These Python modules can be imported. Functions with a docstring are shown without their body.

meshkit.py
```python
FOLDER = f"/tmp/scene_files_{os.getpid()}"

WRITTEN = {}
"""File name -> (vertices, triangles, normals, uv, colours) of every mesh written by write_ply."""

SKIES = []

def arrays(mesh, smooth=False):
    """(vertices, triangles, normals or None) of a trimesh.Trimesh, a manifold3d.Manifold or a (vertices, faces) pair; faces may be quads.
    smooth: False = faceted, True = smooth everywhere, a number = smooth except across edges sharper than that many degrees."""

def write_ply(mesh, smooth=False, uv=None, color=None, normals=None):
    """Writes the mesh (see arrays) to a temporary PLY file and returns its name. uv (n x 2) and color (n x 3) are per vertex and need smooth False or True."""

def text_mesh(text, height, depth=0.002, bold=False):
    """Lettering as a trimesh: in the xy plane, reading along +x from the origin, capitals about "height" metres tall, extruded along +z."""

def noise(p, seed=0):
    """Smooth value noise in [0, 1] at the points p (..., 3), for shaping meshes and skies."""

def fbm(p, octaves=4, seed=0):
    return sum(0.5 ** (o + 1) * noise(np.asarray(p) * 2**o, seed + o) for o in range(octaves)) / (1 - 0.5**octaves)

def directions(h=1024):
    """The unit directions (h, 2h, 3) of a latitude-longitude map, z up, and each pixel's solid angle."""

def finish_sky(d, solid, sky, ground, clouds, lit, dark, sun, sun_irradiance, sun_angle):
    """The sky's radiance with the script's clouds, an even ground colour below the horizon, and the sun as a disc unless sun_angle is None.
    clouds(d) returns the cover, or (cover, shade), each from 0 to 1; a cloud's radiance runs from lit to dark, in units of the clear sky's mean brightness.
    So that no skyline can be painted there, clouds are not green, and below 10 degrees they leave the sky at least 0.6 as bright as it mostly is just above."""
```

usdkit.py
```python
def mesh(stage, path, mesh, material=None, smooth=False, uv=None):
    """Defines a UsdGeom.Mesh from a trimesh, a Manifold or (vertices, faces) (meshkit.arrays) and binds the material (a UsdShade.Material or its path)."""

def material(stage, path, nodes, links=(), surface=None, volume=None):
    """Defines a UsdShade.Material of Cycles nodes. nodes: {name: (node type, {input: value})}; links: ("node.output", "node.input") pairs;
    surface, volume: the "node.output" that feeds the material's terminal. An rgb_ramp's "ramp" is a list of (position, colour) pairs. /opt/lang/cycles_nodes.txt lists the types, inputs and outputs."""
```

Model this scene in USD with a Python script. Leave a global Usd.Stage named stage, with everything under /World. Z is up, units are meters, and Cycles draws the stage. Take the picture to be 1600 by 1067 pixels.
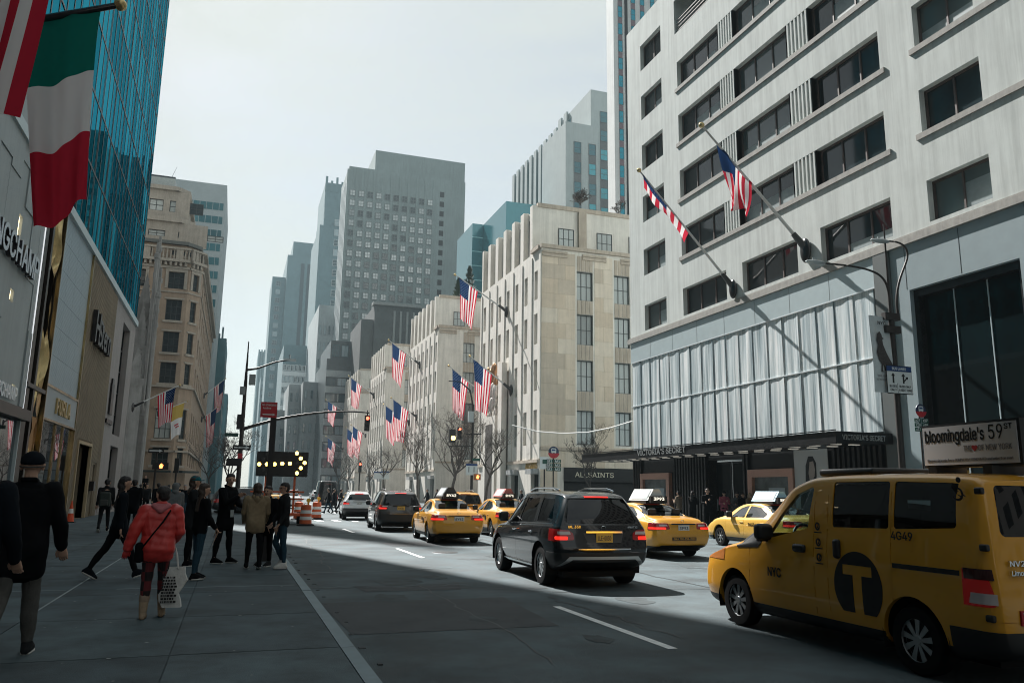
import math, random
import numpy as np, trimesh, manifold3d as m3, usdkit, meshkit
from scipy.interpolate import PchipInterpolator as Pch
from shapely.geometry import Polygon
from pxr import Usd, UsdGeom, UsdLux, UsdShade, Sdf, Gf, Vt
stage = Usd.Stage.CreateInMemory()
UsdGeom.SetStageUpAxis(stage, 'Z'); UsdGeom.SetStageMetersPerUnit(stage, 1.0)
UsdGeom.Xform.Define(stage, '/World'); UsdGeom.Scope.Define(stage, '/World/Looks')
# ---------------------------------------------------------------- camera
FPX, PX, PY, EYE = 1244.0, 800.0, 533.5, 1.72
def _axes():
    c = lambda x, y: np.array([(x - PX) / FPX, -(y - PY) / FPX, 1.0])
    Y = c(363, 763); Y /= np.linalg.norm(Y)          # along the avenue
    Z = c(889, -6037); Z /= np.linalg.norm(Z)        # up
    Z = Z - Y * (Z @ Y); Z /= np.linalg.norm(Z)
    X = np.cross(Z, Y); X = -X if X[0] < 0 else X
    return np.stack([X, Y, Z])
R = _axes(); EYEP = np.array([0, 0, EYE])
cam = UsdGeom.Camera.Define(stage, '/World/camera')
cam.CreateHorizontalApertureAttr(36.0); cam.CreateVerticalApertureAttr(36.0 * 682 / 1024)
cam.CreateFocalLengthAttr(36.0 * FPX / 1600); cam.CreateClippingRangeAttr(Gf.Vec2f(0.1, 20000))
r, u, b = R[:, 0], R[:, 1], -R[:, 2]
cam.AddTransformOp().Set(Gf.Matrix4d(*r, 0, *u, 0, *b, 0, *EYEP, 1))
EXPOSURE = 1.2; HAZE = .00017
cam.CreateExposureAttr(EXPOSURE)
# ---------------------------------------------------------------- sun and sky
AZ, EL = math.radians(15.3), math.radians(47.3)
SUN = np.array([-math.sin(AZ) * math.cos(EL), math.cos(AZ) * math.cos(EL), math.sin(EL)])
SUN_I, SKY_S = 1.25, 0.05
sun = UsdLux.DistantLight.Define(stage, '/World/sun')
sun.CreateIntensityAttr(SUN_I); sun.CreateAngleAttr(0.53); sun.CreateNormalizeAttr(True)
sun.CreateColorAttr(Gf.Vec3f(1.0, 0.97, 0.93))
zx = np.cross([0, 0, 1.0], SUN); zx /= np.linalg.norm(zx); zy = np.cross(SUN, zx)
sun.AddTransformOp().Set(Gf.Matrix4d(*zx, 0, *zy, 0, *SUN, 0, 0, 0, 500, 1))
skym = usdkit.material(stage, '/World/Looks/sky_look', {
    'tc': ('texture_coordinate', {}),
    'mp': ('mapping', {'scale': (1.0, 1.0, 3.2), 'rotation': (0.25, 0.1, 0.6)}),
    'n': ('noise_texture', {'scale': 1.7, 'detail': 7.0, 'roughness': 0.58, 'distortion': 0.6}),
    'rp': ('rgb_ramp', {'ramp': [(0.0, (0.58,) * 3), (0.44, (0.64,) * 3), (0.64, (0.92,) * 3), (1.0, (.96,) * 3)]}),
    'sk': ('sky_texture', {'sky_type': 'single_scattering', 'sun_disc': False, 'sun_elevation': EL, 'sun_rotation': -AZ, 'aerosol_density': 1.6}),
    'mx': ('mix_color', {'b': (6.1, 6.45, 6.1), 'use_clamp': False}),
    'bg': ('background_shader', {'strength': SKY_S})},
    [('tc.generated', 'mp.vector'), ('mp.vector', 'n.vector'), ('n.fac', 'rp.fac'), ('rp.color', 'mx.fac'), ('sk.color', 'mx.a'), ('mx.result', 'bg.color')],
    surface='bg.background')
dome = UsdLux.DomeLight.Define(stage, '/World/sky')
dome.GetPrim().SetCustomDataByKey('kind', 'structure')
UsdShade.MaterialBindingAPI.Apply(dome.GetPrim()).Bind(skym)
# ---------------------------------------------------------------- helpers
def ray(x, y): return R @ np.array([(x - PX) / FPX, -(y - PY) / FPX, 1.0])
def onZ(x, y, z=0.0):
    d = ray(x, y); return EYEP + d * ((z - EYE) / d[2])
def onX(x, y, X):
    d = ray(x, y); return EYEP + d * (X / d[0])
def onY(x, y, Y):
    d = ray(x, y); return EYEP + d * (Y / d[1])
_used = {}
def numbered(parent, name):
    k = (parent, name); n = _used.get(k, 0); _used[k] = n + 1
    return f'{parent}/{name}' if n == 0 else f'{parent}/{name}_{n:03d}'
def tag(p, label=None, cat=None, group=None, kind=None):
    p = p.GetPrim() if hasattr(p, 'GetPrim') else p
    for k, v in (('label', label), ('category', cat), ('group', group), ('kind', kind)):
        if v: p.SetCustomDataByKey(k, v)
    return p
class T:
    """a thing: an Xform at its base, with parts as children"""
    def __init__(s, name, label=None, cat=None, base=(0, 0, 0), rz=0.0, group=None, kind=None):
        s.path = numbered('/World', name); s.base = np.array(base, float); s.rz = rz
        s.x = UsdGeom.Xform.Define(stage, s.path)
        s.x.AddTranslateOp().Set(Gf.Vec3d(*map(float, base)))
        if rz: s.x.AddRotateZOp().Set(math.degrees(rz))
        tag(s.x, label, cat, group, kind)
        s.off = np.zeros(3) if rz or kind == 'local' else s.base
class P:
    def __init__(s, path, off): s.path, s.off = path, off
class MB:
    """collects shapes into one mesh"""
    def __init__(s): s.v, s.f, s.n = [], [], 0
    def add(s, v, f):
        v = np.asarray(v, float); f = np.asarray(f, int)
        if f.shape[1] == 4: f = np.vstack([f[:, [0, 1, 2]], f[:, [0, 2, 3]]])
        s.v.append(v); s.f.append(f + s.n); s.n += len(v); return s
    def tm(s, m): return s.add(m.vertices, m.faces)
    def mf(s, m):
        q = m.to_mesh(); return s.add(q.vert_properties[:, :3], q.tri_verts)
    BF = np.array([[0, 2, 3, 1], [4, 5, 7, 6], [0, 1, 5, 4], [2, 6, 7, 3], [0, 4, 6, 2], [1, 3, 7, 5]])
    def box(s, x0, x1, y0, y1, z0, z1):
        x0, x1 = min(x0, x1), max(x0, x1); y0, y1 = min(y0, y1), max(y0, y1); z0, z1 = min(z0, z1), max(z0, z1)
        return s.add([(x, y, z) for z in (z0, z1) for y in (y0, y1) for x in (x0, x1)], s.BF)
    def fbox(s, fr, u0, u1, v0, v1, d0, d1):
        """box in a facade frame fr=(O,u,n): u along, v up, d outward"""
        O, U, N = fr
        v = [O + U * a + N * d + np.array([0, 0, c]) for c in (v0, v1) for d in (d0, d1) for a in (u0, u1)]
        f = s.BF if np.dot(np.cross(U, N), (0, 0, 1)) > 0 else s.BF[:, ::-1]
        return s.add(v, f)
    def quad(s, *p): return s.add(p, [[0, 1, 2, 3]])
    def tube(s, pts, rad, k=8, caps=True):
        p = np.asarray(pts, float); rad = np.broadcast_to(rad, (len(p),))
        t = np.gradient(p, axis=0); t /= np.linalg.norm(t, axis=1, keepdims=True) + 1e-12
        ref = np.array([0, 0, 1.0]) if abs(t[0][2]) < .9 else np.array([1.0, 0, 0])
        A = []
        for i in range(len(p)):
            a = np.cross(t[i], ref)
            if np.linalg.norm(a) < 1e-4: a = np.cross(t[i], [0, 1.0, 0])
            a /= np.linalg.norm(a); A.append(a)
        A = np.array(A); B = np.cross(t, A); an = np.arange(k) * 2 * np.pi / k
        v = p[:, None] + rad[:, None, None] * (np.cos(an)[None, :, None] * A[:, None] + np.sin(an)[None, :, None] * B[:, None])
        v = v.reshape(-1, 3); f = []
        for i in range(len(p) - 1):
            for j in range(k):
                f.append((i * k + j, i * k + (j + 1) % k, (i + 1) * k + (j + 1) % k, (i + 1) * k + j))
        f = [(a, b, c) for q in f for a, b, c in ((q[0], q[1], q[2]), (q[0], q[2], q[3]))]
        if caps:
            e = (len(p) - 1) * k
            f += [(0, j + 1, j) for j in range(1, k - 1)] + [(e, e + j, e + j + 1) for j in range(1, k - 1)]
        return s.add(v, f)
    def cyl(s, p0, p1, r0, r1=None, k=12): return s.tube([p0, p1], [r0, r0 if r1 is None else r1], k)
    def lathe(s, prof, c=(0, 0, 0), k=20, axis='z'):
        """prof: (radius, height) pairs"""
        pr = np.asarray(prof, float); an = np.arange(k) * 2 * np.pi / k
        v = np.stack([pr[:, None, 0] * np.cos(an), pr[:, None, 0] * np.sin(an), np.broadcast_to(pr[:, None, 1], (len(pr), k))], -1).reshape(-1, 3)
        if axis == 'x': v = v[:, [2, 0, 1]]
        if axis == 'y': v = v[:, [1, 2, 0]]
        f = [(i * k + j, i * k + (j + 1) % k, (i + 1) * k + (j + 1) % k, (i + 1) * k + j) for i in range(len(pr) - 1) for j in range(k)]
        return s.add(v + np.asarray(c, float), f)
    def poly(s, pts, fr, d0, d1):
        """extruded polygon: pts (u,v) in a frame (O,U,N) with v up, or (O,U,V,N)"""
        m = trimesh.creation.extrude_polygon(Polygon(pts) if not hasattr(pts, 'geom_type') else pts, d1 - d0, engine='earcut')
        O, U, N = fr[0], fr[1], fr[-1]; V = fr[2] if len(fr) == 4 else np.array([0, 0, 1.0])
        w = m.vertices; v = O + np.outer(w[:, 0], U) + np.outer(w[:, 1], V) + np.outer(w[:, 2] + d0, N)
        f = m.faces if np.dot(np.cross(U, V), N) > 0 else m.faces[:, ::-1]
        return s.add(v, f)
    def arr(s): return np.vstack(s.v), np.vstack(s.f)
    def out(s, name, mat, parent=None, smooth=False, label=None, kind=None, uv=None, **kw):
        if not s.n: return None
        v, f = s.arr(); pp = parent.path if parent is not None else '/World'
        off = parent.off if parent is not None else np.zeros(3)
        path = numbered(pp, name)
        m = usdkit.mesh(stage, path, (v - off, f), mat, smooth=smooth, uv=uv)
        m.CreateDoubleSidedAttr(True)
        tag(m, label, kw.get('cat'), kw.get('group'), kind)
        return P(path, off)
def text(mb, s, h, fr, depth=.02, bold=False, width=None, center=False):
    m = meshkit.text_mesh(s, h, depth, bold); v = m.vertices.copy()
    x0, x1 = v[:, 0].min(), v[:, 0].max()
    v[:, 0] -= x0
    if width: v[:, 0] *= width / (x1 - x0)
    if center: v[:, 0] -= (v[:, 0].max()) / 2
    O, U, N = fr[0], fr[1], fr[-1]; V = fr[2] if len(fr) == 4 else np.array([0, 0, 1.0])
    f = m.faces if np.dot(np.cross(U, V), N) > 0 else m.faces[:, ::-1]
    return mb.add(np.asarray(O) + np.outer(v[:, 0], U) + np.outer(v[:, 1], V) + np.outer(v[:, 2], N), f)
# ---------------------------------------------------------------- materials
_m = {}
def pm(name, col, rough=.6, metal=0.0, var=0.0, scale=3.0, detail=4.0, stretch=(1, 1, 1), bump=0.0, bscale=30.0, emis=None, es=1.0, spec=.5, coat=0.0, rnd=0.0, rgh_var=0.0, streak=0.0, obj=False, cut=(.28, .72)):
    """principled look with tone variation (noise), vertical streaks and fine relief"""
    if name in _m: return _m[name]
    n = {'p': ('principled_bsdf', {'base_color': col, 'roughness': rough, 'metallic': metal, 'specular_ior_level': spec, 'coat_weight': coat, 'coat_roughness': .04})}
    l = []
    if emis is not None: n['p'][1].update({'emission_color': emis, 'emission_strength': es})
    src = None
    if var or bump or streak or rgh_var:
        if obj: n['g'] = ('texture_coordinate', {}); pos = 'g.object'
        else: n['g'] = ('geometry', {}); pos = 'g.position'
    c = np.array(col, float)
    if var:
        n['mp'] = ('mapping', {'scale': stretch}); n['n'] = ('noise_texture', {'scale': scale, 'detail': detail, 'roughness': .62})
        n['r'] = ('rgb_ramp', {'ramp': [(cut[0], tuple(c * (1 - var))), (.5, tuple(c)), (cut[1], tuple(np.minimum(c * (1 + var), .95)))]})
        l += [(pos, 'mp.vector'), ('mp.vector', 'n.vector'), ('n.fac', 'r.fac')]; src = 'r.color'
    if streak:
        n['mp2'] = ('mapping', {'scale': (2.6, 2.6, .12)}); n['n2'] = ('noise_texture', {'scale': 1.4, 'detail': 5.0, 'roughness': .7})
        n['r2'] = ('rgb_ramp', {'ramp': [(.3, (1 - streak,) * 3), (.6, (1.0,) * 3)]})
        n['mm'] = ('mix_color', {'blend_type': 'multiply', 'fac': 1.0, 'a': col})
        l += [(pos, 'mp2.vector'), ('mp2.vector', 'n2.vector'), ('n2.fac', 'r2.fac'), ('r2.color', 'mm.b')]
        if src: l.append((src, 'mm.a'))
        src = 'mm.result'
    if rnd:
        n['oi'] = ('object_info', {}); n['r3'] = ('rgb_ramp', {'ramp': [(0, (1 - rnd,) * 3), (1, (1 + rnd,) * 3)]})
        n['m3'] = ('mix_color', {'blend_type': 'multiply', 'fac': 1.0, 'a': col, 'use_clamp': False})
        l += [('oi.random', 'r3.fac'), ('r3.color', 'm3.b')]
        if src: l.append((src, 'm3.a'))
        src = 'm3.result'
    if src: l.append((src, 'p.base_color'))
    if rgh_var:
        n['n4'] = ('noise_texture', {'scale': scale * 2, 'detail': 4.0}); n['mr'] = ('map_range', {'from_min': .3, 'from_max': .7, 'to_min': rough - rgh_var, 'to_max': rough + rgh_var})
        l += [(pos, 'n4.vector'), ('n4.fac', 'mr.value'), ('mr.result', 'p.roughness')]
    if bump:
        n['nb'] = ('noise_texture', {'scale': bscale, 'detail': 4.0}); n['b'] = ('bump', {'strength': bump, 'distance': .02})
        l += [(pos, 'nb.vector'), ('nb.fac', 'b.height'), ('b.normal', 'p.normal')]
    _m[name] = usdkit.material(stage, f'/World/Looks/{name}', n, l, surface='p.BSDF')
    return _m[name]
def glass_look(name, tint, ior=1.5, rough=0.0):
    if name in _m: return _m[name]
    _m[name] = usdkit.material(stage, f'/World/Looks/{name}', {'f': ('fresnel', {'IOR': ior}), 't': ('transparent_bsdf', {'color': tint}), 'ge': ('geometry', {}), 'inv': ('math', {'math_type': 'subtract', 'value1': 1.0}), 'mu': ('math', {'math_type': 'multiply'}),
        'g': ('glossy_bsdf', {'color': (.95, .97, 1.0), 'roughness': rough}), 'm': ('mix_closure', {})},
        [('ge.backfacing', 'inv.value2'), ('inv.value', 'mu.value1'), ('f.fac', 'mu.value2'), ('mu.value', 'm.fac'), ('t.BSDF', 'm.closure1'), ('g.BSDF', 'm.closure2')], surface='m.closure')
    return _m[name]
def pane_look(name, dark, light, share, rough=.04, ior=1.6, refl=(1, 1, 1)):
    """opaque window glass of a far building: some panes show drawn blinds"""
    if name in _m: return _m[name]
    _m[name] = usdkit.material(stage, f'/World/Looks/{name}', {'oi': ('object_info', {}),
        'r': ('rgb_ramp', {'ramp': [(0, dark), (max(0, 1 - share - .05), tuple(np.array(dark) * 1.6)), (1 - share, light), (1, tuple(np.array(light) * 1.25))]}),
        'd': ('diffuse_bsdf', {}), 'g': ('glossy_bsdf', {'roughness': rough, 'color': refl}), 'f': ('fresnel', {'IOR': ior}), 'm': ('mix_closure', {})},
        [('oi.random', 'r.fac'), ('r.color', 'd.color'), ('f.fac', 'm.fac'), ('d.BSDF', 'm.closure1'), ('g.BSDF', 'm.closure2')], surface='m.closure')
    return _m[name]
# ---------------------------------------------------------------- facades
UPV = np.array([0, 0, 1.0])
def frame(O, U, N): return (np.array(O, float), np.array(U, float), np.array(N, float))
def wall(mb, fr, u0, u1, v0, v1, holes=(), depth=.25):
    """front sheet of a wall with recessed openings (u0,u1,v0,v1)"""
    O, U, N = fr
    hs = [(max(a, u0), min(b, u1), max(c, v0), min(d, v1)) for a, b, c, d in holes]
    us = sorted({round(x, 4) for x in [u0, u1] + [h[0] for h in hs] + [h[1] for h in hs]})
    vs = sorted({round(x, 4) for x in [v0, v1] + [h[2] for h in hs] + [h[3] for h in hs]})
    H = np.array(hs) if hs else np.zeros((0, 4))
    flip = np.dot(np.cross(U, UPV), N) < 0
    q = []
    P3 = lambda a, c, d=0.0: O + U * a + UPV * c + N * d
    for j in range(len(vs) - 1):
        c0, c1 = vs[j], vs[j + 1]; cm = (c0 + c1) / 2; start = None
        for i in range(len(us)):
            solid = False
            if i < len(us) - 1:
                am = (us[i] + us[i + 1]) / 2
                solid = not len(H) or not np.any((H[:, 0] < am) & (am < H[:, 1]) & (H[:, 2] < cm) & (cm < H[:, 3]))
            if solid and start is None: start = us[i]
            if not solid and start is not None:
                q.append((P3(start, c0), P3(us[i], c0), P3(us[i], c1), P3(start, c1))); start = None
    for a, b, c, d in hs:
        e = -depth
        q += [(P3(a, c), P3(a, c, e), P3(a, d, e), P3(a, d))[::-1], (P3(b, c), P3(b, c, e), P3(b, d, e), P3(b, d)),
              (P3(a, d), P3(a, d, e), P3(b, d, e), P3(b, d))[::-1], (P3(a, c), P3(a, c, e), P3(b, c, e), P3(b, c))]
    v = np.array(q).reshape(-1, 3); f = np.arange(len(v)).reshape(-1, 4)
    return mb.add(v, f[:, ::-1] if flip else f)
def window(parent, fr, h, depth, cols=2, rows=1, fmat=None, pmat=None, fw=.07, fd=.06, mw=None, label=None, tilt=0.0, blind=None):
    """window part (frame and bars) with its pane as sub-part, at the back of an opening"""
    a, b, c, d = h; mw = mw or fw * .7
    m = MB(); D = -depth
    for x0, x1, y0, y1 in ((a, a + fw, c, d), (b - fw, b, c, d), (a + fw, b - fw, c, c + fw), (a + fw, b - fw, d - fw, d)):
        m.fbox(fr, x0, x1, y0, y1, D - .01, D + fd)
    ci, di = c + fw, d - fw
    for k in range(1, cols):
        x = a + (b - a) * k / cols; m.fbox(fr, x - mw / 2, x + mw / 2, ci, di, D - .01, D + fd * .85)
    for k in range(1, rows):
        y = c + (d - c) * k / rows
        xs = [a + fw] + [a + (b - a) * i / cols for i in range(1, cols)] + [b - fw]
        for i in range(cols):
            m.fbox(fr, xs[i] + (mw / 2 if i else 0), xs[i + 1] - (mw / 2 if i < cols - 1 else 0), y - mw / 2, y + mw / 2, D - .01, D + fd * .7)
    w = m.out('window', fmat, parent, label=label)
    g = MB(); O, U, N = fr; t = tilt
    q = [O + U * x + UPV * y + N * (D + .012 + t * s) for x, y, s in ((a + .01, c + .01, 1), (b - .01, c + .01, -1), (b - .01, d - .01, -1), (a + .01, d - .01, 1))]
    g.quad(*(q if np.dot(np.cross(U, UPV), N) > 0 else q[::-1]))
    g.out('pane', pmat, w)
    if blind:  # pale grey sheet over the lower pane, standing in for a reflection
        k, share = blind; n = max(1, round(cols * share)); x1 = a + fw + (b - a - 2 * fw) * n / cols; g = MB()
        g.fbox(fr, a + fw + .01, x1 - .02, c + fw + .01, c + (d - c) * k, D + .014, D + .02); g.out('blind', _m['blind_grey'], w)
    return w
# ================================================================ the setting
rng = random.Random(7)
asph = pm('asphalt', (.064, .087, .096), .85, var=.42, scale=.8, detail=10, cut=(.37, .63), bump=.5, bscale=70, rgh_var=.08)
asph_far = pm('asphalt_far', (.072, .08, .085), .9, var=.2, scale=.2, detail=6)
conc = [pm(f'pavement_{"abc"[i]}', c, .82, var=.34, scale=1.7, detail=10, cut=(.36, .64), bump=.35, bscale=90) for i, c in enumerate(((.046, .070, .081), (.057, .085, .096), (.039, .060, .070)))]
kerbm = pm('kerb_steel_stone', (.115, .175, .20), .6, var=.15, scale=3)
paint = pm('road_paint', (.72, .74, .74), .6, var=.2, scale=6, detail=6)
patch = pm('asphalt_patch', (.055, .062, .067), .88, var=.2, scale=1.2, detail=8, bump=.5, bscale=80)
LX, RX, CL, CR = -7.2, 24.8, 1.3, 18.3
g = T('ground', kind='structure'); g.x.GetPrim().SetCustomDataByKey('kind', 'structure')
mb = MB(); mb.quad((-690, -410, -.03), (690, -410, -.03), (690, 1090, -.03), (-690, 1090, -.03)); mb.out('earth', asph_far, g)
road = T('road', kind='structure')
mb = MB()
for x0, x1, y0, y1 in ((CL - .3, CR + .3, -40, 900), (-160, CL - .3, 60.7, 79.0), (CR + .3, 200, 47.5, 64.5)):
    mb.quad((x0, y0, 0), (x1, y0, 0), (x1, y1, 0), (x0, y1, 0))
mb.out('carriageway', asph, road)
def dash(x, y0, y1, w=.12, name='lane_marking'):
    mb = MB(); mb.quad((x - w / 2, y0, .004), (x + w / 2, y0, .004), (x + w / 2, y1, .004), (x - w / 2, y1, .004)); mb.out(name, paint, road)
for x in (4.86, 9.1, 13.3):
    for k in range(-1, 16):
        y0 = 8.4 + k * 12.75
        if 44 < y0 < 66: continue
        if x == 4.86: dash(x, y0, y0 + 3.5)
        else: dash(x, y0 + 2.2, y0 + 5.0)
for x in np.arange(1.9, 18, .95):       # ladder bars of the two crossings
    dash(x, 45.6 if x > 0 else 0, 48.6, .3, 'crossing_bar'); dash(x, 62.5, 65.5, .3, 'crossing_bar')
for x0, x1, y0, y1 in ((1.5, 4.2, 10.2, 13.1), (4.9, 7.6, 25.6, 27.6), (2.3, 4.0, 14.3, 15.2)):
    mb = MB(); mb.quad((x0, y0, .004), (x1, y0, .004), (x1 + .2, y1, .004), (x0 - .1, y1, .004)); mb.out('asphalt_repair', patch, road)
mb = MB(); mb.lathe([(0, .009), (.36, .009), (.38, .0)], (5.9, 22.9, 0), 24); mb.out('manhole_cover', pm('cast_iron', (.03, .032, .034), .5, .6, var=.3, scale=14), road)
mb = MB()
for i in range(60):
    a = (CL + .15 + .1 * rng.random(), 3 + i * .9); s = .03 + .05 * rng.random(); h = .004 + .01 * rng.random()
    mb.box(a[0], a[0] + s, a[1], a[1] + s * 1.4, .0, h)
mb.out('gutter_grit', patch, road, kind='stuff')
rng2 = random.Random(19); tar = pm('tar_seam', (.028, .036, .04), .6); dust = pm('pale_seam', (.17, .215, .23), .9, var=.3, scale=5)
def seam(x0, y0, x1, y1, w, mat, name, wob=.12, n=26):
    p = np.linspace(0, 1, n); d = np.array([x1 - x0, y1 - y0]); L_ = np.linalg.norm(d); nn = np.array([-d[1], d[0]]) / L_; o = 0; v = []
    for t_ in p:
        o = .8 * o + rng2.gauss(0, wob * .4); c_ = np.array([x0, y0]) + d * t_ + nn * o; ww = w * rng2.uniform(.4, 1.2) / 2; v += [(*(c_ - nn * ww), .006), (*(c_ + nn * ww), .006)]
    mb = MB(); mb.add(v, [(2 * i, 2 * i + 2, 2 * i + 3, 2 * i + 1) for i in range(n - 1)]); mb.out(name, mat, road)
for a_ in ((1.4, 15.2, 5.6, 14.2, .05, tar, 'tar_seam'), (1.5, 17.6, 4.9, 18.3, .07, dust, 'pale_seam'), (1.6, 15.1, 4.4, 14.9, .03, dust, 'pale_seam'), (3.2, 8.0, 3.5, 15, .03, tar, 'crack'), (4.4, 13.9, 9.3, 13.2, .04, tar, 'tar_seam'), (5.4, 9.0, 5.2, 13, .035, tar, 'crack'), (2.2, 18.5, 2.6, 30, .04, tar, 'crack'), (5.6, 20.5, 7.6, 20.1, .05, tar, 'tar_seam'), (8.6, 12, 8.9, 30, .05, tar, 'tar_seam'), (9.2, 17.5, 12.9, 17.2, .05, dust, 'pale_seam')): seam(*a_)
def blot(x, y, r_, mat, name, k=16):
    mb = MB(); v = [(x, y, .005)] + [(x + r_ * rng2.uniform(.6, 1.15) * math.cos(a_), y + r_ * 1.7 * rng2.uniform(.6, 1.15) * math.sin(a_), .005) for a_ in np.linspace(0, 6.283, k + 1)[:-1]]
    mb.add(v, [(0, 1 + i, 1 + (i + 1) % k) for i in range(k)]); mb.out(name, mat, road)
oil = pm('oil_stain', (.040, .054, .059), .85, var=.5, scale=3)
for x, y, r_ in ((3.1, 15.6, .5), (4.0, 16.4, .28), (2.6, 13.4, .35), (6.4, 12.2, .3), (7.0, 21.3, .35), (3.4, 11.0, .22), (4.3, 9.2, .18), (10.8, 17.4, .4)): blot(x, y, r_, oil, 'oil_stain')
def pavement(name, x0, x1, y0, y1, kx, lab, ys, yfar, xs):
    t = T(name, kind='structure')
    mb = MB(); mb.box(x0, x1 + (.055 if kx < 5 else 0), y0, y1, -.02, .135); mb.out('bed', conc[2], t)
    for j in range(len(ys) - 1):
        for i in range(len(xs) - 1):
            mb = MB(); d = rng.uniform(-.002, .002); e = .007
            a, b, c, dd = xs[i] + e, xs[i + 1] - e, ys[j] + e, ys[j + 1] - e
            mb.quad((a, c, .15 + d), (b, c, .15 + d), (b, dd, .15 - d), (a, dd, .15 - d))
            for p, q in (((a, c), (b, c)), ((b, c), (b, dd)), ((b, dd), (a, dd)), ((a, dd), (a, c))):
                mb.quad((*p, .12), (*q, .12), (*q, .149), (*p, .149))
            mb.out('paving_slab', rng.choice(conc), t)
    if yfar: mb = MB(); mb.quad((xs[0], yfar, .148), (xs[-1], yfar, .148), (xs[-1], y1, .148), (xs[0], y1, .148)); mb.out('far_paving', conc[0], t)
    k = np.arange(y0, y1, 2.44)
    for y in k[:46]:
        mb = MB(); e = .006; w = .14 if kx < 5 else -.2
        mb.box(kx - w, kx, y + e, min(y + 2.44, y1) - e, -.02, .152 + rng.uniform(-.003, .003)); mb.out('kerb_stone', kerbm, t)
    return t
yl = list(np.arange(1.3, 45, 2.45)); 
left_walk = pavement('left_pavement', LX, CL - .2, 1.3, 58.5, CL, 'left', yl, yl[-1], [-7.2, -5.4, -3.6, -2.24, -.45, 1.158])
pavement('cathedral_pavement', LX - 10, CL - .2, 80, 400, CL, '', [80, 84, 88], 88, [-17.2, -12, -7.2, -3, 1.158])
pavement('right_pavement', CR + .2, RX, 4, 46, CR, '', list(np.arange(20, 46.1, 2.6)), None, [18.5, 20.6, 22.7, 24.8])
pavement('far_right_pavement', CR + .2, RX, 66, 400, CR, '', [66, 69, 72, 75], 75, [18.5, 20.6, 22.7, 24.8])
mb = MB()                                             # steel strip let into the pavement
mb.quad((-2.26, 11.4, .153), (-2.23, 11.4, .153), (-2.23, 21, .153), (-2.26, 21, .153)); mb.out('metal_strip', pm('worn_steel', (.2, .25, .26), .55, .2, var=.4, scale=4), left_walk)
for x0, y0, w, h in ((-1.6, 14.25, 2.7, .05), (-4.9, 14.25, 2.6, .05), (-6.8, 11.8, 2.0, .03)):
    mb = MB(); mb.quad((x0, y0, .153), (x0 + w, y0, .153), (x0 + w, y0 + h, .153), (x0, y0 + h, .153)); mb.out('joint_filler', kerbm, left_walk)
mb = MB(); lit = random.Random(3)
for i in range(70):
    x, y = lit.uniform(-5, 1), lit.uniform(6, 22); s = lit.uniform(.008, .025)
    mb.lathe([(0, .1555), (s, .1555)], (x, y, 0), 7)
mb.out('gum_spots', pm('gum', (.24, .26, .26), .8), left_walk, kind='stuff')
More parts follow.
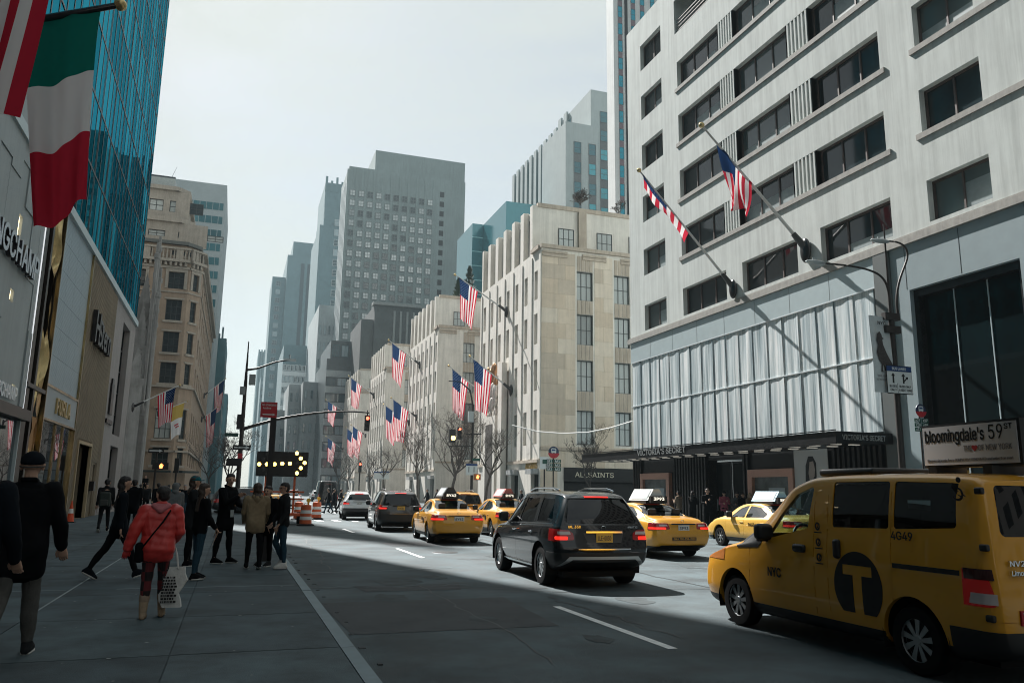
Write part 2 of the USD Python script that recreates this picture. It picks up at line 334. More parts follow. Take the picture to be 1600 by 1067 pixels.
# ================================================================ right: the white stone office building with the shop
stone_w = pm('white_limestone', (.54, .575, .555), .85, var=.07, scale=.9, detail=8, bump=.15, bscale=25, streak=.24)
reveal = pm('brown_window_frame', (.085, .065, .06), .5)
sillm = pm('stone_sill', (.33, .32, .295), .8, var=.15, scale=4, streak=.2)
pane_d = pane_look('office_pane', (.022, .030, .033), (.10, .12, .12), .3, ior=1.45)
steel = pm('pale_metal', (.42, .50, .52), .4, .1, var=.06, scale=2)
black = pm('black_metal', (.008, .009, .01), .35)
VF = frame((RX, 0, 0), (0, 1, 0), (-1, 0, 0))
pm('blind_grey', (.22, .26, .265), .5, var=.2, scale=1.5); vs = T('white_office_building', 'white limestone office building with ribbed piers above a pleated glass shop front', 'building', (RX, 28, 0))  # first look: grey of the reflections painted on the office windows
cols = {'A': (42.68, 45.5, 2), 'B': (36.2, 40.72, 3), 'C': (30.3, 34.72, 3), 'D': (24.45, 28.66, 3), 'E': (19.85, 22.6, 2), 'F': (13.2, 17.4, 3)}
zrows = [(12.22, 13.9), (15.93, 17.72), (19.62, 21.43), (23.3, 25.13), (27.0, 28.75), (30.65, 32.55)]
holes = []; ribs = []
for r_, (z0, z1) in enumerate(zrows):
    for c, (y0, y1, n) in cols.items():
        if r_ == 5 and c != 'A': continue
        holes.append((y0, y1, z0, z1, n, r_))
    if 0 < r_ < 5: ribs += [(34.72, 36.2, z0, z1), (28.66, 30.3, z0, z1)]
mb = MB()
wall(mb, VF, 40.9, 47.5, 11.98, 34.57, [h[:4] for h in holes if h[0] > 40.8], .42)
wall(mb, VF, 8, 40.9, 11.98, 30.8, [h[:4] for h in holes if h[0] < 40.8] + ribs, .42)
mb.box(RX + .43, 55, 8, 47.2, 11.5, 30.7); mb.box(RX + .43, 55, 40.95, 47.2, 30.7, 34.4)
mb.box(27.9, 55, 8, 40.9, 30.7, 44)
mb.quad((RX, 40.9, 30.8), (RX + 3.1, 40.9, 30.8), (RX + 3.1, 40.9, 34.57), (RX, 40.9, 34.57))
mb.quad((RX, 47.5, 11.98), (55, 47.5, 11.98), (55, 47.5, 34.57), (RX, 47.5, 34.57))
mb.quad((RX, 40.9, 34.57), (RX, 47.5, 34.57), (55, 47.5, 34.57), (55, 40.9, 34.57))
mb.quad((RX, 8, 30.8), (RX, 40.9, 30.8), (RX + 3.1, 40.9, 30.8), (RX + 3.1, 8, 30.8))
mb.box(RX, RX + 3.1, 8, 40.9, 33.15, 34.5)
vw = mb.out('wall', stone_w, vs)
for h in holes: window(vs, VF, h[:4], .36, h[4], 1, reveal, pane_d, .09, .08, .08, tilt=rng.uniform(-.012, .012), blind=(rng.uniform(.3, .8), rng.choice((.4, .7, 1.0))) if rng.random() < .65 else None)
for a, b, c, d in ribs:
    for k in range(6):
        w = (b - a) / 6; mb = MB(); u = a + w * (k + .5)
        mb.poly([(-w * .34, -.3), (w * .34, -.3), (w * .34, -.1), (w * .2, 0), (-w * .2, 0), (-w * .34, -.1)], (np.array([RX, u, c + .02]), np.array([0, 1.0, 0]), np.array([-1.0, 0, 0]), UPV), 0, d - c - .04)
        mb.out('pier_rib', stone_w, vs)
    mb = MB(); mb.fbox(VF, a + .005, b - .005, c + .005, d - .005, -.4, -.3); mb.out('pier_back', sillm, vs)
for r_, (z0, z1) in enumerate(zrows[:5]):
    if r_: 
        for a, b in ((24.2, 40.95), (13, 22.85)):
            mb = MB(); mb.fbox(VF, a, b, z0 - .26, z0 - .02, .004, .07); mb.out('sill', sillm, vs)
mb = MB(); mb.fbox(VF, 17.6, 47.8, 11.66, 11.96, -.1, .11); mb.fbox(VF, 17.6, 47.76, 11.96, 12.03, .0, .07); mb.out('ledge', sillm, vs)
for z in (30.95, 31.2, 31.45, 31.7):
    mb = MB(); mb.fbox(VF, 9, 40.8, z, z + .05, -.15, -.1); mb.out('rail', reveal, vs)
loggia = pane_look('loggia_pane', (.012, .015, .016), (.03, .035, .035), .2)
for y in np.arange(9, 40, 3.0): mb = MB(); mb.quad((27.88, y, 31), (27.88, y + 2.5, 31), (27.88, y + 2.5, 33), (27.88, y, 33)); mb.out('terrace_pane', loggia, vs)
# metal band, pleated glass front
mb = MB(); mb.fbox(VF, 25.6, 47.5, 10.36, 11.65, -.3, .02); mb.out('metal_band', steel, vs)
for y in np.arange(28.3, 47, 2.75): mb = MB(); mb.fbox(VF, y, y + .02, 10.36, 11.64, .02, .026); mb.out('band_joint', pm('joint_grey', (.2, .24, .25), .6), vs)
mb = MB(); mb.fbox(VF, 25.6, 47.5, 10.30, 10.355, -.1, .03); mb.fbox(VF, 25.6, 47.5, 7.385, 7.435, -.06, .012); mb.out('glass_rail', pm('bright_rail', (.75, .8, .82), .35, .3), vs)
cur = usdkit.material(stage, '/World/Looks/curtain_pleat_shading', {'g': ('geometry', {}), 'oi': ('object_info', {}),
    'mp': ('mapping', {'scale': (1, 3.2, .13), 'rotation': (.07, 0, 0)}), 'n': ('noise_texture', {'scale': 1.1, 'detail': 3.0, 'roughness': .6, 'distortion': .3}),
    'r': ('rgb_ramp', {'ramp': [(.32, (.20, .26, .285)), (.42, (.36, .43, .455)), (.53, (.56, .62, .635)), (.68, (.78, .80, .80))]}),  # curtain tone; the shade between pleats is painted in as dark vertical bands
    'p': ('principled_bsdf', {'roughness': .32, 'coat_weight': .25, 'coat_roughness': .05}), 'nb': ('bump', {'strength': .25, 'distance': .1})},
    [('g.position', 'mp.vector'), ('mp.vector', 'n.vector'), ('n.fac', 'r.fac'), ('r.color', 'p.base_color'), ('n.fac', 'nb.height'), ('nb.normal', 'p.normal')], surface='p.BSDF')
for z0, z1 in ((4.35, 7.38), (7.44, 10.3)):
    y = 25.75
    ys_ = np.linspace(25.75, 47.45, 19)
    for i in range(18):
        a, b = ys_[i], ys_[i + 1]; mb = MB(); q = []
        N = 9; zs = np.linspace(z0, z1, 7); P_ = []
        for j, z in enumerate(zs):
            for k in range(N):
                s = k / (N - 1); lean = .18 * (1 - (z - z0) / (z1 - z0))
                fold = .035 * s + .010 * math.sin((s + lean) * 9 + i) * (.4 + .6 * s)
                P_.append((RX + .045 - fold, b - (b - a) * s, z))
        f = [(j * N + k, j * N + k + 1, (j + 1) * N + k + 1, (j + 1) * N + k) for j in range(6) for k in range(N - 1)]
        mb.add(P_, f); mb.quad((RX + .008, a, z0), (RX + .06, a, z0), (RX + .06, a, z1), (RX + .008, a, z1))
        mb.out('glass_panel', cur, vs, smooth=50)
mb = MB(); mb.box(RX + .25, 54, 25.58, 47.3, 4.1, 11.6); mb.out('backing', steel, vs)
# grey pier and the dark shop window beside it
mb = MB(); mb.fbox(VF, 24.75, 25.55, .15, 11.65, -.3, .10); mb.out('corner_pier', pm('dark_pier', (.10, .115, .115), .5), vs)
grey = pm('grey_panel', (.25, .31, .33), .45, .0, var=.06, scale=1.5)
mb = MB(); wall(mb, VF, 8, 24.72, .15, 11.65, [(19.1, 23.85, 1.0, 9.8), (9, 18.2, 1.0, 9.8)], .5); mb.out('grey_cladding', grey, vs)
for y in (21.4, 18.72, 23.95): mb = MB(); mb.fbox(VF, y, y + .02, 9.85, 11.6, .0, .006); mb.out('panel_joint', black, vs)
dkp = pane_look('dark_shop_pane', (.005, .009, .010), (.010, .015, .017), .3, ior=1.33)
for a, b in ((19.1, 23.85), (9, 18.2)):
    mb = MB()
    for x0, x1, y0, y1 in ((a, a + .22, 1, 9.8), (b - .22, b, 1, 9.8), (a + .22, b - .22, 9.5, 9.8)): mb.fbox(VF, x0, x1, y0, y1, -.5, -.2)
    sw = mb.out('shop_window', black, vs)
    ks = np.linspace(a + .22, b - .22, 4)
    for i in range(3):
        mb = MB(); mb.fbox(VF, ks[i] + .02, ks[i + 1] - .02, 1, 9.5, -.46, -.44); mb.out('pane', dkp, sw)
        if i: mb = MB(); mb.fbox(VF, ks[i] - .02, ks[i] + .02, 1, 9.5, -.46, -.41); mb.out('glazing_bar', steel, sw)
# canopy
cn = T('shop_canopy', 'long flat black canopy with silver lettering below the pleated glass front', 'canopy', (23, 37, 3.8))
mb = MB(); mb.box(21.9, RX - .12, 25.15, 49.2, 3.80, 4.22); mb.out('deck', pm('canopy_metal', (.022, .024, .026), .4, .5, var=.25, scale=2), cn)
mb = MB(); mb.box(21.84, 21.89, 25.1, 49.25, 4.24, 4.28); mb.box(21.84, 21.89, 25.1, 49.25, 3.72, 3.79); mb.out('edge_trim', black, cn)
let_ = pm('silver_letters', (.5, .52, .52), .35, .6)
mb = MB(); text(mb, "VICTORIA'S SECRET", .3, (np.array([21.88, 41.3, 3.87]), np.array([0, -1.0, 0]), np.array([-1.0, 0, 0])), .03, width=5.2); mb.out('lettering', let_, cn)
mb = MB(); text(mb, "VICTORIA'S SECRET", .2, (np.array([22.2, 25.14, 3.9]), np.array([1.0, 0, 0]), np.array([0, -1.0, 0])), .02, width=2.1); mb.out('lettering', let_, cn)
lampm = pm('soffit_lamp', (.5, .5, .46), .4, emis=(1, .93, .8), es=.10)
for y in np.arange(26, 48.5, 1.25):
    for x in (22.5, 23.4): mb = MB(); mb.box(x, x + .42, y, y + .2, 3.765, 3.798); mb.out('soffit_light', lampm, cn)
# ground floor shop front
sf = T('black_shop_front', 'black ribbed street level shop front with pink framed windows under the canopy', 'shop front', (RX, 36, .15))
mb = MB(); wall(mb, VF, 25.6, 47.5, .15, 4.1, [(35.4, 38.6, .15, 3.6)], .6); mb.out('wall', black, sf)
for y in np.arange(25.8, 47.3, .3):
    if 35.3 < y < 38.5 or 31.2 < y < 34.8 or 28.8 < y < 31.8 or 42.3 < y < 46.2: continue
    mb = MB(); mb.fbox(VF, y, y + .15, .16, 4.05, .004, .12); mb.out('wall_rib', pm('black_rib', (.016, .017, .018), .3), sf)
pink = pm('copper_pink', (.62, .36, .28), .4, .3)
inside = pm('window_display', (.16, .18, .18), .5, var=.4, scale=1.5)
for a, b in ((31.2, 34.7), (42.5, 46.1)):
    mb = MB()
    for x0, x1, y0, y1 in ((a, a + .35, .6, 3.0), (b - .35, b, .6, 3.0), (a + .35, b - .35, 2.62, 3.0), (a + .35, b - .35, .6, .8)): mb.fbox(VF, x0, x1, y0, y1, .01, .24)
    w = mb.out('display_window', pink, sf); mb = MB(); mb.fbox(VF, a + .35, b - .35, .8, 2.62, .01, .06); mb.out('pane', inside, w)
    mb = MB(); mb.fbox(VF, a + .8, a + 2.0, .8, 2.1, .065, .1); mb.out('display_card', pm('display_white', (.55, .62, .66), .4), w)
for a, b in ((35.5, 36.9), (37.0, 38.5)):
    mb = MB()
    for x0, x1, y0, y1 in ((a, a + .09, .16, 3.5), (b - .09, b, .16, 3.5), (a + .09, b - .09, 3.38, 3.5), (a + .09, b - .09, .16, .3)): mb.fbox(VF, x0, x1, y0, y1, -.45, -.4)
    d = mb.out('door', black, sf); mb = MB(); mb.fbox(VF, a + .09, b - .09, .3, 3.38, -.44, -.43); mb.out('pane', dkp, d)
    mb = MB(); mb.fbox(VF, b - .2, b - .16, .9, 1.5, -.39, -.33); mb.out('handle', steel, d)
# plain poster of a dark haired woman
def fpts(pts, a, b, c, d): return [(a + (b - a) * x, c + (d - c) * y) for x, y in pts]
po = T('poster', 'tall pale poster of a dark haired woman beside the pink framed window', 'poster', (RX - .13, 30.3, 1))
mb = MB(); mb.fbox(VF, 28.9, 31.15, 1.0, 3.82, .13, .16); mb.out('sheet', pm('poster_grey', (.6, .61, .61), .6), po)
F2 = (np.array([RX, 31.15, 1.0]), np.array([0, -1.0, 0]), np.array([-1.0, 0, 0]))
mb = MB(); mb.poly([(.35, 0), (.35, .9), (.75, 1.35), (.8, 2.1), (1.0, 2.5), (1.3, 2.5), (1.5, 2.2), (1.5, 1.6), (1.4, 1.3), (1.75, .9), (1.9, 0)], F2, .161, .166); mb.out('figure_print', pm('print_black', (.03, .03, .032), .6), po)
mb = MB(); mb.poly([(1.05, 1.3), (.98, 1.75), (1.08, 2.25), (1.32, 2.28), (1.42, 1.9), (1.36, 1.6), (1.22, 1.45), (1.25, 1.15), (1.08, 1.15)], F2, .167, .17); mb.out('face_print', pm('print_skin', (.42, .36, .33), .6), po)
# sign posts on facade handled further down
# ================================================================ right: three stone wings of the centre, with plazas
sand = pm('grey_limestone', (.68, .655, .60), .85, var=.10, scale=.7, detail=8, bump=.15, bscale=20, streak=.22)
blk = [pm(f'limestone_block_{"abcd"[i]}', c, .85, var=.07, scale=1.2, detail=7, bump=.12, bscale=25, streak=.15) for i, c in enumerate(((.58, .49, .385), (.64, .55, .44), (.52, .45, .365), (.66, .585, .485)))]
flute = pm('spandrel_stone', (.45, .39, .32), .85, var=.12, scale=.8, streak=.25)
winf = pm('bronze_frame', (.05, .058, .06), .45, .3)
pane_b = pane_look('wing_pane', (.03, .04, .043), (.30, .335, .335), .9)
dkst = pm('dark_recess', (.05, .045, .04), .8)
def wing(y0, y1, x1, near, label, depthx=60):
    t = T('stone_wing_building', label, 'building', (RX, (y0 + y1) / 2, 0))
    NF = frame((0, y0, 0), (1, 0, 0), (0, -1, 0)); SF = frame((RX, 0, 0), (0, 1, 0), (-1, 0, 0))
    zc, zt = 23.45, 28.2
    wz = [(5.9, 8.9), (10.6, 13.4), (14.8, 17.6), (18.9, 21.6)]
    bays = [(RX + 3.45, RX + 5.05), (RX + 7.2, RX + 8.8), (RX + 11.0, RX + 12.6)]
    bays = [b for b in bays if b[1] < x1]
    mb = MB()
    hn = [(a, b, c, d) for a, b in bays for c, d in wz]
    wall(mb, NF, RX, x1, .15, zc, hn + ([(RX + 2.2, RX + 9.3, .15, 3.9)] if near else []), .4)
    L = y1 - y0; n = 7; pitch = L / n
    hs = []
    for k in range(n):
        u = y0 + pitch * (k + .5)
        for c, d in wz: hs.append((u - .42, u + .42, c, d))
    sh = [(y0 + pitch * k + .35, y0 + pitch * (k + 1) - .35, .3, 3.3) for k in ((0, 2, 5) if near else (0, 3, 5))]
    wall(mb, SF, y0, y1, .15, zc, hs + sh, .45)
    mb.box(RX + .46, x1, y0 + .41, y1, .1, zc - .1); mb.quad((RX, y0, zc), (x1, y0, zc), (x1, y1, zc), (RX, y1, zc))
    # upper storeys, set back from the cross street, piers carried up on the avenue
    mb.box(RX + .5, x1, y0 + 2.4, y1, zc - .1, zt)
    for k in range(n + 1):
        u = y0 + pitch * k; a, b = max(y0 + 2.4, u - .45), min(y1, u + .45)
        if b - a > .2: mb.box(RX - .0, RX + .5, a, b, zc, zt + .12)
    w = mb.out('wall', sand, t)
    for k in range(n):
        u = y0 + pitch * (k + .5)
        if u > y0 + 2.6: mb = MB(); mb.box(RX + .42, RX + .499, u - .5, u + .5, zc + .02, zt - .8); mb.out('tall_recess', dkst, t)
    for k in range(n + 1):                       # projecting piers
        u = y0 + pitch * k; a, b = max(y0 + .02, u - .42), min(y1 - .02, u + .42)
        mb = MB(); mb.fbox(SF, a, b, 4.6, zc - .4, .003, .09); mb.out('pier', sand, t)
    for h in hs: window(t, SF, h, .4, 1, 2, winf, pane_b, .06, .05)
    for h in sh:
        mb = MB(); mb.fbox(SF, h[0] - .1, h[1] + .1, 3.32, 3.75, .01, .5); mb.out('awning', pm('awning_grey', (.36, .37, .37), .7), t)
        window(t, SF, h, .4, 3, 1, winf, dkp, .07, .05)
    for h in hn: window(t, NF, h, .3, 3, 2, winf, pane_b, .08, .08, .05)
    if near:
        # block by block on the cross street side
        cz = [.15, 2.0, 3.9, 5.7] + [5.7 + 1.36 * k for k in range(1, 13)] + [zc - .3]
        for j in range(len(cz) - 1):
            us = [RX + .02, RX + 1.6, RX + 3.3, RX + 5.2, RX + 7.05, RX + 8.95, RX + 10.85] if j % 2 else [RX + .02, RX + 2.3, RX + 3.3, RX + 5.2, RX + 6.1, RX + 7.05, RX + 8.95, RX + 10.85]
            for i in range(len(us) - 1):
                a, b = us[i], us[i + 1]; c, d = cz[j], cz[j + 1]
                if any(h[0] - .25 < (a + b) / 2 < h[1] + .25 for h in hn) and d > 5.8: continue
                if d < 4.0 and RX + 2.2 < b and a < RX + 9.3: continue
                mb = MB(); mb.fbox(NF, a + .006, b - .006, c + .006, d - .006, .0, .03 + rng.uniform(0, .006)); mb.out('stone_block', rng.choice(blk), t)
    for a, b in bays:                             # fluted spandrels between the windows
        zz = [5.72] + [z for p in wz for z in p] + [zc - .4]
        for i in range(0, len(zz), 2):
            for k in range(4):
                w_ = (b - a) / 4; 
                if zz[i + 1] - zz[i] < .3: continue
                mb = MB(); mb.fbox(NF, a + w_ * k + .03, a + w_ * (k + 1) - .03, zz[i] + .02, zz[i + 1] - .02, .002, .05); mb.out('spandrel_flute', flute, t)
    mb = MB(); mb.fbox(NF, RX - .1, x1, zc, zc + .35, -.3, .22); mb.box(RX - .22, RX + .3, y0 + .31, y0 + 2.35, zc, zc + .35); mb.out('cornice', flute, t)
    for j, a in enumerate(np.arange(RX + .1, x1 - 2, 1.95)):
        if j % 2 == 0: mb = MB(); mb.fbox(NF, a, a + 2.4, zc - .75, zc - .5, .036, .14); mb.fbox(NF, a, a + 2.4, zc - .42, zc - .22, .036, .14); mb.out('carved_band', flute, t)
    mb = MB(); mb.fbox(NF, RX, x1, 5.35, 5.6, .04, .12); mb.fbox(SF, y0, y1, 4.3, 4.55, .01, .14); mb.out('string_course', flute, t)
    UF = frame((0, y0 + 2.4, 0), (1, 0, 0), (0, -1, 0))
    for a in (RX + 2.6, RX + 6.6, RX + 10):
        if a + 1.6 < x1: window(t, UF, (a, a + 1.6, zc + .9, zc + 2.9), -.02, 3, 2, winf, pane_b, .07, .06)
    mb = MB(); mb.fbox(UF, RX + .5, x1, zt, zt + .4, -.3, .1); mb.out('parapet', flute, t)
    mb = MB(); mb.fbox(UF, RX + 4.6, RX + 5.4, zc + .4, zt - .05, .002, .35); mb.out('pilaster', flute, t)
    return t
w1 = wing(64.5, 83.0, 39, True, 'nearest grey limestone wing, across the side street from the white office building')
w2 = wing(102.8, 121.5, 34, False, 'second limestone wing down the avenue, behind the plaza with the bronze relief')
w3 = wing(142.3, 160, 34, False, 'third limestone wing down the avenue, behind the paired low flags')
w4 = wing(176, 200, 30, False, 'farthest and smallest limestone wing at the end of the flag row')
DF = frame((0, 64.5, 0), (1, 0, 0), (0, -1, 0))
gold = pm('gilt_letters', (.45, .34, .16), .35, .7)
mb = MB(); mb.fbox(DF, RX + 2.25, RX + 9.25, .2, 3.85, -.35, -.3); mb.out('shop_void', black, w1)
mb = MB(); mb.fbox(DF, RX + 2.2, RX + 9.3, 2.7, 3.9, -.05, .14); fa = mb.out('shop_fascia', black, w1)
mb = MB(); text(mb, 'ALLSAINTS', .42, (np.array([RX + 3.2, 64.36, 3.1]), np.array([1.0, 0, 0]), np.array([0, -1.0, 0])), .03, width=3.7); mb.out('lettering', pm('cream_letters', (.6, .56, .45), .5), fa)
mb = MB(); text(mb, 'ALLSAINTS', .55, (np.array([RX - .02, 68.0, 3.78]), np.array([0, -1.0, 0]), np.array([-1.0, 0, 0])), .08, width=2.9); mb.out('lettering', gold, w1)
# entrance slab between wings, far sides of the plazas
for y0, y1, x, zt, lab in ((83.05, 102.7, 33.0, 26, 'recessed limestone front of the plaza behind the bronze relief'), (121.6, 142.2, 33.0, 24, 'recessed limestone front between the second and third wings')):
    t = T('plaza_building', lab, 'building', (x, (y0 + y1) / 2, 0)); f = frame((x, 0, 0), (0, 1, 0), (-1, 0, 0))
    hs = [(y0 + 1 + k * 2.6, y0 + 2.2 + k * 2.6, 4 + j * 4.2, 6.8 + j * 4.2) for k in range(7) for j in range(5)]
    mb = MB(); wall(mb, f, y0, y1, 0, zt, hs, .4); mb.box(x + .45, x + 20, y0, y1, 0, zt - .05); mb.out('wall', sand, t)
    for h in hs: window(t, f, h, .35, 2, 2, winf, pane_b, .06, .05)
# entrance pylon with gilded relief (plain crowned figure group)
py = T('entrance_pylon', 'tall stone entrance pylon carrying a gilt and glass relief of figures', 'relief', (RX - .1, 77, 0))
mb = MB(); mb.box(RX - .75, RX - .17, 75.1, 78.9, .15, 9.2); mb.box(RX - .72, RX - .17, 73.2, 74.3, .15, 14.2); mb.out('stone', sand, py)
mb = MB(); mb.box(RX - .79, RX - .752, 75.9, 78.1, .15, 8.4); mb.out('doorway', dkst, py)
relm = pm('gilded_bronze', (.42, .24, .13), .35, .7, var=.5, scale=3)
relg = pm('cast_glass', (.55, .52, .48), .25, .2, var=.35, scale=4)
rr = random.Random(5); mb = MB(); mb2 = MB()
for k in range(26):
    a, z = rr.uniform(75.6, 78.4), rr.uniform(9.3, 14.2); s = rr.uniform(.25, .6)
    m = trimesh.creation.icosphere(1, s); m.apply_scale((.6, .8, 1.5)); m.apply_translation((RX - .55, a, z)); (mb if z > 12 else mb2).tm(m)
mb.out('gilt_figures', relm, py, smooth=40); mb2.out('glass_figures', relg, py, smooth=40)
# ================================================================ left: podium shops and the blue glass tower
LF = frame((LX, 0, 0), (0, 1, 0), (1, 0, 0))
whitep = pm('white_panel', (.27, .31, .32), .5, var=.06, scale=1.2, streak=.12)
bronze = pm('dark_bronze', (.03, .026, .022), .35, .5)
goldm = pm('polished_gold', (.40, .30, .15), .22, 1.0, var=.5, scale=2.5, stretch=(1, 1, .4))
shopglass = glass_look('shop_glass', (.62, .66, .66), 1.7)
shopin = pm('shop_interior', (.10, .075, .055), .6, var=.7, scale=1.3, emis=(1, .62, .32), es=.04)
def lshop(label, name, y0, y1, z1):
    return T(name, label, 'shop front', (LX, (y0 + y1) / 2, .15))
lc = lshop('white panelled shop front with cut out lights and raised silver letters', 'white_shop_front', 20, 32, 13)
lights = [(28.85, 10.05, .24, .75), (28.95, 7.75, .2, .4), (26.2, 5.6, .15, .25), (30.6, 4.9, .2, .3), (27.4, 6.3, .2, .28)]
mb = MB(); wall(mb, LF, 14, 32.0, 4.35, 14.3, [(u - .22, u + .22, z - h / 2, z + h / 2) for u, z, w, h in lights], .12); mb.box(LX - 14, LX - .13, 14, 32.0, 4.3, 14.25); mb.quad((LX, 32, 4.35), (LX - 1, 32, 4.35), (LX - 1, 32, 14.3), (LX, 32, 14.3)); mb.out('wall', whitep, lc)
yy = 14.0; pr = random.Random(11); k = 0
while yy < 31.6:                           # overlapping white sheets of unequal width
    w = pr.uniform(.7, 1.5); b_ = min(yy + w, 31.98); zb = 4.4
    while zb < 14.2:
        h = pr.uniform(2.2, 4.6); zt_ = min(zb + h, 14.28)
        if not any(yy - .3 < u < b_ + .3 and zb - .5 < z < zt_ + .5 for u, z, *_ in lights):
            mb = MB(); d = .02 + .05 * pr.random(); mb.fbox(LF, yy + .01, b_ - .01, zb + .01, zt_ - .01, .003, d); mb.out('white_sheet', whitep, lc)
        zb = zt_
    yy = b_
wl = pm('cut_light', (.8, .7, .5), .5, emis=(1, .80, .50), es=1.1)
for u, z, w, h in lights: mb = MB(); mb.poly([(-.22, -h / 2), (.2, -h / 2 + .12), (.22, h / 2), (-.16, h / 2 - .05)], (np.array([LX - .1, u, z]), np.array([0, 1.0, 0]), np.array([1.0, 0, 0])), 0, .01); mb.out('light', wl, lc)
lm = pm('sign_silver', (.52, .57, .62), .3, .3); sd = pm('sign_side', (.02, .02, .025), .4)
for i, ch in enumerate('LONGCHAMP'):
    y = 24.35 + i * .79; mb = MB(); fr = (np.array([LX + .22, y, 8.7 - 0]), np.array([0, 1.0, 0]), np.array([1.0, 0, 0]))
    text(mb, ch, .78, fr, .012, True, center=True); q = mb.out('letter', lm, lc)
    mb = MB(); text(mb, ch, .78, (fr[0] - np.array([.13, 0, 0]), fr[1], fr[2]), .128, True, center=True); mb.out('return', sd, q)
mb = MB(); text(mb, 'LONGCHAMP', .42, (np.array([LX + .1, 27.0, 4.5]), np.array([0, 1.0, 0]), np.array([1.0, 0, 0])), .05, True, width=3.6); mb.out('small_letters', pm('sign_white', (.7, .72, .74), .5), lc)
mb = MB(); mb.fbox(LF, 14, 32.4, 3.95, 4.32, -.2, .25); mb.out('lintel', bronze, lc)
mb = MB(); mb.fbox(LF, 31.98, 32.02, 4.32, 14.2, -.3, .06); mb.out('lit_edge', pm('lit_edge', (.8, .8, .8), .5, emis=(.95, .97, 1), es=.3), lc)
for a in np.arange(14.2, 31.5, 2.95):
    mb = MB(); mb.fbox(LF, a, a + .07, .45, 3.94, -.1, .06); mb.fbox(LF, a + 2.86, a + 2.95, .45, 3.94, -.1, .06); mb.fbox(LF, a, a + 2.95, .15, .45, -.12, .04)
    w = mb.out('shop_window', steel, lc); mb = MB(); mb.fbox(LF, a + .08, a + 2.85, .46, 3.93, -.05, -.035); mb.out('pane', shopglass, w)
mb = MB(); mb.quad((LX - 2.6, 14, .16), (LX - 2.6, 32, .16), (LX - 2.6, 32, 4.2), (LX - 2.6, 14, 4.2)); mb.quad((LX - 2.6, 14, .17), (LX, 14, .17), (LX, 32, .17), (LX - 2.6, 32, .17)); mb.out('display_back', pm('display_grey', (.12, .13, .13), .6, var=.6, scale=.8), lc)
# dark and gold slot
gs = lshop('narrow dark slot with wavy polished gold strips between two shop fronts', 'gold_entrance', 32, 35, 13)
mb = MB(); mb.box(LX - 1.2, LX - .6, 32.06, 35.0, .15, 14.3); mb.fbox(LF, 32.1, 32.9, .15, 14.2, -.55, -.02); mb.fbox(LF, 33.25, 33.5, .15, 14.2, -.4, .03); mb.out('wall', bronze, gs)
for y in (33.62, 34.5):
    mb = MB(); zs = np.linspace(.2, 14.2, 36); q = []
    for i, z in enumerate(zs):
        o = .09 * math.sin(z * 1.3 + y * 7) + .05 * math.sin(z * 3.1 + y); q.append([(LX - .1 + o, y + o * .5, z), (LX - .02 - o, y + .3 + o * .4, z)])
    q = np.array(q).reshape(-1, 3); mb.add(q, [(2 * i, 2 * i + 1, 2 * i + 3, 2 * i + 2) for i in range(35)]); mb.out('gold_strip', goldm, gs, smooth=True)
mb = MB(); mb.fbox(LF, 32.1, 35.0, 5.2, 5.35, -.3, .08); mb.out('transom', bronze, gs)
# pearl shop
fu = lshop('pale embossed metal shop front with gold letters and gold trim', 'pearl_shop_front', 35, 42, 13)
pearl = usdkit.material(stage, '/World/Looks/embossed_metal', {'g': ('geometry', {}), 'mp': ('mapping', {'scale': (1, 2.2, 4.4), 'rotation': (.5, 0, 0)}), 'v': ('voronoi_texture', {'scale': 1.6, 'randomness': .1}),
    'b': ('bump', {'strength': .5, 'distance': .05}), 'p': ('principled_bsdf', {'base_color': (.24, .31, .35), 'roughness': .4, 'metallic': .2})},
    [('g.position', 'mp.vector'), ('mp.vector', 'v.vector'), ('v.distance', 'b.height'), ('b.normal', 'p.normal')], surface='p.BSDF')
mb = MB(); mb.box(LX - 12, LX - .04, 35.0, 41.8, 5.7, 12.75); mb.out('wall', bronze, fu)
for j, (c, d) in enumerate([(5.72 + 1.17 * k, 5.72 + 1.17 * (k + 1)) for k in range(6)]):
    for i in range(4): a = 35.1 + i * 1.65; mb = MB(); mb.fbox(LF, a + .006, a + 1.644, c + .006, d - .006, -.03, .0); mb.out('embossed_panel', pearl, fu)
mb = MB(); mb.fbox(LF, 35.1, 41.7, 4.35, 5.58, -.3, .06); mb.out('fascia', pm('fascia_grey', (.26, .31, .335), .4, .3), fu)
for i, ch in enumerate('FURLA'): mb = MB(); text(mb, ch, .62, (np.array([LX + .06, 37.3 + i * .62, 4.66]), np.array([0, 1.0, 0]), np.array([1.0, 0, 0])), .07, True, center=True); mb.out('letter', gold, fu)
for a, b, c, d in ((35.02, 35.1, .15, 12.7), (41.7, 41.82, .15, 12.7), (35.1, 41.7, 5.58, 5.68), (35.1, 41.7, 4.27, 4.35)): mb = MB(); mb.fbox(LF, a, b, c, d, -.1, .1); mb.out('gold_trim', goldm, fu)
for a, b in ((35.15, 37.9), (38.0, 39.5), (39.6, 41.68)):
    mb = MB(); mb.fbox(LF, a, a + .06, .15, 4.25, -.06, .02); mb.fbox(LF, b - .06, b, .15, 4.25, -.06, .02); mb.fbox(LF, a + .06, b - .06, .15, .3, -.06, .02)
    w = mb.out('shop_window', goldm, fu); mb = MB(); mb.fbox(LF, a + .07, b - .07, .31, 4.25, -.04, -.025); mb.out('pane', shopglass, w)
mb = MB(); mb.quad((LX - 1.5, 35, .16), (LX - 1.5, 41.8, .16), (LX - 1.5, 41.8, 5.7), (LX - 1.5, 35, 5.7)); mb.out('shop_interior', shopin, fu)
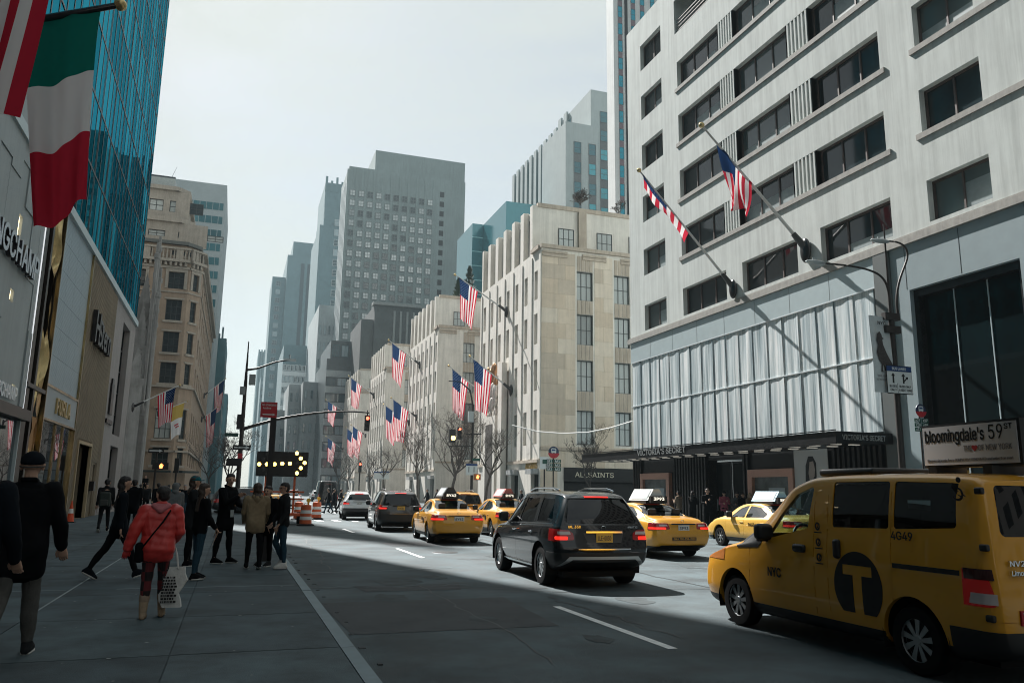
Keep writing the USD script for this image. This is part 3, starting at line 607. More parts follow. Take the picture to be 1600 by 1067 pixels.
# ribbed jeweller front
hs_ = lshop('beige vertically ribbed stone shop front with black script letters', 'ribbed_stone_front', 42, 50.5, 12)
rib = pm('beige_rib', (.22, .18, .125), .75, var=.14, scale=.8, streak=.25)
mb = MB(); wall(mb, LF, 41.85, 50.4, .15, 12.7, [(43.0, 46.6, .15, 3.75), (48.2, 49.2, .15, 2.9)], .9); mb.box(LX - 12, LX - .95, 41.85, 50.4, .15, 12.65); mb.out('wall', rib, hs_)
for y in np.arange(41.9, 50.3, .19):
    z0 = 4.0 if 42.85 < y < 46.65 else (3.0 if 48.05 < y < 49.25 else .16)
    mb = MB(); mb.poly([(-.07, 0), (.07, 0), (.045, .07), (-.045, .07)], (np.array([LX + .004, y + .07, z0]), np.array([0, 1.0, 0]), np.array([1.0, 0, 0]), UPV), 0, 12.6 - z0); mb.out('rib', rib, hs_)
bl = pm('sign_black', (.006, .006, .007), .3)
for ch, y, h, dy in (('H', 42.9, 1.5, 0), ('S', 44.0, 1.25, .0), ('t', 44.85, 1.25, 0), ('e', 45.6, 1.25, 0), ('r', 46.4, 1.2, 0), ('n', 47.15, 1.2, 0)):
    mb = MB(); text(mb, ch, h, (np.array([LX + .12, y, 8.75]), np.array([0, 1.0, 0]), np.array([1.0, 0, 0])), .2, True); mb.out('letter', bl, hs_)
mb = MB()
for a, b, c, d in ((42.84, 43.0, .15, 3.9), (46.6, 46.76, .15, 3.9), (43.0, 46.6, 3.75, 3.9)): mb.fbox(LF, a, b, c, d, -.3, .14)
mb.out('door_surround', pm('sand_stone', (.36, .28, .17), .7, var=.1), hs_)
mb = MB(); mb.fbox(LF, 47.4, 47.9, 1.5, 2.0, .08, .3); mb.out('wall_box', bl, hs_)
# pale pier front with dark window strip
pf = lshop('pale stone corner front with a tall dark window strip and a small black crest', 'pale_stone_front', 50.4, 60.7, 12)
pale = pm('pale_pink_stone', (.27, .25, .24), .75, var=.08, scale=1.0, streak=.2)
hs = [(54.2, 57.6, 4.9, 11.9), (54.2, 57.6, .3, 4.2)]
mb = MB(); wall(mb, LF, 50.45, 60.2, .15, 12.7, hs, .5); mb.box(LX - 12, LX - .55, 50.45, 60.15, .15, 12.65); mb.quad((LX, 60.2, .15), (LX - 12, 60.2, .15), (LX - 12, 60.2, 12.7), (LX, 60.2, 12.7)); mb.out('wall', pale, pf)
for h in hs: window(pf, LF, h, .42, 2, 5 if h[2] > 4 else 2, black, dkp, .09, .08)
mb = MB(); mb.fbox(LF, 51.5, 52.5, 5.9, 7.7, .01, .12); mb.fbox(LF, 51.7, 52.3, 7.7, 8.0, .01, .1); mb.fbox(LF, 50.9, 53.3, 5.35, 5.6, .01, .1); mb.out('crest', bl, pf)
# tower
tw = T('blue_glass_tower', 'tall blue mirrored glass tower with black mullions rising behind the flags', 'skyscraper', (LX, 40, 12.8))
gl = [usdkit.material(stage, f'/World/Looks/blue_mirror_{i}', {'g': ('glossy_bsdf', {'color': c, 'roughness': .02})}, [], surface='g.BSDF') for i, c in enumerate(((.022, .21, .285), (.017, .165, .225), (.03, .26, .345)))]
mull = pm('black_mullion', (.012, .014, .018), .4, .3)
TH = 150.0
mb = MB(); mb.box(LX - 30, LX - .12, 8, 60.05, 12.72, TH); mb.out('core', mull, tw)
mb = MB(); mb.fbox(LF, 8, 60.2, 12.72, 13.1, -.1, .14); mb.out('base_sill', steel, tw)
fl = [13.1 + 3.05 * k for k in range(12)]; us = list(np.arange(60.12, 33.4, -1.06)); pr = random.Random(2)
for j in range(len(fl) - 1):
    for i in range(len(us) - 1):
        b, a = us[i], us[i + 1]; t1, t2 = pr.gauss(0, .0025), pr.gauss(0, .0025); c, d = fl[j] + .04, fl[j + 1] - .04
        mb = MB(); x = LX - .006
        mb.quad((x + t1, a, c), (x + t2, b, c), (x - t1, b, d), (x - t2, a, d)); mb.out('mirror_pane', pr.choice(gl), tw)
mb = MB(); mb.quad((LX - .012, 8, 13.1), (LX - .012, us[-1], 13.1), (LX - .012, us[-1], TH), (LX - .012, 8, TH)); mb.quad((LX - .012, us[-1], fl[-1]), (LX - .012, 60.1, fl[-1]), (LX - .012, 60.1, TH), (LX - .012, us[-1], TH)); mb.out('upper_glass', gl[0], tw)
for i, y in enumerate(us[:-1]):
    mb = MB(); mb.fbox(LF, y - .05, y + .05, 13.1, TH, -.03, .006); mb.out('mullion', mull, tw)
    if i % 3 == 1: mb = MB(); mb.fbox(LF, y - .26, y - .2, 13.1, TH, -.03, .003); mb.out('mullion', mull, tw)
for y in np.arange(9, 33.5, 1.06): mb = MB(); mb.fbox(LF, y - .05, y + .05, 13.1, 60, -.03, .004); mb.out('mullion', mull, tw)
for z in fl[1:] + [fl[-1] + 3.05 * k for k in range(1, 6)]: mb = MB(); mb.fbox(LF, 9, 60.12, z - .05, z + .05, -.03, .012); mb.out('floor_bar', mull, tw)
# ================================================================ cathedral across the side street
cath_m = pm('cathedral_stone', (.25, .25, .24), .85, var=.2, scale=.9, detail=8, bump=.3, bscale=8, streak=.3)
ca = T('cathedral', 'grey gothic stone cathedral front with buttresses and pinnacles, past the pale corner shop', 'church', (LX - 5, 100, 0))
mb = MB(); mb.box(LX - 60, LX - 6, 85, 128, 0, 24); mb.poly([(-24, 24), (0, 44), (24, 24)], (np.array([LX - 60, 106.5, 0]), np.array([0, 1.0, 0]), np.array([1.0, 0, 0])), 6, 50); mb.out('nave', cath_m, ca)
def spire(y, w, zs, zt, x):
    mb = MB(); mb.box(x - w, x, y - w / 2, y + w / 2, 0, zs)
    mb.out('tower', cath_m, ca); mb = MB(); c = (x - w / 2, y)
    an = np.arange(8) * math.pi / 4 + math.pi / 8; rr = w * .47
    base = [(c[0] + rr * math.cos(a), c[1] + rr * math.sin(a), zs) for a in an]; v = base + [(c[0], c[1], zt)]
    mb.add(v, [(i, (i + 1) % 8, 8) for i in range(8)]); mb.out('spire', cath_m, ca)
spire(121.5, 9.4, 76, 112, LX - 8.4); 
for y, x, w, z in ((81.5, LX - .2, 1.2, 15.0), (84.0, LX + .1, 1.3, 19.5), (86.6, LX + .3, 1.2, 14), (89.5, LX - .1, 1.6, 24), (95, LX - .4, 1.6, 24), (100, LX + .3, 1.3, 16), (113, LX + .1, 1.4, 16)):
    x = -.1005 * y
    mb = MB(); mb.box(x - 2.6, x, y - w / 2, y + w / 2, .1, z * .55); mb.box(x - 2.4, x - .25, y - w * .42, y + w * .42, z * .55, z * .78)
    mb.poly([(-w * .5, 0), (w * .5, 0), (0, w * .8)], (np.array([x - 2.6, y, z * .55]), np.array([0, 1.0, 0]), np.array([1.0, 0, 0])), 0, 2.6)
    mb.out('buttress', cath_m, ca)
    mb = MB(); c = (x - 1.1, y); s = w * .36
    mb.box(c[0] - s, c[0] + s, y - s, y + s, z * .78, z * .86); mb.add([(c[0] - s, y - s, z * .86), (c[0] + s, y - s, z * .86), (c[0] + s, y + s, z * .86), (c[0] - s, y + s, z * .86), (c[0], y, z)], [(0, 1, 4), (1, 2, 4), (2, 3, 4), (3, 0, 4)])
    for k in range(4):
        q = trimesh.creation.icosphere(1, .13); q.apply_translation((c[0] + s * (.8 - .2 * k), y, z * (.88 + .03 * k))); mb.tm(q)
    mb.out('pinnacle', cath_m, ca)
for k in range(5): mb = MB(); mb.box(LX - 6, LX + 1.6 - .35 * k, 80.5, 128, .148 + .17 * k, .148 + .17 * (k + 1) - .001); mb.out('step', cath_m, ca)
mb = MB(); mb.box(LX - 2.4, LX - 1.4, 80.6, 88.5, .9, 11); mb.out('transept_wall', cath_m, ca)
for k, y in enumerate(np.arange(80.7, 104, .62)):
    x = -.1015 * y + (.0, -.45, -.1, -.3)[k % 4]; zt2 = (21, 25, 19, 26, 23, 20)[k % 6]; mb = MB(); mb.lathe([(.16, .9), (.16, zt2 - 1.6), (.26, zt2 - 1.5), (.26, zt2 - 1.1), (.14, zt2 - 1.0), (.14, zt2)], (x + .2, y, 0), 6); mb.out('shaft', cath_m, ca)
# ================================================================ stone corner store and its neighbours
SY = 135.0
tan = pm('tan_brick', (.31, .24, .18), .85, var=.16, scale=.9, detail=8, bump=.2, bscale=12, streak=.18)
trimm = pm('cream_stone', (.34, .31, .265), .85, var=.12, scale=1.2, streak=.22)
pane_s = pane_look('store_pane', (.02, .028, .03), (.30, .33, .32), .35)
st_ = T('corner_store_building', 'tan brick corner store with a balustrade, set back top storeys and a rounded corner', 'building', (LX, 150, 0))
c0 = onY(294, 450, SY)[0]; c1 = LX                                    # chamfer from c0 on the cross street to the avenue line
ch = c1 - c0; CHD = np.array([c1 - c0, ch, 0.0]); CHL = np.linalg.norm(CHD); CHU = CHD / CHL
Nf = frame((0, SY, 0), (1, 0, 0), (0, -1, 0)); Cf = frame((c0, SY, 0), CHU, (CHU[1], -CHU[0], 0)); Ef = frame((c1, SY + ch, 0), (0, 1, 0), (1, 0, 0))
zt = onY(294, 408, SY)[2]
zf = lambda y: onY(294, y, SY)[2]
rows = [(zf(705), zf(673)), (zf(640), zf(600)), (zf(600) + 1.2, zf(572) + .3), (zf(548), zf(520)), (zf(502), zf(470)), (zf(454), zf(427))]
rows = [(a, b) for a, b in ((zf(727), zf(700)), (zf(700) + 1.4, zf(640)), (zf(600), zf(568)), (zf(552), zf(520)), (zf(502), zf(470)), (zf(453), zf(427)))]
xa = [onY(258, 490, SY)[0], onY(283, 490, SY)[0]]; pw = xa[1] - xa[0]
hN = []
for k in range(-3, 1):
    for a, b in rows: hN.append((xa[0] + (pw + 3.4) * k, xa[1] + (pw + 3.4) * k, a, b))
hC = [(CHL * .3, CHL * .72, a, b) for a, b in rows]
hE = [(3 + 7.0 * k, 6.2 + 7.0 * k, a, b) for k in range(9) for a, b in rows]
mb = MB(); wall(mb, Nf, LX - 50, c0, 0, zt, hN, .4); wall(mb, Cf, 0, CHL, 0, zt, hC, .4); wall(mb, Ef, 0, 66, 0, zt, hE, .4)
mb.box(LX - 50, c0, SY + .45, SY + 60, 0, zt - .1); mb.box(c0 - 1, LX - .5, SY + ch + .2, SY + 66, 0, zt - .1); mb.out('wall', tan, st_)
for h in hN: window(st_, Nf, h, .35, 3, 3, winf, pane_s, .1, .08, .09)
for h in hC: window(st_, Cf, h, .35, 2, 3, winf, pane_s, .1, .08, .09)
for h in hE[:30]: window(st_, Ef, h, .35, 3, 3, winf, pane_s, .1, .08, .09)
for fr, L0, L1, hh in ((Nf, LX - 50, c0, hN), (Cf, 0, CHL, hC)):
    for h in hh:
        mb = MB()
        if h[3] > zf(440): 
            for a, b, c, d in ((h[0] - .45, h[0] - .02, h[2], h[3]), (h[1] + .02, h[1] + .45, h[2], h[3]), (h[0] - .45, h[1] + .45, h[3] + .02, h[3] + .5)): mb.fbox(fr, a, b, c, d, .004, .16)
        else:
            mb.fbox(fr, h[0] - .3, h[1] + .3, h[2] - .4, h[2] - .03, .004, .2); mb.out('window_sill', trimm, st_); mb = MB(); mb.fbox(fr, h[0] - .3, h[1] + .3, h[3] + .03, h[3] + .3, .004, .12); mb.out('window_head', trimm, st_); continue
        mb.out('window_surround', trimm, st_)
for a, b, d in ((zf(607), zf(604), .35), (zf(707), zf(704), .35), (zf(459), zf(457), .15), (zt - 1.5, zt - 1.1, .25), (zt - .45, zt, .75)):
    mb = MB(); mb.fbox(Nf, LX - 50, c0, a, b, .01, d); mb.fbox(Cf, 0, CHL, a, b, .01, d); mb.fbox(Ef, 0, 66, a, b, .01, d); mb.out('cornice' if d > .5 else 'string_course', trimm, st_)
for fr, L0, L1 in ((Nf, c0 - 22, c0), (Cf, 0, CHL)):
    for u in np.arange(L0 + .2, L1 - .4, .75): mb = MB(); mb.fbox(fr, u, u + .35, zt - 1.05, zt - .48, .01, .55); mb.out('dentil', trimm, st_)
bz = zt + 2.0
for fr, L0, L1 in ((Nf, c0 - 22, c0), (Cf, 0, CHL), (Ef, 0, 66)):
    mb = MB(); mb.fbox(fr, L0, L1, bz - .3, bz, -.1, .5); mb.out('handrail', trimm, st_)
    if fr is Ef: continue
    n = int((L1 - L0) / .55)
    for k in range(n):
        u = L0 + (k + .5) * (L1 - L0) / n; mb = MB(); O, U, N = fr; p = O + U * u + N * .2
        if k % 9 == 0 or k % 9 == 1: mb.fbox(fr, u - .27, u + .27, zt + .01, bz - .31, -.05, .4); mb.out('pedestal', trimm, st_)
        else: mb.lathe([(.1, 0), (.17, .3), (.12, .8), (.1, 1.2), (.15, 1.68)], (p[0], p[1], zt + .01), 6); mb.out('baluster', trimm, st_)
# set back storeys (each with windows) following the same chamfer
def tier(ins, z0, z1, hN2, name, cap):
    a = c0 - ins * .55; y0 = SY + ins; d = 2.6; e = c1 - ins * .6
    N2 = frame((0, y0, 0), (1, 0, 0), (0, -1, 0)); dd = np.array([e - a, e - a, 0]); L = np.linalg.norm(dd); C2 = frame((a, y0, 0), dd / L, (dd[1] / L, -dd[0] / L, 0)); E2 = frame((e, y0 + e - a, 0), (0, 1, 0), (1, 0, 0))
    mb = MB(); wall(mb, N2, LX - 50, a, z0, z1, hN2, .3); wall(mb, C2, 0, L, z0, z1, [], .3); wall(mb, E2, 0, 50, z0, z1, [], .3)
    mb.box(LX - 50, a, y0 + .35, y0 + 45, z0, z1 - .05); mb.box(a - 1, e - .05, y0 + e - a, y0 + 45, z0, z1 - .05); mb.out(name, trimm if ins > 2 else tan, st_)
    for h in hN2: window(st_, N2, h, .25, 2, 2, winf, pane_s, .1, .08, .09)
    mb = MB()
    for f, L0, L1 in ((N2, LX - 50, a + .3), (C2, -.2, L + .2), (E2, -.2, 50)): mb.fbox(f, L0, L1, z1, z1 + cap, -.5, .55)
    mb.out('eave', pm('slate_eave', (.10, .11, .105), .7, var=.2) if ins < 2 else trimm, st_)
Z = lambda y, Y=SY + 3: onY(294, y, Y)[2]
zA = Z(384, SY + 1.6); tier(1.6, zt - .05, zA - .1, [(xa[0] + k * 6.2, xa[1] + k * 6.2 + .8, zt + 1.2, zA - 1.0) for k in (-2, -1, 0)], 'attic_wall', .55)
zB = Z(348, SY + 4.5); tier(4.5, zA + .5, zB - .3, [(xa[0] + .4 + k * 4.6, xa[0] + 3.0 + k * 4.6, zA + 2.0, zB - 1.8) for k in (-3, -2, -1, 0, 1)], 'tier_wall', .8)
zC = Z(300, SY + 6.5); tier(6.5, zB + .5, zC - .2, [(xa[0] - 1.5 + k * 3.2, xa[0] + .7 + k * 3.2, zB + 2.2, zB + 4.2) for k in (-3, -2, -1, 0, 1)], 'upper_tier_wall', .7)
mb = MB(); mb.box(LX - 50, c0 - 4.2, SY + 8, SY + 44, zC + .4, zC + 2.6); mb.out('roof_block', pm('lead_roof', (.30, .34, .34), .6, var=.15), st_)
mb = MB(); mb.fbox(Nf, LX - 30, c0 + .0, 4.0, 4.3, .4, 2.4); mb.fbox(Cf, 0, CHL + .5, 4.0, 4.3, .36, 2.4); mb.out('awning', pm('green_awning', (.02, .035, .035), .7), st_)
def slab(name, label, x0, x1, y0, y1, z1, mat, cat='skyscraper', z0=0.0):
    t = T(name, label, cat, ((x0 + x1) / 2, (y0 + y1) / 2, 0)); mb = MB(); mb.box(x0, x1, y0, y1, z0, z1); mb.out('wall', mat, t); return t
def grid(t, fr, us, vs, w, h, fmat, pmat, cols=1, rows=2, fw=.12, skip=0.0, rr=None):
    """windows of a far building: a proud frame with its pane, each a part"""
    for u in us:
        for v in vs:
            if rr and rr.random() < skip: continue
            window(t, fr, (u, u + w, v, v + h), -.1, cols, rows, fmat, pmat, fw, .06, fw * .8)
# banded tower behind the store
bandm = pm('band_concrete', (.24, .28, .29), .8, var=.08, scale=.3); bandg = pane_look('band_glass', (.015, .06, .07), (.02, .085, .1), .5, ior=1.7, refl=(.45, .8, .9))
Yb = 216.0; xr = onY(355, 290, Yb)[0]; ztb = onY(355, 290, Yb)[2]
bt = slab('banded_tower', 'teal glass office tower with pale horizontal bands behind the tan store', xr - 34, xr, Yb, Yb + 40, ztb, bandm)
bf = frame((0, Yb, 0), (1, 0, 0), (0, -1, 0))
z = ztb - 5.2
while z > 20:
    mb = MB(); mb.fbox(bf, xr - 33.6, xr - .5, z - 2.0, z, .01, .06); q = mb.out('window_band', bandg, bt)
    mb = MB()
    for u in np.arange(xr - 33.6, xr - 1, 1.6): mb.fbox(bf, u, u + .12, z - 2.0, z, .065, .11)
    mb.out('glazing_bars', bandm, q, kind='stuff'); z -= 3.75
mb = MB(); mb.box(xr - 34, xr - 23.3, Yb + 4, Yb + 30, ztb, ztb + 7); mb.out('roof_house', bandm, bt)
for x in (xr - 19, xr - 14.5): mb = MB(); mb.cyl((x, Yb + 3, ztb), (x + (1.5 if x > xr - 16 else -1.5), Yb + 3, ztb + 4.5), .07, .03, 5); mb.out('mast', mull, bt)
mb = MB(); mb.box(xr - 20, xr - 13, Yb + 2, Yb + 8, ztb, ztb + 1.2); mb.out('roof_rail', mull, bt)
# slim far blocks on the left
far_t = [pm(f'far_stone_{i}', c, .85, var=.1, scale=.25, streak=.1) for i, c in enumerate(((.115, .185, .205), (.26, .30, .31), (.07, .15, .17), (.33, .37, .38)))]
far_p = pane_look('far_pane', (.015, .035, .042), (.22, .28, .30), .4)
for (px, pyy, Y, w, lab) in ((342, 528, 250, 22, 'dark rough topped block far down the left side'), (351, 615, 330, 30, 'low blue block farthest down the left side')):
    q = onY(px, pyy, Y); t = slab('far_left_block', lab, q[0] - w, q[0] + (1.2 if px > 345 else 2.2), Y, Y + 30, q[2], far_t[2])
    f = frame((0, Y, 0), (1, 0, 0), (0, -1, 0)); e = frame((q[0] + (1.2 if px > 345 else 2.2), 0, 0), (0, 1, 0), (1, 0, 0))
    grid(t, e, np.arange(Y + 1.5, Y + 28, 4), np.arange(12, q[2] - 4, 5), 2.2, 3, far_t[1], far_p)
    grid(t, f, np.arange(q[0] - 8, q[0], 4), np.arange(12, q[2] - 4, 5), 2, 3, far_t[1], far_p)
    if px < 345:
        for k in range(4): mb = MB(); mb.box(q[0] - 2 + k * .9, q[0] - 1.5 + k * .9, Y + .5, Y + 3, q[2], q[2] + 1.5 + 2 * (k % 2)); mb.out('finial', far_t[0], t)
# ================================================================ towers ahead and to the right
tm_ = pm('tower_limestone', (.19, .235, .235), .85, var=.10, scale=.12, detail=9, streak=.2)
tw_f = pm('tower_sash', (.12, .135, .135), .6)
tp = pane_look('tower_pane', (.02, .03, .032), (.33, .36, .36), .6)
Y0 = 240.0
A = onY(543, 262, Y0); Bq = onY(588, 238, Y0); Cq = onY(728, 254, Y0); zl = A[2] + .6; zh = Cq[2]
t = T('stone_office_tower', 'massive grey stone office tower with rows of square windows in the middle of the view', 'skyscraper', ((A[0] + Cq[0]) / 2, Y0, 0))
mb = MB(); mb.box(A[0] + .6, Cq[0], Y0, Y0 + 20, 0, zl - .0); mb.box(Bq[0], Cq[0] - .02, Y0 + .9, Y0 + 19, zl, zh + .0); mb.out('wall', tm_, t)
tf = frame((0, Y0, 0), (1, 0, 0), (0, -1, 0)); xs = np.linspace(onY(551, 300, Y0)[0], onY(672, 316, Y0)[0], 10)
zrow = [onY(552, 299, Y0)[2] - 1.5 - 3.27 * k for k in range(23)]
for u in xs:
    for v in zrow: window(t, tf, (u - .86, u + .86, v, v + 2.0), -.1, 2, 2, tw_f, tp, .12, .06, .1)
stair = pm('stair_opening', (.02, .022, .022), .8); xst = onY(691, 300, Y0)[0]
for v in zrow + [zrow[0] + 3.27]: mb = MB(); mb.fbox(tf, xst - .7, xst + .7, v + .1, v + 1.9, .01, .03); mb.out('stair_window', stair, t)
for i in range(len(xs) + 1):
    u = xs[0] - 1.6 + i * (xs[1] - xs[0]); mb = MB(); mb.fbox(tf, u - .35, u + .35, 20, zl - 1, .01, .14); mb.out('pier', tm_, t)
sfw = frame((A[0] + .6, 0, 0), (0, 1, 0), (-1, 0, 0))
for k in range(6):
    mb = MB(); mb.fbox(sfw, Y0 + .6 + k * 3.3, Y0 + 2.3 + k * 3.3, 20, zl - 3, .01, .12); mb.out('side_pier', far_t[3], t)
# stepped gothic crowned tower
t = T('stepped_tower', 'slender pale tower with stepped shoulders and a crenellated crown left of the grey tower', 'skyscraper', (30, 330, 0)); Y = 330.0; f = frame((0, Y, 0), (1, 0, 0), (0, -1, 0))
xl, xm = onY(491, 500, Y)[0], onY(509, 300, Y)[0]
mb = MB(); mb.box(xl, xl + 34, Y, Y + 40, 0, onY(490, 350, Y)[2]); mb.box(xl + 1.6, xl + 33, Y + 1.2, Y + 38, 0, onY(497, 320, Y)[2]); mb.box(xm, xm + 26, Y + 2.5, Y + 34, 0, onY(512, 282, Y)[2]); mb.out('wall', far_t[0], t)
zc = onY(512, 282, Y)[2]
for k in range(7): mb = MB(); mb.box(xm + k * 2.2, xm + .9 + k * 2.2, Y + 2.3, Y + 4, zc - 4, zc + (2.8 if k % 2 == 0 else 1.0)); mb.out('crown_fin', far_t[0], t)
for i, u in enumerate((xl + 6.0, xl + 8.6, xl + 12.6)):
    for k in range(15): window(t, f, (u, u + 1.9, 50 + k * 4.4, 52.9 + k * 4.4), -.1, 1, 2, far_t[3], far_p, .2, .08)
for k in range(2): window(t, frame((0, Y + 1.2, 0), (1, 0, 0), (0, -1, 0)), (xl + 8 + k * 3.2, xl + 10 + k * 3.2, zc - 17, zc - 10), -.1, 1, 3, far_t[3], far_p, .25, .1)
# slab with two dark slots
t = T('slotted_tower', 'blue grey tower with two dark vertical slots left of the stepped tower', 'skyscraper', (25, 420, 0)); Y = 420.0; f = frame((0, Y, 0), (1, 0, 0), (0, -1, 0)); e = onY(449, 398, Y); zq = e[2]
mb = MB(); mb.box(e[0] + .3, e[0] + 40, Y, Y + 50, 0, zq); mb.box(onY(459, 380, Y)[0], e[0] + 38, Y + 2, Y + 44, 0, onY(462, 376, Y)[2]); mb.box(e[0] - 6.5, e[0] + .2, Y + 4, Y + 40, 0, onY(438, 430, Y)[2]); mb.out('wall', far_t[0], t)
for px in (471, 481): u = onY(px, 450, Y)[0]; mb = MB(); mb.fbox(f, u - .9, u + .9, 55, zq - 4, .02, .1); mb.out('dark_slot', pm('slot_dark', (.03, .05, .06), .5), t)
for k in range(14): window(t, frame((0, Y + 4, 0), (1, 0, 0), (0, -1, 0)), (e[0] - 4.6, e[0] - 2.2, 48 + k * 4.5, 50.6 + k * 4.5), -.1, 2, 2, far_t[1], far_p, .2, .1)
# more far towers: (x px left, x px right, y px top, Y, material, label, columns, floor)
for xl_, xr_, yt, Y, mi, lab, nc, fh in ((430, 452, 474, 520, 0, 'blue hazy tower shoulder left of the slotted tower', 4, 5.2), (404, 441, 549, 640, 2, 'teal fluted top tower, leftmost of the far towers', 7, 5.5), (408, 446, 588, 560, 0, 'broad low teal block in front of the fluted tower', 7, 4.4),
        (444, 480, 538, 300, 0, 'pale block with white window grid below the slotted tower', 0, 4.2), (499, 527, 476, 262, 3, 'white gridded facade squeezed beside the grey tower', 4, 5.6)):
    a, b = onY(xl_, yt, Y), onY(xr_, yt, Y); t = slab('far_tower', lab, a[0], b[0], Y, Y + 40, a[2], far_t[mi]); f = frame((0, Y, 0), (1, 0, 0), (0, -1, 0)); w = b[0] - a[0]
    if lab.startswith('teal fluted'):
        for k in range(9): mb = MB(); mb.fbox(f, a[0] + w * k / 9, a[0] + w * (k + .55) / 9, 30, a[2] + 1.4, .01, .8); mb.out('flute', far_t[0], t)
    elif nc: grid(t, f, [a[0] + w * (k + .25) / nc for k in range(nc)], np.arange(18, a[2] - fh, fh), w / nc * .55, fh * .55, far_t[1], far_p, 1, 1, .15)
    else:
        gwm = pm('white_grid', (.6, .62, .62), .7); z9 = onY(460, 570, Y)[2]
        while z9 > 16:
            for k in range(6): u = a[0] + w * k / 6; window(t, f, (u + .1, u + w / 6 - .1, z9 - 2.3, z9), -.05, 2, 1, gwm, far_p, .16, .1)
            mb = MB(); mb.fbox(f, a[0], b[0], z9 - 4.1, z9 - 2.5, .01, .14); mb.out('spandrel', gwm, t); z9 -= 4.2
for xl_, xr_, yt, Y, mi, lab in ((452, 487, 600, 235, 3, 'low pale corner block with three windows per floor'), (474, 512, 596, 226, 1, 'low grey stone block beside the striped building'), (425, 470, 640, 250, 3, 'lowest pale facade at the end of the avenue')):
    a, b = onY(xl_, yt, Y), onY(xr_, yt, Y); x0 = max(a[0], 19.5 if Y < 260 else a[0]); t = slab('far_low_block', lab, a[0], b[0] + 3, Y, Y + 25, a[2], far_t[mi], 'building'); f = frame((0, Y, 0), (1, 0, 0), (0, -1, 0)); w = b[0] - a[0]
    grid(t, f, [a[0] + w * (k + .3) / 4 for k in range(4)], np.arange(8, a[2] - 4, 4.6), w / 4 * .4, 2.4, far_t[0], far_p)
# striped building and dark set back roof
t = T('striped_building', 'dark office building with pale horizontal bands past the last wing', 'building', (26, 215, 0)); Y = 205.0; f = frame((0, Y, 0), (1, 0, 0), (0, -1, 0)); a = onY(511, 560, Y); b = onY(577, 560, Y)
mb = MB(); mb.box(a[0], b[0] + 8, Y, Y + 30, 0, a[2]); mb.box(a[0] + 1.0, b[0] + 12, Y + 2, Y + 28, 0, onY(540, 531, Y)[2]); mb.out('wall', pm('dark_curtain', (.06, .075, .08), .4, var=.3, scale=.5), t)
for k in range(8):
    z9 = onY(511, 578, Y)[2] - k * 4.1
    if z9 < 6: break
    mb = MB(); mb.fbox(f, a[0] - .05, b[0], z9 - 1.7, z9, .01, .2); mb.out('pale_band', far_t[3], t)
    for j in range(4): w = (b[0] - a[0]) / 4; window(t, f, (a[0] + w * j + .15, a[0] + w * (j + 1) - .15, z9 - 4.0, z9 - 1.85), -.03, 2, 1, black, far_p, .1, .06)
for k in range(5): u = a[0] + 1.5 + k * 2.3; window(t, frame((0, Y + 2, 0), (1, 0, 0), (0, -1, 0)), (u, u + 1.7, a[2] + 1, a[2] + 4), -.02, 2, 1, far_t[2], far_p, .1, .06)
t = T('dark_roof_house', 'dark set back rooftop building with columns above the third wing', 'building', (32, 190, 0)); Y = 190.0; a = onY(586, 476, Y); b = onY(650, 480, Y); f = frame((0, Y, 0), (1, 0, 0), (0, -1, 0)); dk = pm('dark_roof_stone', (.075, .085, .088), .8, var=.15, scale=.4)
mb = MB(); mb.box(a[0], b[0] + 8, Y, Y + 25, 0, a[2]); mb.box(a[0] - 3, a[0], Y + 1, Y + 20, 0, onY(580, 498, Y)[2]); mb.out('wall', dk, t); mb = MB(); mb.fbox(f, a[0] - .5, b[0] + 8, a[2], a[2] + .7, -2, .6); mb.out('cornice', pm('roof_trim', (.2, .22, .22), .8), t)
for k in range(5): u = a[0] + 4.6 + k * 1.6; mb = MB(); mb.fbox(f, u, u + .5, 34, a[2] - 1.2, .01, .3); mb.out('column', pm('roof_trim', (.2, .22, .22), .8), t)
# striped stone skyscraper on the right with teal glass neighbour
t = T('ribbed_skyscraper', 'tall ribbed stone skyscraper with dark window strips rising over the nearest wing', 'skyscraper', (60, 140, 0)); rs = pm('rib_stone', (.24, .285, .29), .85, var=.06, scale=.3, streak=.1); Y = 130.0
cx = onY(923, 140, Y); zt3 = cx[2]; x0 = cx[0]; f = frame((0, Y, 0), (1, 0, 0), (0, -1, 0)); lf = frame((x0, 0, 0), (0, 1, 0), (-1, 0, 0))
px_of = lambda z, Yq: (x0, Yq, z)
steps = [(Y, Y + 14, zt3), (Y + 14, Y + 44, zt3 - 1.0), (Y + 44, Y + 78, zt3 - 12)]
mb = MB(); mb.box(x0, x0 + 30, Y, Y + 14, 0, zt3); mb.box(x0 + .02, x0 + 28, Y + 14, Y + 44, 0, zt3 - 1); mb.box(x0 + .04, x0 + 28, Y + 44, Y + 78, 0, zt3 - 12); mb.box(x0 - 6.5, x0, Y - 3, Y + 9, 0, onY(897, 192, Y - 3)[2]); mb.out('wall', rs, t)
rsd = pm('rib_spandrel', (.075, .09, .095), .7); rsg = pane_look('rib_pane', (.02, .05, .06), (.03, .16, .19), .4, refl=(.6, .9, 1))
for i, u in enumerate(np.arange(x0 + 1.9, x0 + 12, 4.1)):
    for k in range(11):
        z9 = zt3 - 6.5 - k * 3.9; window(t, f, (u, u + 1.6, z9, z9 + 2.3), -.04, 1, 2, rsd, rsg, .1, .05)
        mb = MB(); mb.fbox(f, u, u + 1.6, z9 - 1.58, z9 - .02, .01, .05); mb.out('spandrel', rsd, t)
f2 = frame((0, Y - 3, 0), (1, 0, 0), (0, -1, 0))
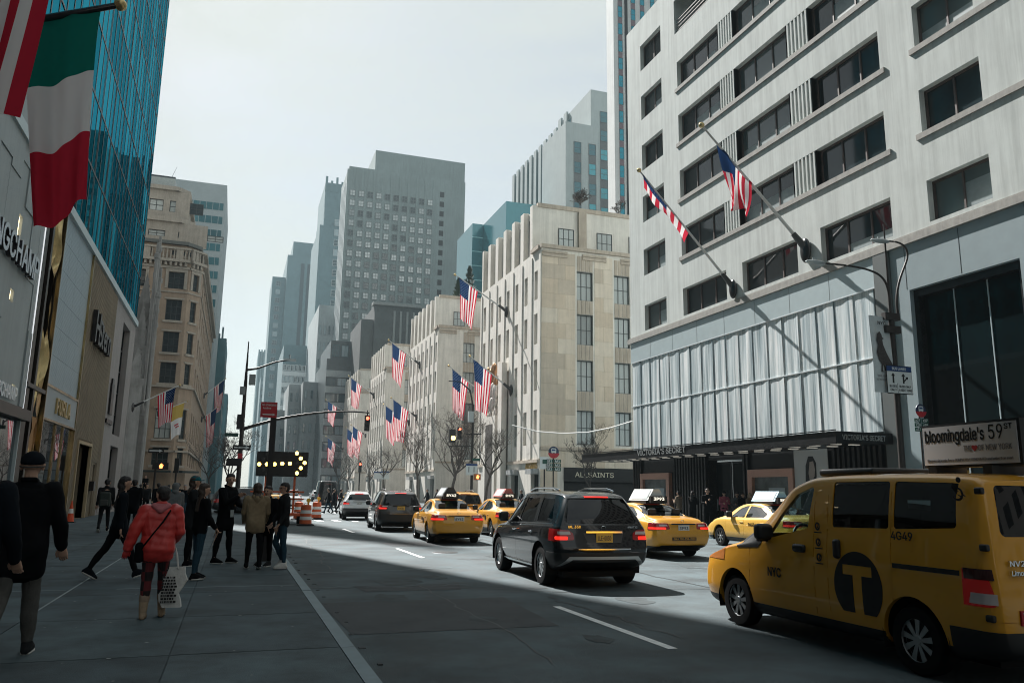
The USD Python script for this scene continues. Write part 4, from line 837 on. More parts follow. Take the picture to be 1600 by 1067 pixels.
for u in (x0 - 4.9, x0 - 1.9):
    for k in range(9): z9 = onY(897, 192, Y - 3)[2] - 6 - k * 3.9; window(t, f2, (u, u + 1.5, z9, z9 + 2.3), -.04, 1, 2, rsd, rsg, .1, .05); mb = MB(); mb.fbox(f2, u, u + 1.5, z9 - 1.58, z9 - .02, .01, .05); mb.out('spandrel', rsd, t)
for a, b, zz in steps:
    for u in np.arange(a + 1.2 if a > Y else a + 9.6, b - 1, 3.0):
        mb = MB(); mb.fbox(lf, u, u + 1.3, 26, zz - 1.5, .03, .07); q = mb.out('window_strip', pm('strip_teal', (.03, .12, .14), .25, .2), t)
        mb = MB(); mb.fbox(lf, u + 1.35, u + 2.95, 26, zz + .5, .04, .45); mb.out('rib', rs, t)
t = T('teal_glass_block', 'teal glass block at the foot of the ribbed skyscraper', 'building', (45, 150, 0)); Y = 132.0; q = onY(781, 330, Y); e = onY(812, 314, Y); tg = pm('teal_glass', (.05, .17, .20), .15, .3)
mb = MB(); mb.box(q[0], e[0] + 5, Y + 18, Y + 30, 0, e[2] + 1); mb.box(q[0] + 2.2, e[0] + 6, Y + 3, Y + 18, 0, e[2] + .8); mb.out('wall', tg, t); f = frame((0, Y + 18, 0), (1, 0, 0), (0, -1, 0))
for k in range(8): mb = MB(); mb.fbox(f, q[0], q[0] + 2.2, e[2] - 2 - 3 * k, e[2] - 1.8 - 3 * k, .01, .06); mb.out('floor_bar', pm('teal_bar', (.2, .42, .46), .4), t)
# white tower sliver with blue windows behind the white office building
t = T('white_pier_tower', 'white pier tower with blue windows, a sliver beside the white office building', 'skyscraper', (60, 100, 0)); Y = 100.0; q = onY(958, 0, Y); f = frame((0, Y, 0), (1, 0, 0), (0, -1, 0)); lf = frame((q[0], 0, 0), (0, 1, 0), (-1, 0, 0)); wt = pm('white_pier', (.52, .54, .54), .8, var=.05, scale=.4, streak=.12); bp = pm('blue_pane', (.03, .24, .32), .08, .6)
mb = MB(); mb.box(q[0], q[0] + 40, Y, Y + 2.4, 0, 120); mb.out('wall', wt, t)
for k in range(26):
    z9 = 36 + k * 2.9
    for u in (q[0] + .75, q[0] + 3.0, q[0] + 4.6, q[0] + 6.4): window(t, f, (u, u + .75, z9, z9 + 1.9), -.03, 1, 2, rsd, bp, .05, .04); mb = MB(); mb.fbox(f, u, u + .75, z9 - .95, z9 - .05, .005, .03); mb.out('spandrel', pm('mauve_spandrel', (.16, .12, .14), .6), t)
mb = MB(); mb.fbox(f, q[0] + 1.9, q[0] + 2.4, 30, 118, .01, .1); mb.out('dark_joint', mull, t)

# the avenue goes on behind the viewer: plain blocks with window grids (seen only in reflections)
gridm = usdkit.material(stage, '/World/Looks/window_grid_wall', {'g': ('geometry', {}), 'sx': ('separate_xyz', {}), 'ad': ('math', {'math_type': 'add'}), 'cx': ('combine_xyz', {}),
    'b': ('brick_texture', {'offset': 0.0, 'scale': 1.0, 'brick_width': 3.1, 'row_height': 3.7, 'mortar_size': .75, 'mortar_smooth': 0.0, 'color1': (.03, .04, .045), 'color2': (.06, .07, .075), 'mortar': (.26, .26, .25)}), 'p': ('principled_bsdf', {'roughness': .7})},
    [('g.position', 'sx.vector'), ('sx.x', 'ad.value1'), ('sx.y', 'ad.value2'), ('ad.value', 'cx.x'), ('sx.z', 'cx.y'), ('cx.vector', 'b.vector'), ('b.color', 'p.base_color')], surface='p.BSDF')
for x0, x1, y0, y1, z1, lab in ((RX + .3, RX + 40, -34, 7.9, 42, 'stone block behind the viewer, right of the avenue'), (RX, RX + 40, -120, -52, 75, 'tall stone block farther behind the viewer, right of the avenue'), (LX - 40, LX - .2, -28, 7.9, 48, 'stone block behind the viewer, left of the avenue'), (LX - 40, LX, -120, -46, 80, 'tall stone block farther behind the viewer, left of the avenue'), (-60, 90, -330, -300, 95, 'distant block closing the avenue behind the viewer')):
    slab('rear_block', lab, x0, x1, y0, y1, z1, gridm, 'building')
mb = MB(); mb.box(LX - 14, LX - .14, 8, 14, 0, 60); mb.out('party_wall', pale, pf)
# ================================================================ vehicles
def ext_side(pts, x0=-2.0, x1=2.0, rad=0.0):
    c = m3.CrossSection([pts])
    if c.area() < 1e-9: c = m3.CrossSection([pts[::-1]])
    if rad: c = c.offset(-rad, m3.JoinType.Round, 2.0, 24).offset(rad, m3.JoinType.Round, 2.0, 24)
    return c.extrude(x1 - x0).transform(np.array([[0, 0, 1.0, x0], [1.0, 0, 0, 0], [0, 1.0, 0, 0]]))
def ext_rear(pts, y0, y1, rad=0.0, mirror=False):
    c = m3.CrossSection([pts])
    if c.area() < 1e-9: c = m3.CrossSection([pts[::-1]])
    if rad: c = c.offset(-rad, m3.JoinType.Round, 2.0, 24).offset(rad, m3.JoinType.Round, 2.0, 24)
    m = c.extrude(y1 - y0).transform(np.array([[1.0, 0, 0, 0], [0, 0, -1.0, y1], [0, 1.0, 0, 0]]))
    return m + m.mirror((1, 0, 0)) if mirror else m
def mbox(x0, x1, y0, y1, z0, z1): return m3.Manifold.cube((x1 - x0, y1 - y0, z1 - z0)).translate((x0, y0, z0))
def rbox(x0, x1, y0, y1, z0, z1, r, k=10):
    s = m3.Manifold.sphere(r, k)
    return m3.Manifold.batch_hull([s.translate((x, y, z)) for x in (x0 + r, x1 - r) for y in (y0 + r, y1 - r) for z in (z0 + r, z1 - r)])
def loft(sp):
    """closed body surface from side profile, plan and section curves"""
    P1 = lambda k: Pch(*np.array(sp[k], float).T, extrapolate=True)
    top, belt, wid, rw, bot = (P1(k) for k in ('top', 'belt', 'wid', 'roofw', 'bot')); rear, front = P1('rear'), P1('front')
    ry = np.array(sp['rear'])[:, 1].min(); fy = np.array(sp['front'])[:, 1].max()
    ys = np.unique(np.concatenate([ry + np.array([0, .012, .035, .07, .12, .18, .25]), np.linspace(ry + .34, fy - .34, 52), fy - np.array([.25, .18, .12, .07, .035, .012, 0])]))
    rings = []
    for y in ys:
        d = min(y - ry, fy - y); rd = .16; e = max(0, 1 - d / rd); shr = 1 - sp.get('round', .085) * e ** 2.2
        zt, w, zb = float(top(y)), float(wid(y)) * shr, float(bot(y)); bl = min(float(belt(y)), zt - .03); r_ = min(float(rw(y)), w * .93) * (1 - .04 * e ** 2)
        zt -= .035 * e ** 2; zb += .04 * e ** 2; zr = max(bl + .004, zt - .085); sh = sp.get('shoulder', .94)
        c = [(0, zb), (w * .78, zb), (w * .93, zb + .05), (w * .975, zb + .16), (w, zb + .42 * (bl - zb)), (w * .995, zb + .72 * (bl - zb)), (w * .972, bl - .05), (w * sh, bl)]
        for t in (.35, .7): c.append((w * sh * (1 - t) + r_ * t + .02 * math.sin(t * 3.14) * (zr - bl), bl + (zr - bl) * t))
        c += [(r_, zr), (r_ * .955, zr + (zt - zr) * .55), (r_ * .82, zr + (zt - zr) * .83), (r_ * .45, zt - (zt - zr) * .03), (0, zt)]
        c = np.array(c); k = np.arange(len(c)); kk = np.linspace(0, len(c) - 1, (len(c) - 1) * 3 + 1)
        c = np.stack([Pch(k, c[:, 0])(kk), Pch(k, c[:, 1])(kk)], 1)
        fr_, ff = max(0, 1 - (y - ry) / 1.1) ** 1.0, max(0, 1 - (fy - y) / .8)
        yy = y + (rear(np.clip(c[:, 1], sp['rear'][0][0], sp['rear'][-1][0])) - ry) * fr_ + (front(np.clip(c[:, 1], sp['front'][0][0], sp['front'][-1][0])) - fy) * ff
        rings.append(np.column_stack([c[:, 0], yy, c[:, 1]]))
    Rg = np.array(rings); nS, nK = Rg.shape[:2]
    full = np.concatenate([Rg, (Rg * [-1, 1, 1])[:, -2:0:-1]], 1); nF = full.shape[1]
    V = [full.reshape(-1, 3)]; F = []
    for i in range(nS - 1):
        for j in range(nF):
            a, b, c, d = i * nF + j, i * nF + (j + 1) % nF, (i + 1) * nF + (j + 1) % nF, (i + 1) * nF + j
            F += [(a, b, c), (a, c, d)]
    base = nS * nF
    for end in (0, nS - 1):                       # bowed end caps, ruled from side to side
        ring = Rg[end]; n = 12; rows = []
        for k in range(nK):
            row = []
            for t in range(n + 1):
                s = 1 - 2 * t / n
                if t == 0: row.append(end * nF + k)
                elif t == n: row.append(end * nF + ((2 * (nK - 1) - k) % nF))
                else:
                    p = ring[k] * [s, 1, 1]; p[1] += (-1 if end == 0 else 1) * sp.get('bow', .07) * (1 - abs(s) ** 2.4) * min(1, ring[k][0] / .3)
                    row.append(base + sum(len(x) for x in V[1:])); V.append(p[None])
            rows.append(row)
        for k in range(nK - 1):
            for t in range(n):
                a, b, c, d = rows[k][t], rows[k][t + 1], rows[k + 1][t + 1], rows[k + 1][t]
                F += [(a, b, c), (a, c, d)] if end == 0 else [(a, c, b), (a, d, c)]
    m = trimesh.Trimesh(np.vstack(V), np.array(F), process=False); m.merge_vertices(digits_vertex=5)
    m.update_faces(m.nondegenerate_faces(height=1e-9)); m.remove_unreferenced_vertices()
    if m.volume < 0: m.invert()
    return m
def to_m(m, d=0.0):
    v = m.vertices + (m.vertex_normals * d if d else 0)
    return m3.Manifold(m3.Mesh(np.asarray(v, np.float32), np.asarray(m.faces, np.uint32)))
tyre = pm('tyre_rubber', (.010, .011, .012), .8, spec=.15); alloy = pm('alloy', (.42, .44, .45), .3, .8); hub = pm('dark_wheel', (.03, .032, .034), .4, .5)
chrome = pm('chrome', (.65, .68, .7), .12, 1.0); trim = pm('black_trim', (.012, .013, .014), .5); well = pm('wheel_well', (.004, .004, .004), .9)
redl = pm('red_lens', (.15, .005, .008), .12, coat=.6, emis=(1, .03, .02), es=.02); redlit = pm('lit_brake_lens', (.6, .02, .02), .2, emis=(1, .03, .015), es=.5); clearl = pm('clear_lens', (.55, .5, .5), .12, coat=.5)
tint = glass_look('tinted_car_glass', (.05, .07, .075), 1.6); cglass = glass_look('car_glass', (.22, .32, .33), 2.3); fglass = glass_look('clear_car_glass', (.7, .78, .78), 1.4); seatm = pm('seat_dark', (.025, .025, .027), .7)
plate_w = pm('plate_white', (.62, .62, .58), .4); plate_y = pm('plate_amber', (.66, .42, .08), .4); ink = pm('plate_ink', (.02, .025, .06), .5)
def pnt(name, c, **k): return usdkit.material(stage, f'/World/Looks/{name}', {'p': ('principled_bsdf', {'base_color': c, 'roughness': k.get('r', .32), 'metallic': k.get('m', 0.0), 'specular_ior_level': k.get('s', .3), 'coat_weight': 1.0, 'coat_roughness': .03}),
        'g': ('geometry', {}), 'n': ('noise_texture', {'scale': 9.0, 'detail': 5.0}), 'mr': ('map_range', {'from_min': .35, 'from_max': .75, 'to_min': .0, 'to_max': .07}), }, [('g.position', 'n.vector'), ('n.fac', 'mr.value'), ('mr.result', 'p.coat_roughness')], surface='p.BSDF')
YEL = pnt('taxi_yellow', (.68, .32, .022), r=.4); YEL2 = pnt('taxi_yellow_pale', (.74, .44, .08), r=.4)
SP = {}
SP['van'] = dict(top=[(-2.38, 1.83), (-1.8, 1.865), (-.7, 1.875), (-.1, 1.86), (.30, 1.775), (.75, 1.51), (1.2, 1.21), (1.5, 1.07), (1.95, .985), (2.2, .91), (2.36, .79)], belt=[(-2.38, 1.30), (-.4, 1.28), (0, 1.25), (.8, 1.06), (1.5, .98), (2.36, .74)],
    wid=[(-2.38, .845), (-1.6, .865), (1.4, .865), (2.0, .84), (2.36, .74)], roofw=[(-2.38, .74), (-1, .76), (.2, .75), (.9, .70), (1.4, .74), (2.36, .60)], bot=[(-2.38, .30), (-1.8, .22), (1.8, .2), (2.36, .24)],
    rear=[(.2, -2.36), (.45, -2.38), (.75, -2.38), (1.1, -2.34), (1.86, -2.2)], front=[(.2, 2.3), (.5, 2.36), (.75, 2.34), (.95, 2.25)], wb=1.4625, wr=.315, tw=.2, bow=.05, shoulder=.965,
    side=[[(.84, 1.10), (.58, 1.38), (.24, 1.64), (-.08, 1.74), (.0, 1.27)], [(-.40, 1.30), (-.40, 1.78), (-1.22, 1.78), (-1.22, 1.32)], [(-1.28, 1.32), (-1.28, 1.78), (-2.0, 1.76), (-2.02, 1.36)]],
    rearwin=[(-.66, 1.30), (.66, 1.30), (.60, 1.74), (-.60, 1.74)], ws=[(-.66, 1.16), (.66, 1.16), (.62, 1.76), (-.62, 1.76)], wsy=.2, seams=[(-.11, 1), (-.33, 1), (-1.25, 1), (1.12, 0)],
    tail=[(.80, .72), (1.0, .72), (1.0, 1.03), (.83, 1.03)], taily=-2.07, pz=.64)
SP['ml'] = dict(top=[(-2.38, 1.70), (-1.7, 1.745), (-.4, 1.765), (.25, 1.745), (.55, 1.67), (1.25, 1.19), (1.5, 1.12), (2.0, 1.04), (2.3, .9), (2.4, .78)], belt=[(-2.38, 1.14), (-1, 1.12), (.5, 1.06), (1.4, 1.02), (2.4, .74)],
    wid=[(-2.38, .93), (-1.5, .965), (1.4, .955), (2.0, .92), (2.4, .78)], roofw=[(-2.38, .62), (-1, .665), (.4, .66), (1.2, .72), (2.4, .62)], bot=[(-2.38, .44), (-1.8, .30), (1.8, .27), (2.4, .34)],
    rear=[(.3, -2.3), (.5, -2.38), (.72, -2.40), (.85, -2.36), (1.12, -2.30), (1.76, -1.88)], front=[(.3, 2.36), (.6, 2.42), (.95, 2.3)], wb=1.4575, wr=.37, tw=.255,
    side=[[(.95, 1.12), (.52, 1.56), (.1, 1.625), (.1, 1.12)], [(.03, 1.12), (.03, 1.625), (-.78, 1.62), (-.96, 1.15)], [(-1.14, 1.17), (-1.0, 1.62), (-1.62, 1.60), (-1.98, 1.2)]],
    rearwin=[(-.71, 1.16), (.71, 1.16), (.56, 1.62), (-.56, 1.62)], ws=[(-.68, 1.16), (.68, 1.16), (.6, 1.66), (-.6, 1.66)], wsy=.3, seams=[(.07, 1), (1.12, 0), (-1.02, 1)],
    tail=[(.58, .88), (1.0, .85), (1.0, 1.08), (.68, 1.05), (.60, 1.0)], taily=-2.0)
SP['sedan'] = dict(top=[(-2.42, .98), (-2.3, 1.06), (-1.9, 1.11), (-1.6, 1.14), (-1.2, 1.28), (-.75, 1.42), (-.1, 1.475), (.3, 1.45), (.55, 1.39), (1.2, 1.06), (1.45, 1.0), (2.0, .90), (2.32, .76), (2.42, .64)], belt=[(-2.42, .95), (-1.5, 1.0), (0, .96), (1.3, .93), (2.42, .6)],
    wid=[(-2.42, .86), (-1.5, .905), (1.2, .905), (2.0, .87), (2.42, .72)], roofw=[(-2.42, .68), (-1.9, .74), (-1.3, .62), (-.7, .57), (.3, .57), (.9, .66), (1.3, .78), (2.42, .6)], bot=[(-2.42, .34), (-1.8, .22), (1.8, .2), (2.42, .26)],
    rear=[(.2, -2.34), (.45, -2.42), (.7, -2.43), (.9, -2.36), (1.1, -2.3)], front=[(.2, 2.36), (.5, 2.43), (.8, 2.34)], wb=1.3875, wr=.325, tw=.21,
    side=[[(.78, 1.0), (.42, 1.30), (.12, 1.375), (-.02, 1.385), (-.02, 1.0)], [(-.09, 1.0), (-.09, 1.385), (-.62, 1.34), (-1.12, 1.14), (-1.1, 1.03)]],
    rearwin=[(-.64, 1.13), (.64, 1.13), (.50, 1.415), (-.50, 1.415)], ws=[(-.66, 1.06), (.66, 1.06), (.52, 1.40), (-.52, 1.40)], wsy=.35, seams=[(-.055, 1), (1.0, 0), (-1.05, 0)],
    tail=[(.40, .80), (1.0, .76), (1.0, .97), (.44, .95)], taily=-2.06, rwy=-.5)
SP['minivan'] = dict(top=[(-2.5, 1.64), (-1.8, 1.70), (-.4, 1.735), (.4, 1.70), (.8, 1.58), (1.5, 1.14), (1.75, 1.06), (2.2, .95), (2.48, .78)], belt=[(-2.5, 1.06), (0, 1.03), (1.4, .98), (2.48, .7)],
    wid=[(-2.5, .95), (-1.5, 1.0), (1.4, .99), (2.0, .95), (2.48, .8)], roofw=[(-2.5, .68), (-1, .72), (.4, .71), (1.2, .74), (2.48, .62)], bot=[(-2.5, .36), (-1.8, .24), (1.8, .22), (2.48, .28)],
    rear=[(.2, -2.44), (.5, -2.52), (.75, -2.52), (1.05, -2.44), (1.72, -2.14)], front=[(.2, 2.42), (.5, 2.5), (.9, 2.4)], wb=1.5, wr=.345, tw=.23,
    side=[[(1.15, 1.07), (.7, 1.5), (.25, 1.6), (.25, 1.07)], [(.17, 1.07), (.17, 1.61), (-.85, 1.6), (-.85, 1.08)], [(-.93, 1.08), (-.93, 1.6), (-1.95, 1.55), (-2.15, 1.14)]],
    rearwin=[(-.78, 1.10), (.78, 1.10), (.64, 1.58), (-.64, 1.58)], ws=[(-.7, 1.12), (.7, 1.12), (.62, 1.62), (-.62, 1.62)], wsy=.5, seams=[(.21, 1), (1.3, 0), (-.89, 1)],
    tail=[(.50, .96), (1.05, .92), (1.05, 1.14), (.80, 1.12)], taily=-2.1)
SP['suv'] = dict(top=[(-2.3, 1.56), (-1.6, 1.62), (-.4, 1.67), (.2, 1.65), (.5, 1.57), (1.2, 1.12), (1.45, 1.05), (2.0, .96), (2.34, .76)], belt=[(-2.3, 1.1), (-1, 1.06), (1.3, .99), (2.34, .7)],
    wid=[(-2.3, .88), (-1.5, .93), (1.4, .925), (2.0, .88), (2.34, .75)], roofw=[(-2.3, .56), (-1, .61), (.4, .61), (1.2, .68), (2.34, .6)], bot=[(-2.3, .46), (-1.8, .30), (1.8, .26), (2.34, .32)],
    rear=[(.3, -2.24), (.55, -2.33), (.8, -2.33), (1.1, -2.22), (1.6, -1.74)], front=[(.3, 2.3), (.6, 2.36), (.9, 2.26)], wb=1.4, wr=.36, tw=.235,
    side=[[(.92, 1.06), (.5, 1.46), (.1, 1.53), (.1, 1.06)], [(.03, 1.06), (.03, 1.53), (-.75, 1.51), (-.95, 1.1)], [(-1.05, 1.12), (-.9, 1.5), (-1.4, 1.46), (-1.7, 1.2)]],
    rearwin=[(-.66, 1.14), (.66, 1.14), (.54, 1.50), (-.54, 1.50)], ws=[(-.64, 1.1), (.64, 1.1), (.56, 1.56), (-.56, 1.56)], wsy=.3, seams=[(.07, 1), (1.1, 0), (-1.0, 1)],
    tail=[(.46, .93), (1.0, .90), (1.0, 1.08), (.74, 1.06)], taily=-1.95)
SP['boxsuv'] = dict(SP['suv'], top=[(-2.25, 1.66), (-1.6, 1.70), (-.4, 1.72), (.3, 1.70), (.6, 1.6), (1.15, 1.16), (1.4, 1.08), (2.0, 1.02), (2.3, .8)], roofw=[(-2.3, .68), (-1, .7), (.4, .69), (1.2, .7), (2.34, .62)], rear=[(.3, -2.2), (.55, -2.3), (.85, -2.3), (1.1, -2.26), (1.7, -2.08)],
    side=[[(.92, 1.1), (.62, 1.5), (.1, 1.57), (.1, 1.1)], [(.03, 1.1), (.03, 1.57), (-.85, 1.57), (-.9, 1.1)], [(-1.0, 1.12), (-1.0, 1.57), (-1.75, 1.55), (-1.9, 1.16)]], rearwin=[(-.72, 1.16), (.72, 1.16), (.66, 1.58), (-.66, 1.58)], tail=[(.72, .9), (1.0, .9), (1.0, 1.2), (.76, 1.2)], taily=-2.1)
SP['boxvan'] = dict(SP['van'], top=[(-2.9, 2.55), (-2, 2.62), (0, 2.62), (.9, 2.5), (1.5, 2.0), (2.0, 1.25), (2.5, 1.05), (2.75, .8)], belt=[(-2.9, 1.3), (1, 1.2), (2, 1.05), (2.75, .7)], wid=[(-2.9, .97), (1.4, .99), (2.75, .85)], roofw=[(-2.9, .78), (.5, .8), (2.75, .7)], bot=[(-2.9, .4), (2.75, .3)],
    rear=[(.3, -2.9), (2.6, -2.84)], front=[(.3, 2.7), (.9, 2.75), (1.2, 2.5)], wb=1.83, side=[[(1.0, 1.35), (1.6, 1.35), (1.1, 1.95), (.9, 1.95)]], rearwin=[(-.7, 1.45), (.7, 1.45), (.68, 2.2), (-.68, 2.2)], ws=[(-.7, 1.3), (.7, 1.3), (.65, 2.2), (-.65, 2.2)], wsy=1.0, tail=[(.86, .8), (1.0, .8), (1.0, 1.3), (.86, 1.3)], taily=-2.7, seams=[(.9, 1)])
_cache = {}
def car_geo(kind):
    if kind in _cache: return _cache[kind]
    sp = SP[kind]; L = loft(sp); B = to_m(L); i1, i2, i3, i4 = to_m(L, -.010), to_m(L, -.018), to_m(L, -.05), to_m(L, .006)
    ry = np.array(sp['rear'])[:, 1].min(); rwy = sp.get('rwy', -1.2); G = {}
    shell = i1 - i2
    sw = [ext_side(p, -2, 2, .035) for p in sp['side']]; rwin = ext_rear(sp['rearwin'], -4, rwy, .05); wsw = ext_rear(sp['ws'], sp['wsy'], 3.2, .05)
    G['side'] = [(s - mbox(-.25, .25, -9, 9, -1, 4)) ^ shell for s in sw]; G['rearw'] = rwin ^ shell; G['ws'] = wsw ^ shell
    body = B - i3
    for s in sw: body -= s - mbox(-.25, .25, -9, 9, -1, 4)
    body = body - rwin - wsw
    arch = [m3.Manifold.cylinder(3.0, sp['wr'] + .065, sp['wr'] + .065, 40).rotate((0, 90, 0)).translate((-1.5, y, sp['wr'] + .015)) - mbox(-.45, .45, -9, 9, -2, 4) for y in (-sp['wb'], sp['wb'])]
    for a in arch: body -= a
    grooves = m3.Manifold()
    gr = B - to_m(L, -.009)
    zb = .32
    for y, tall in sp['seams']:
        grooves += ext_side([(y - .005, zb), (y + .005, zb), (y + .005, 1.68 if tall else .98), (y - .005, 1.68 if tall else .98)])
    if kind != 'boxvan': grooves += ext_rear([(-.8, .60), (.8, .60), (.8, .609), (-.8, .609)], -4, ry + .3)
    body -= grooves ^ gr
    tl = ext_rear(sp['tail'], -4, sp['taily'], .03, True); G['tail'] = tl ^ (i4 - i1); body -= tl ^ (i4 - i2)
    G['tail'] = [G['tail'] ^ mbox(-2, 0, -5, 5, 0, 3), G['tail'] ^ mbox(0, 2, -5, 5, 0, 3)]
    x0, z0 = min(p[0] for p in sp['tail']), min(p[1] for p in sp['tail']); z1 = max(p[1] for p in sp['tail'])
    lit = ext_rear([(x0 + .12, z0 + .03), (.92, z0 + .03), (.92, (z0 * .6 + z1 * .4)), (x0 + .12, z0 * .6 + z1 * .4)], -4, sp['taily'] - .03, .02, True) ^ (to_m(L, .009) - i1); G['lit'] = [lit ^ mbox(-2, 0, -5, 5, 0, 3), lit ^ mbox(0, 2, -5, 5, 0, 3)]
    cl = ext_rear([(x0 + .06, z0 * .45 + z1 * .55), (x0 + .3, z0 * .45 + z1 * .55), (x0 + .3, z1 - .05), (x0 + .08, z1 - .05)], -4, sp['taily'] - .05, .01, True) ^ (to_m(L, .009) - i1); G['clear'] = [cl ^ mbox(-2, 0, -5, 5, 0, 3), cl ^ mbox(0, 2, -5, 5, 0, 3)]
    G['sill'] = (ext_side([(-9, -1), (9, -1), (9, zb + .02), (-9, zb + .02)]) ^ (to_m(L, .004) - i1)) - arch[0] - arch[1]
    G['L'] = L; G['shell'] = lambda d0, d1: to_m(L, d0) - to_m(L, d1)
    # black edge round the glass
    sur = m3.Manifold()
    for p in sp['side']: sur += ext_side(p, -2, 2, .03).scale((1, 1, 1))
    G['body'] = body; G['arch'] = arch; _cache[kind] = G
    return G
def mfo(t, name, man, mat, smooth=28, parent=None, label=None):
    if man.is_empty(): return None
    mb = MB(); mb.mf(man); return mb.out(name, mat, parent or t, smooth=smooth, label=label)
def wheel(t, x, y, r, w, side, spokes=10, look=None, dark=False):
    mb = MB(); h = w / 2
    prof = [(r * .62, -h), (r * .8, -h * 1.02), (r * .93, -h * .98), (r * .985, -h * .78), (r, -h * .4), (r, h * .4), (r * .985, h * .78), (r * .93, h * .98), (r * .8, h * 1.02), (r * .62, h), (r * .62, -h)]
    mb.lathe(prof, (x, y, r), 28, 'x'); wh = mb.out('wheel', tyre, t, smooth=40)
    mb = MB(); o = side * h * .75
    mb.lathe([(r * .6, o * .9), (r * .63, o * 1.2), (r * .655, o * 1.2), (r * .66, o * .4), (r * .6, o * .4)], (x, y, r), 28, 'x')
    mb.lathe([(0, o * 1.12), (r * .12, o * 1.12), (r * .15, o * .95), (r * .15, o * .7)], (x, y, r), 16, 'x')
    for k in range(spokes):
        a = 2 * math.pi * k / spokes + .2; c, s = math.cos(a), math.sin(a); p0, p1 = r * .1, r * .62; w0, w1 = r * .05, r * (.10 if spokes > 7 else .075)
        ring = []
        for p, ww, oo in ((p0, w0, 1.05), (p1, w1, .98)):
            for q, dx in ((-ww, 0), (ww, 0), (ww * .6, -.25), (-ww * .6, -.25)): ring.append((x + o * (oo + dx), y + c * p - s * q, r + s * p + c * q))
        mb.add(ring, [(0, 1, 5, 4), (1, 2, 6, 5), (2, 3, 7, 6), (3, 0, 4, 7), (0, 3, 2, 1), (4, 5, 6, 7)])
    mb.out('rim', look or alloy, wh)
    mb = MB(); mb.lathe([(0, o * .3), (r * .62, o * .3)], (x, y, r), 24, 'x'); mb.out('brake_disc', hub, wh)
def car(kind, name, label, pos, rz, paintm, cat, group=None, scale=1.0, plate='T612', plm=None, glass=None, spokes=10, rimlook=None, lit=True, taxi=False, rails=False, chromebar=False, far=False, ride=0.0, dscale=1.0):
    sp = SP[kind]; G = car_geo(kind); t = T(name, label, cat, (pos[0], pos[1], 0), rz, group, 'local'); t.x.GetPrim().ClearCustomDataByKey('kind'); t.off = np.zeros(3)
    if scale != 1: t.x.AddScaleOp().Set(Gf.Vec3f(scale, scale, scale))
    mfo(t, 'body', G['body'], paintm); gl_ = glass or tint
    for k, s in enumerate(G['side']):
        for h in ((-3, 0), (0, 3)): mfo(t, 'side_window', s ^ mbox(h[0], h[1], -9, 9, 0, 4), fglass if k == 0 and kind == 'van' else gl_)
    mfo(t, 'rear_window', G['rearw'], gl_); mfo(t, 'windscreen', G['ws'], fglass)
    for k in (0, 1):
        tl = mfo(t, 'tail_light', G['tail'][k], redl)
        mfo(t, 'lit_lens', G['lit'][k], redlit if lit else redl, parent=tl); mfo(t, 'clear_lens', G['clear'][k], clearl, parent=tl)
    mfo(t, 'lower_trim', G['sill'], trim)
    ry = np.array(sp['rear'])[:, 1].min(); wr, tw = sp['wr'], sp['tw']; W = max(p[1] for p in sp['wid'])
    for y in (-sp['wb'], sp['wb']):
        for s in (-1, 1):
            wheel(t, s * (W - tw / 2 - .035), y, wr, tw, s, spokes, rimlook)
            mb = MB(); an = np.linspace(-.35, math.pi + .35, 18); R0 = wr + .085
            v = [(s * xx, y + R0 * math.cos(a), wr + .015 + R0 * math.sin(a)) for a in an for xx in (W - .02, .42)]
            n = len(an); mb.add(v, [(2 * i, 2 * i + 1, 2 * i + 3, 2 * i + 2) for i in range(n - 1)])
            v = [(s * .43, y, wr)] + [(s * .43, y + R0 * math.cos(a), wr + .015 + R0 * math.sin(a)) for a in an]
            mb.add(v, [(0, i + 1, i + 2) for i in range(n - 1)]); mb.out('wheel_well', well, t)
    mb = MB(); mb.box(-W + .25, W - .25, -sp['wb'] - .7, sp['wb'] + .5, .2, .3); mb.out('underbody', well, t)
    # plate, mirrors, seats, handles, high brake light, wiper
    L = G['L']; sh = lambda x, z, side: None
    def rear_y(z): return float(Pch(*np.array(sp['rear'], float).T)(np.clip(z, sp['rear'][0][0], sp['rear'][-1][0]))) - sp.get('bow', .07)
    pz = sp.get('pz', min(p[1] for p in sp['tail']) + .06)
    mb = MB(); y = rear_y(pz); mb.box(-.165, .165, y - .022, y - .006, pz - .08, pz + .085); pl = mb.out('number_plate', plm or plate_y, t)
    mb = MB(); text(mb, plate, .075, (np.array([-.13, y - .023, pz - .035]), np.array([1.0, 0, 0]), np.array([0, -1.0, 0])), .002, True, width=.26); mb.out('plate_text', ink, pl)
    mb = MB(); mb.box(-.36, .36, y - .012, y + .02, pz + .095, pz + .125); mb.out('tailgate_bar', chrome if chromebar else trim, t)
    bx = min(p[0] for p in sp['side'][0][:1]); by = sp['side'][0][0][0]
    for s in (-1, 1):
        m = rbox(s * (W + .03) - .11, s * (W + .03) + .11, by - .16, by - .02, sp['side'][0][0][1] + .0, sp['side'][0][0][1] + .19, .05)
        mfo(t, 'mirror', m + mbox(s * W - .09, s * W + .09, by - .08, by - .03, sp['side'][0][0][1] - .02, sp['side'][0][0][1] + .05), trim if not far else paintm)
    for y in (.35, -.75) if kind not in ('boxvan',) else (1.0,):
        for s in (-.38, .38):
            mfo(t, 'seat', rbox(s - .24, s + .24, y - .55, y, .4, .62, .07) + rbox(s - .23, s + .23, y - .66, y - .5, .5, 1.12, .06) + rbox(s - .13, s + .13, y - .67, y - .56, 1.14, 1.32, .05), seatm)
    cow = sp['ws'][0][1]
    mfo(t, 'dashboard', rbox(-.7, .7, sp['side'][0][0][0] - .25, sp['side'][0][0][0] + .3, .7, cow - .06, .06), seatm)
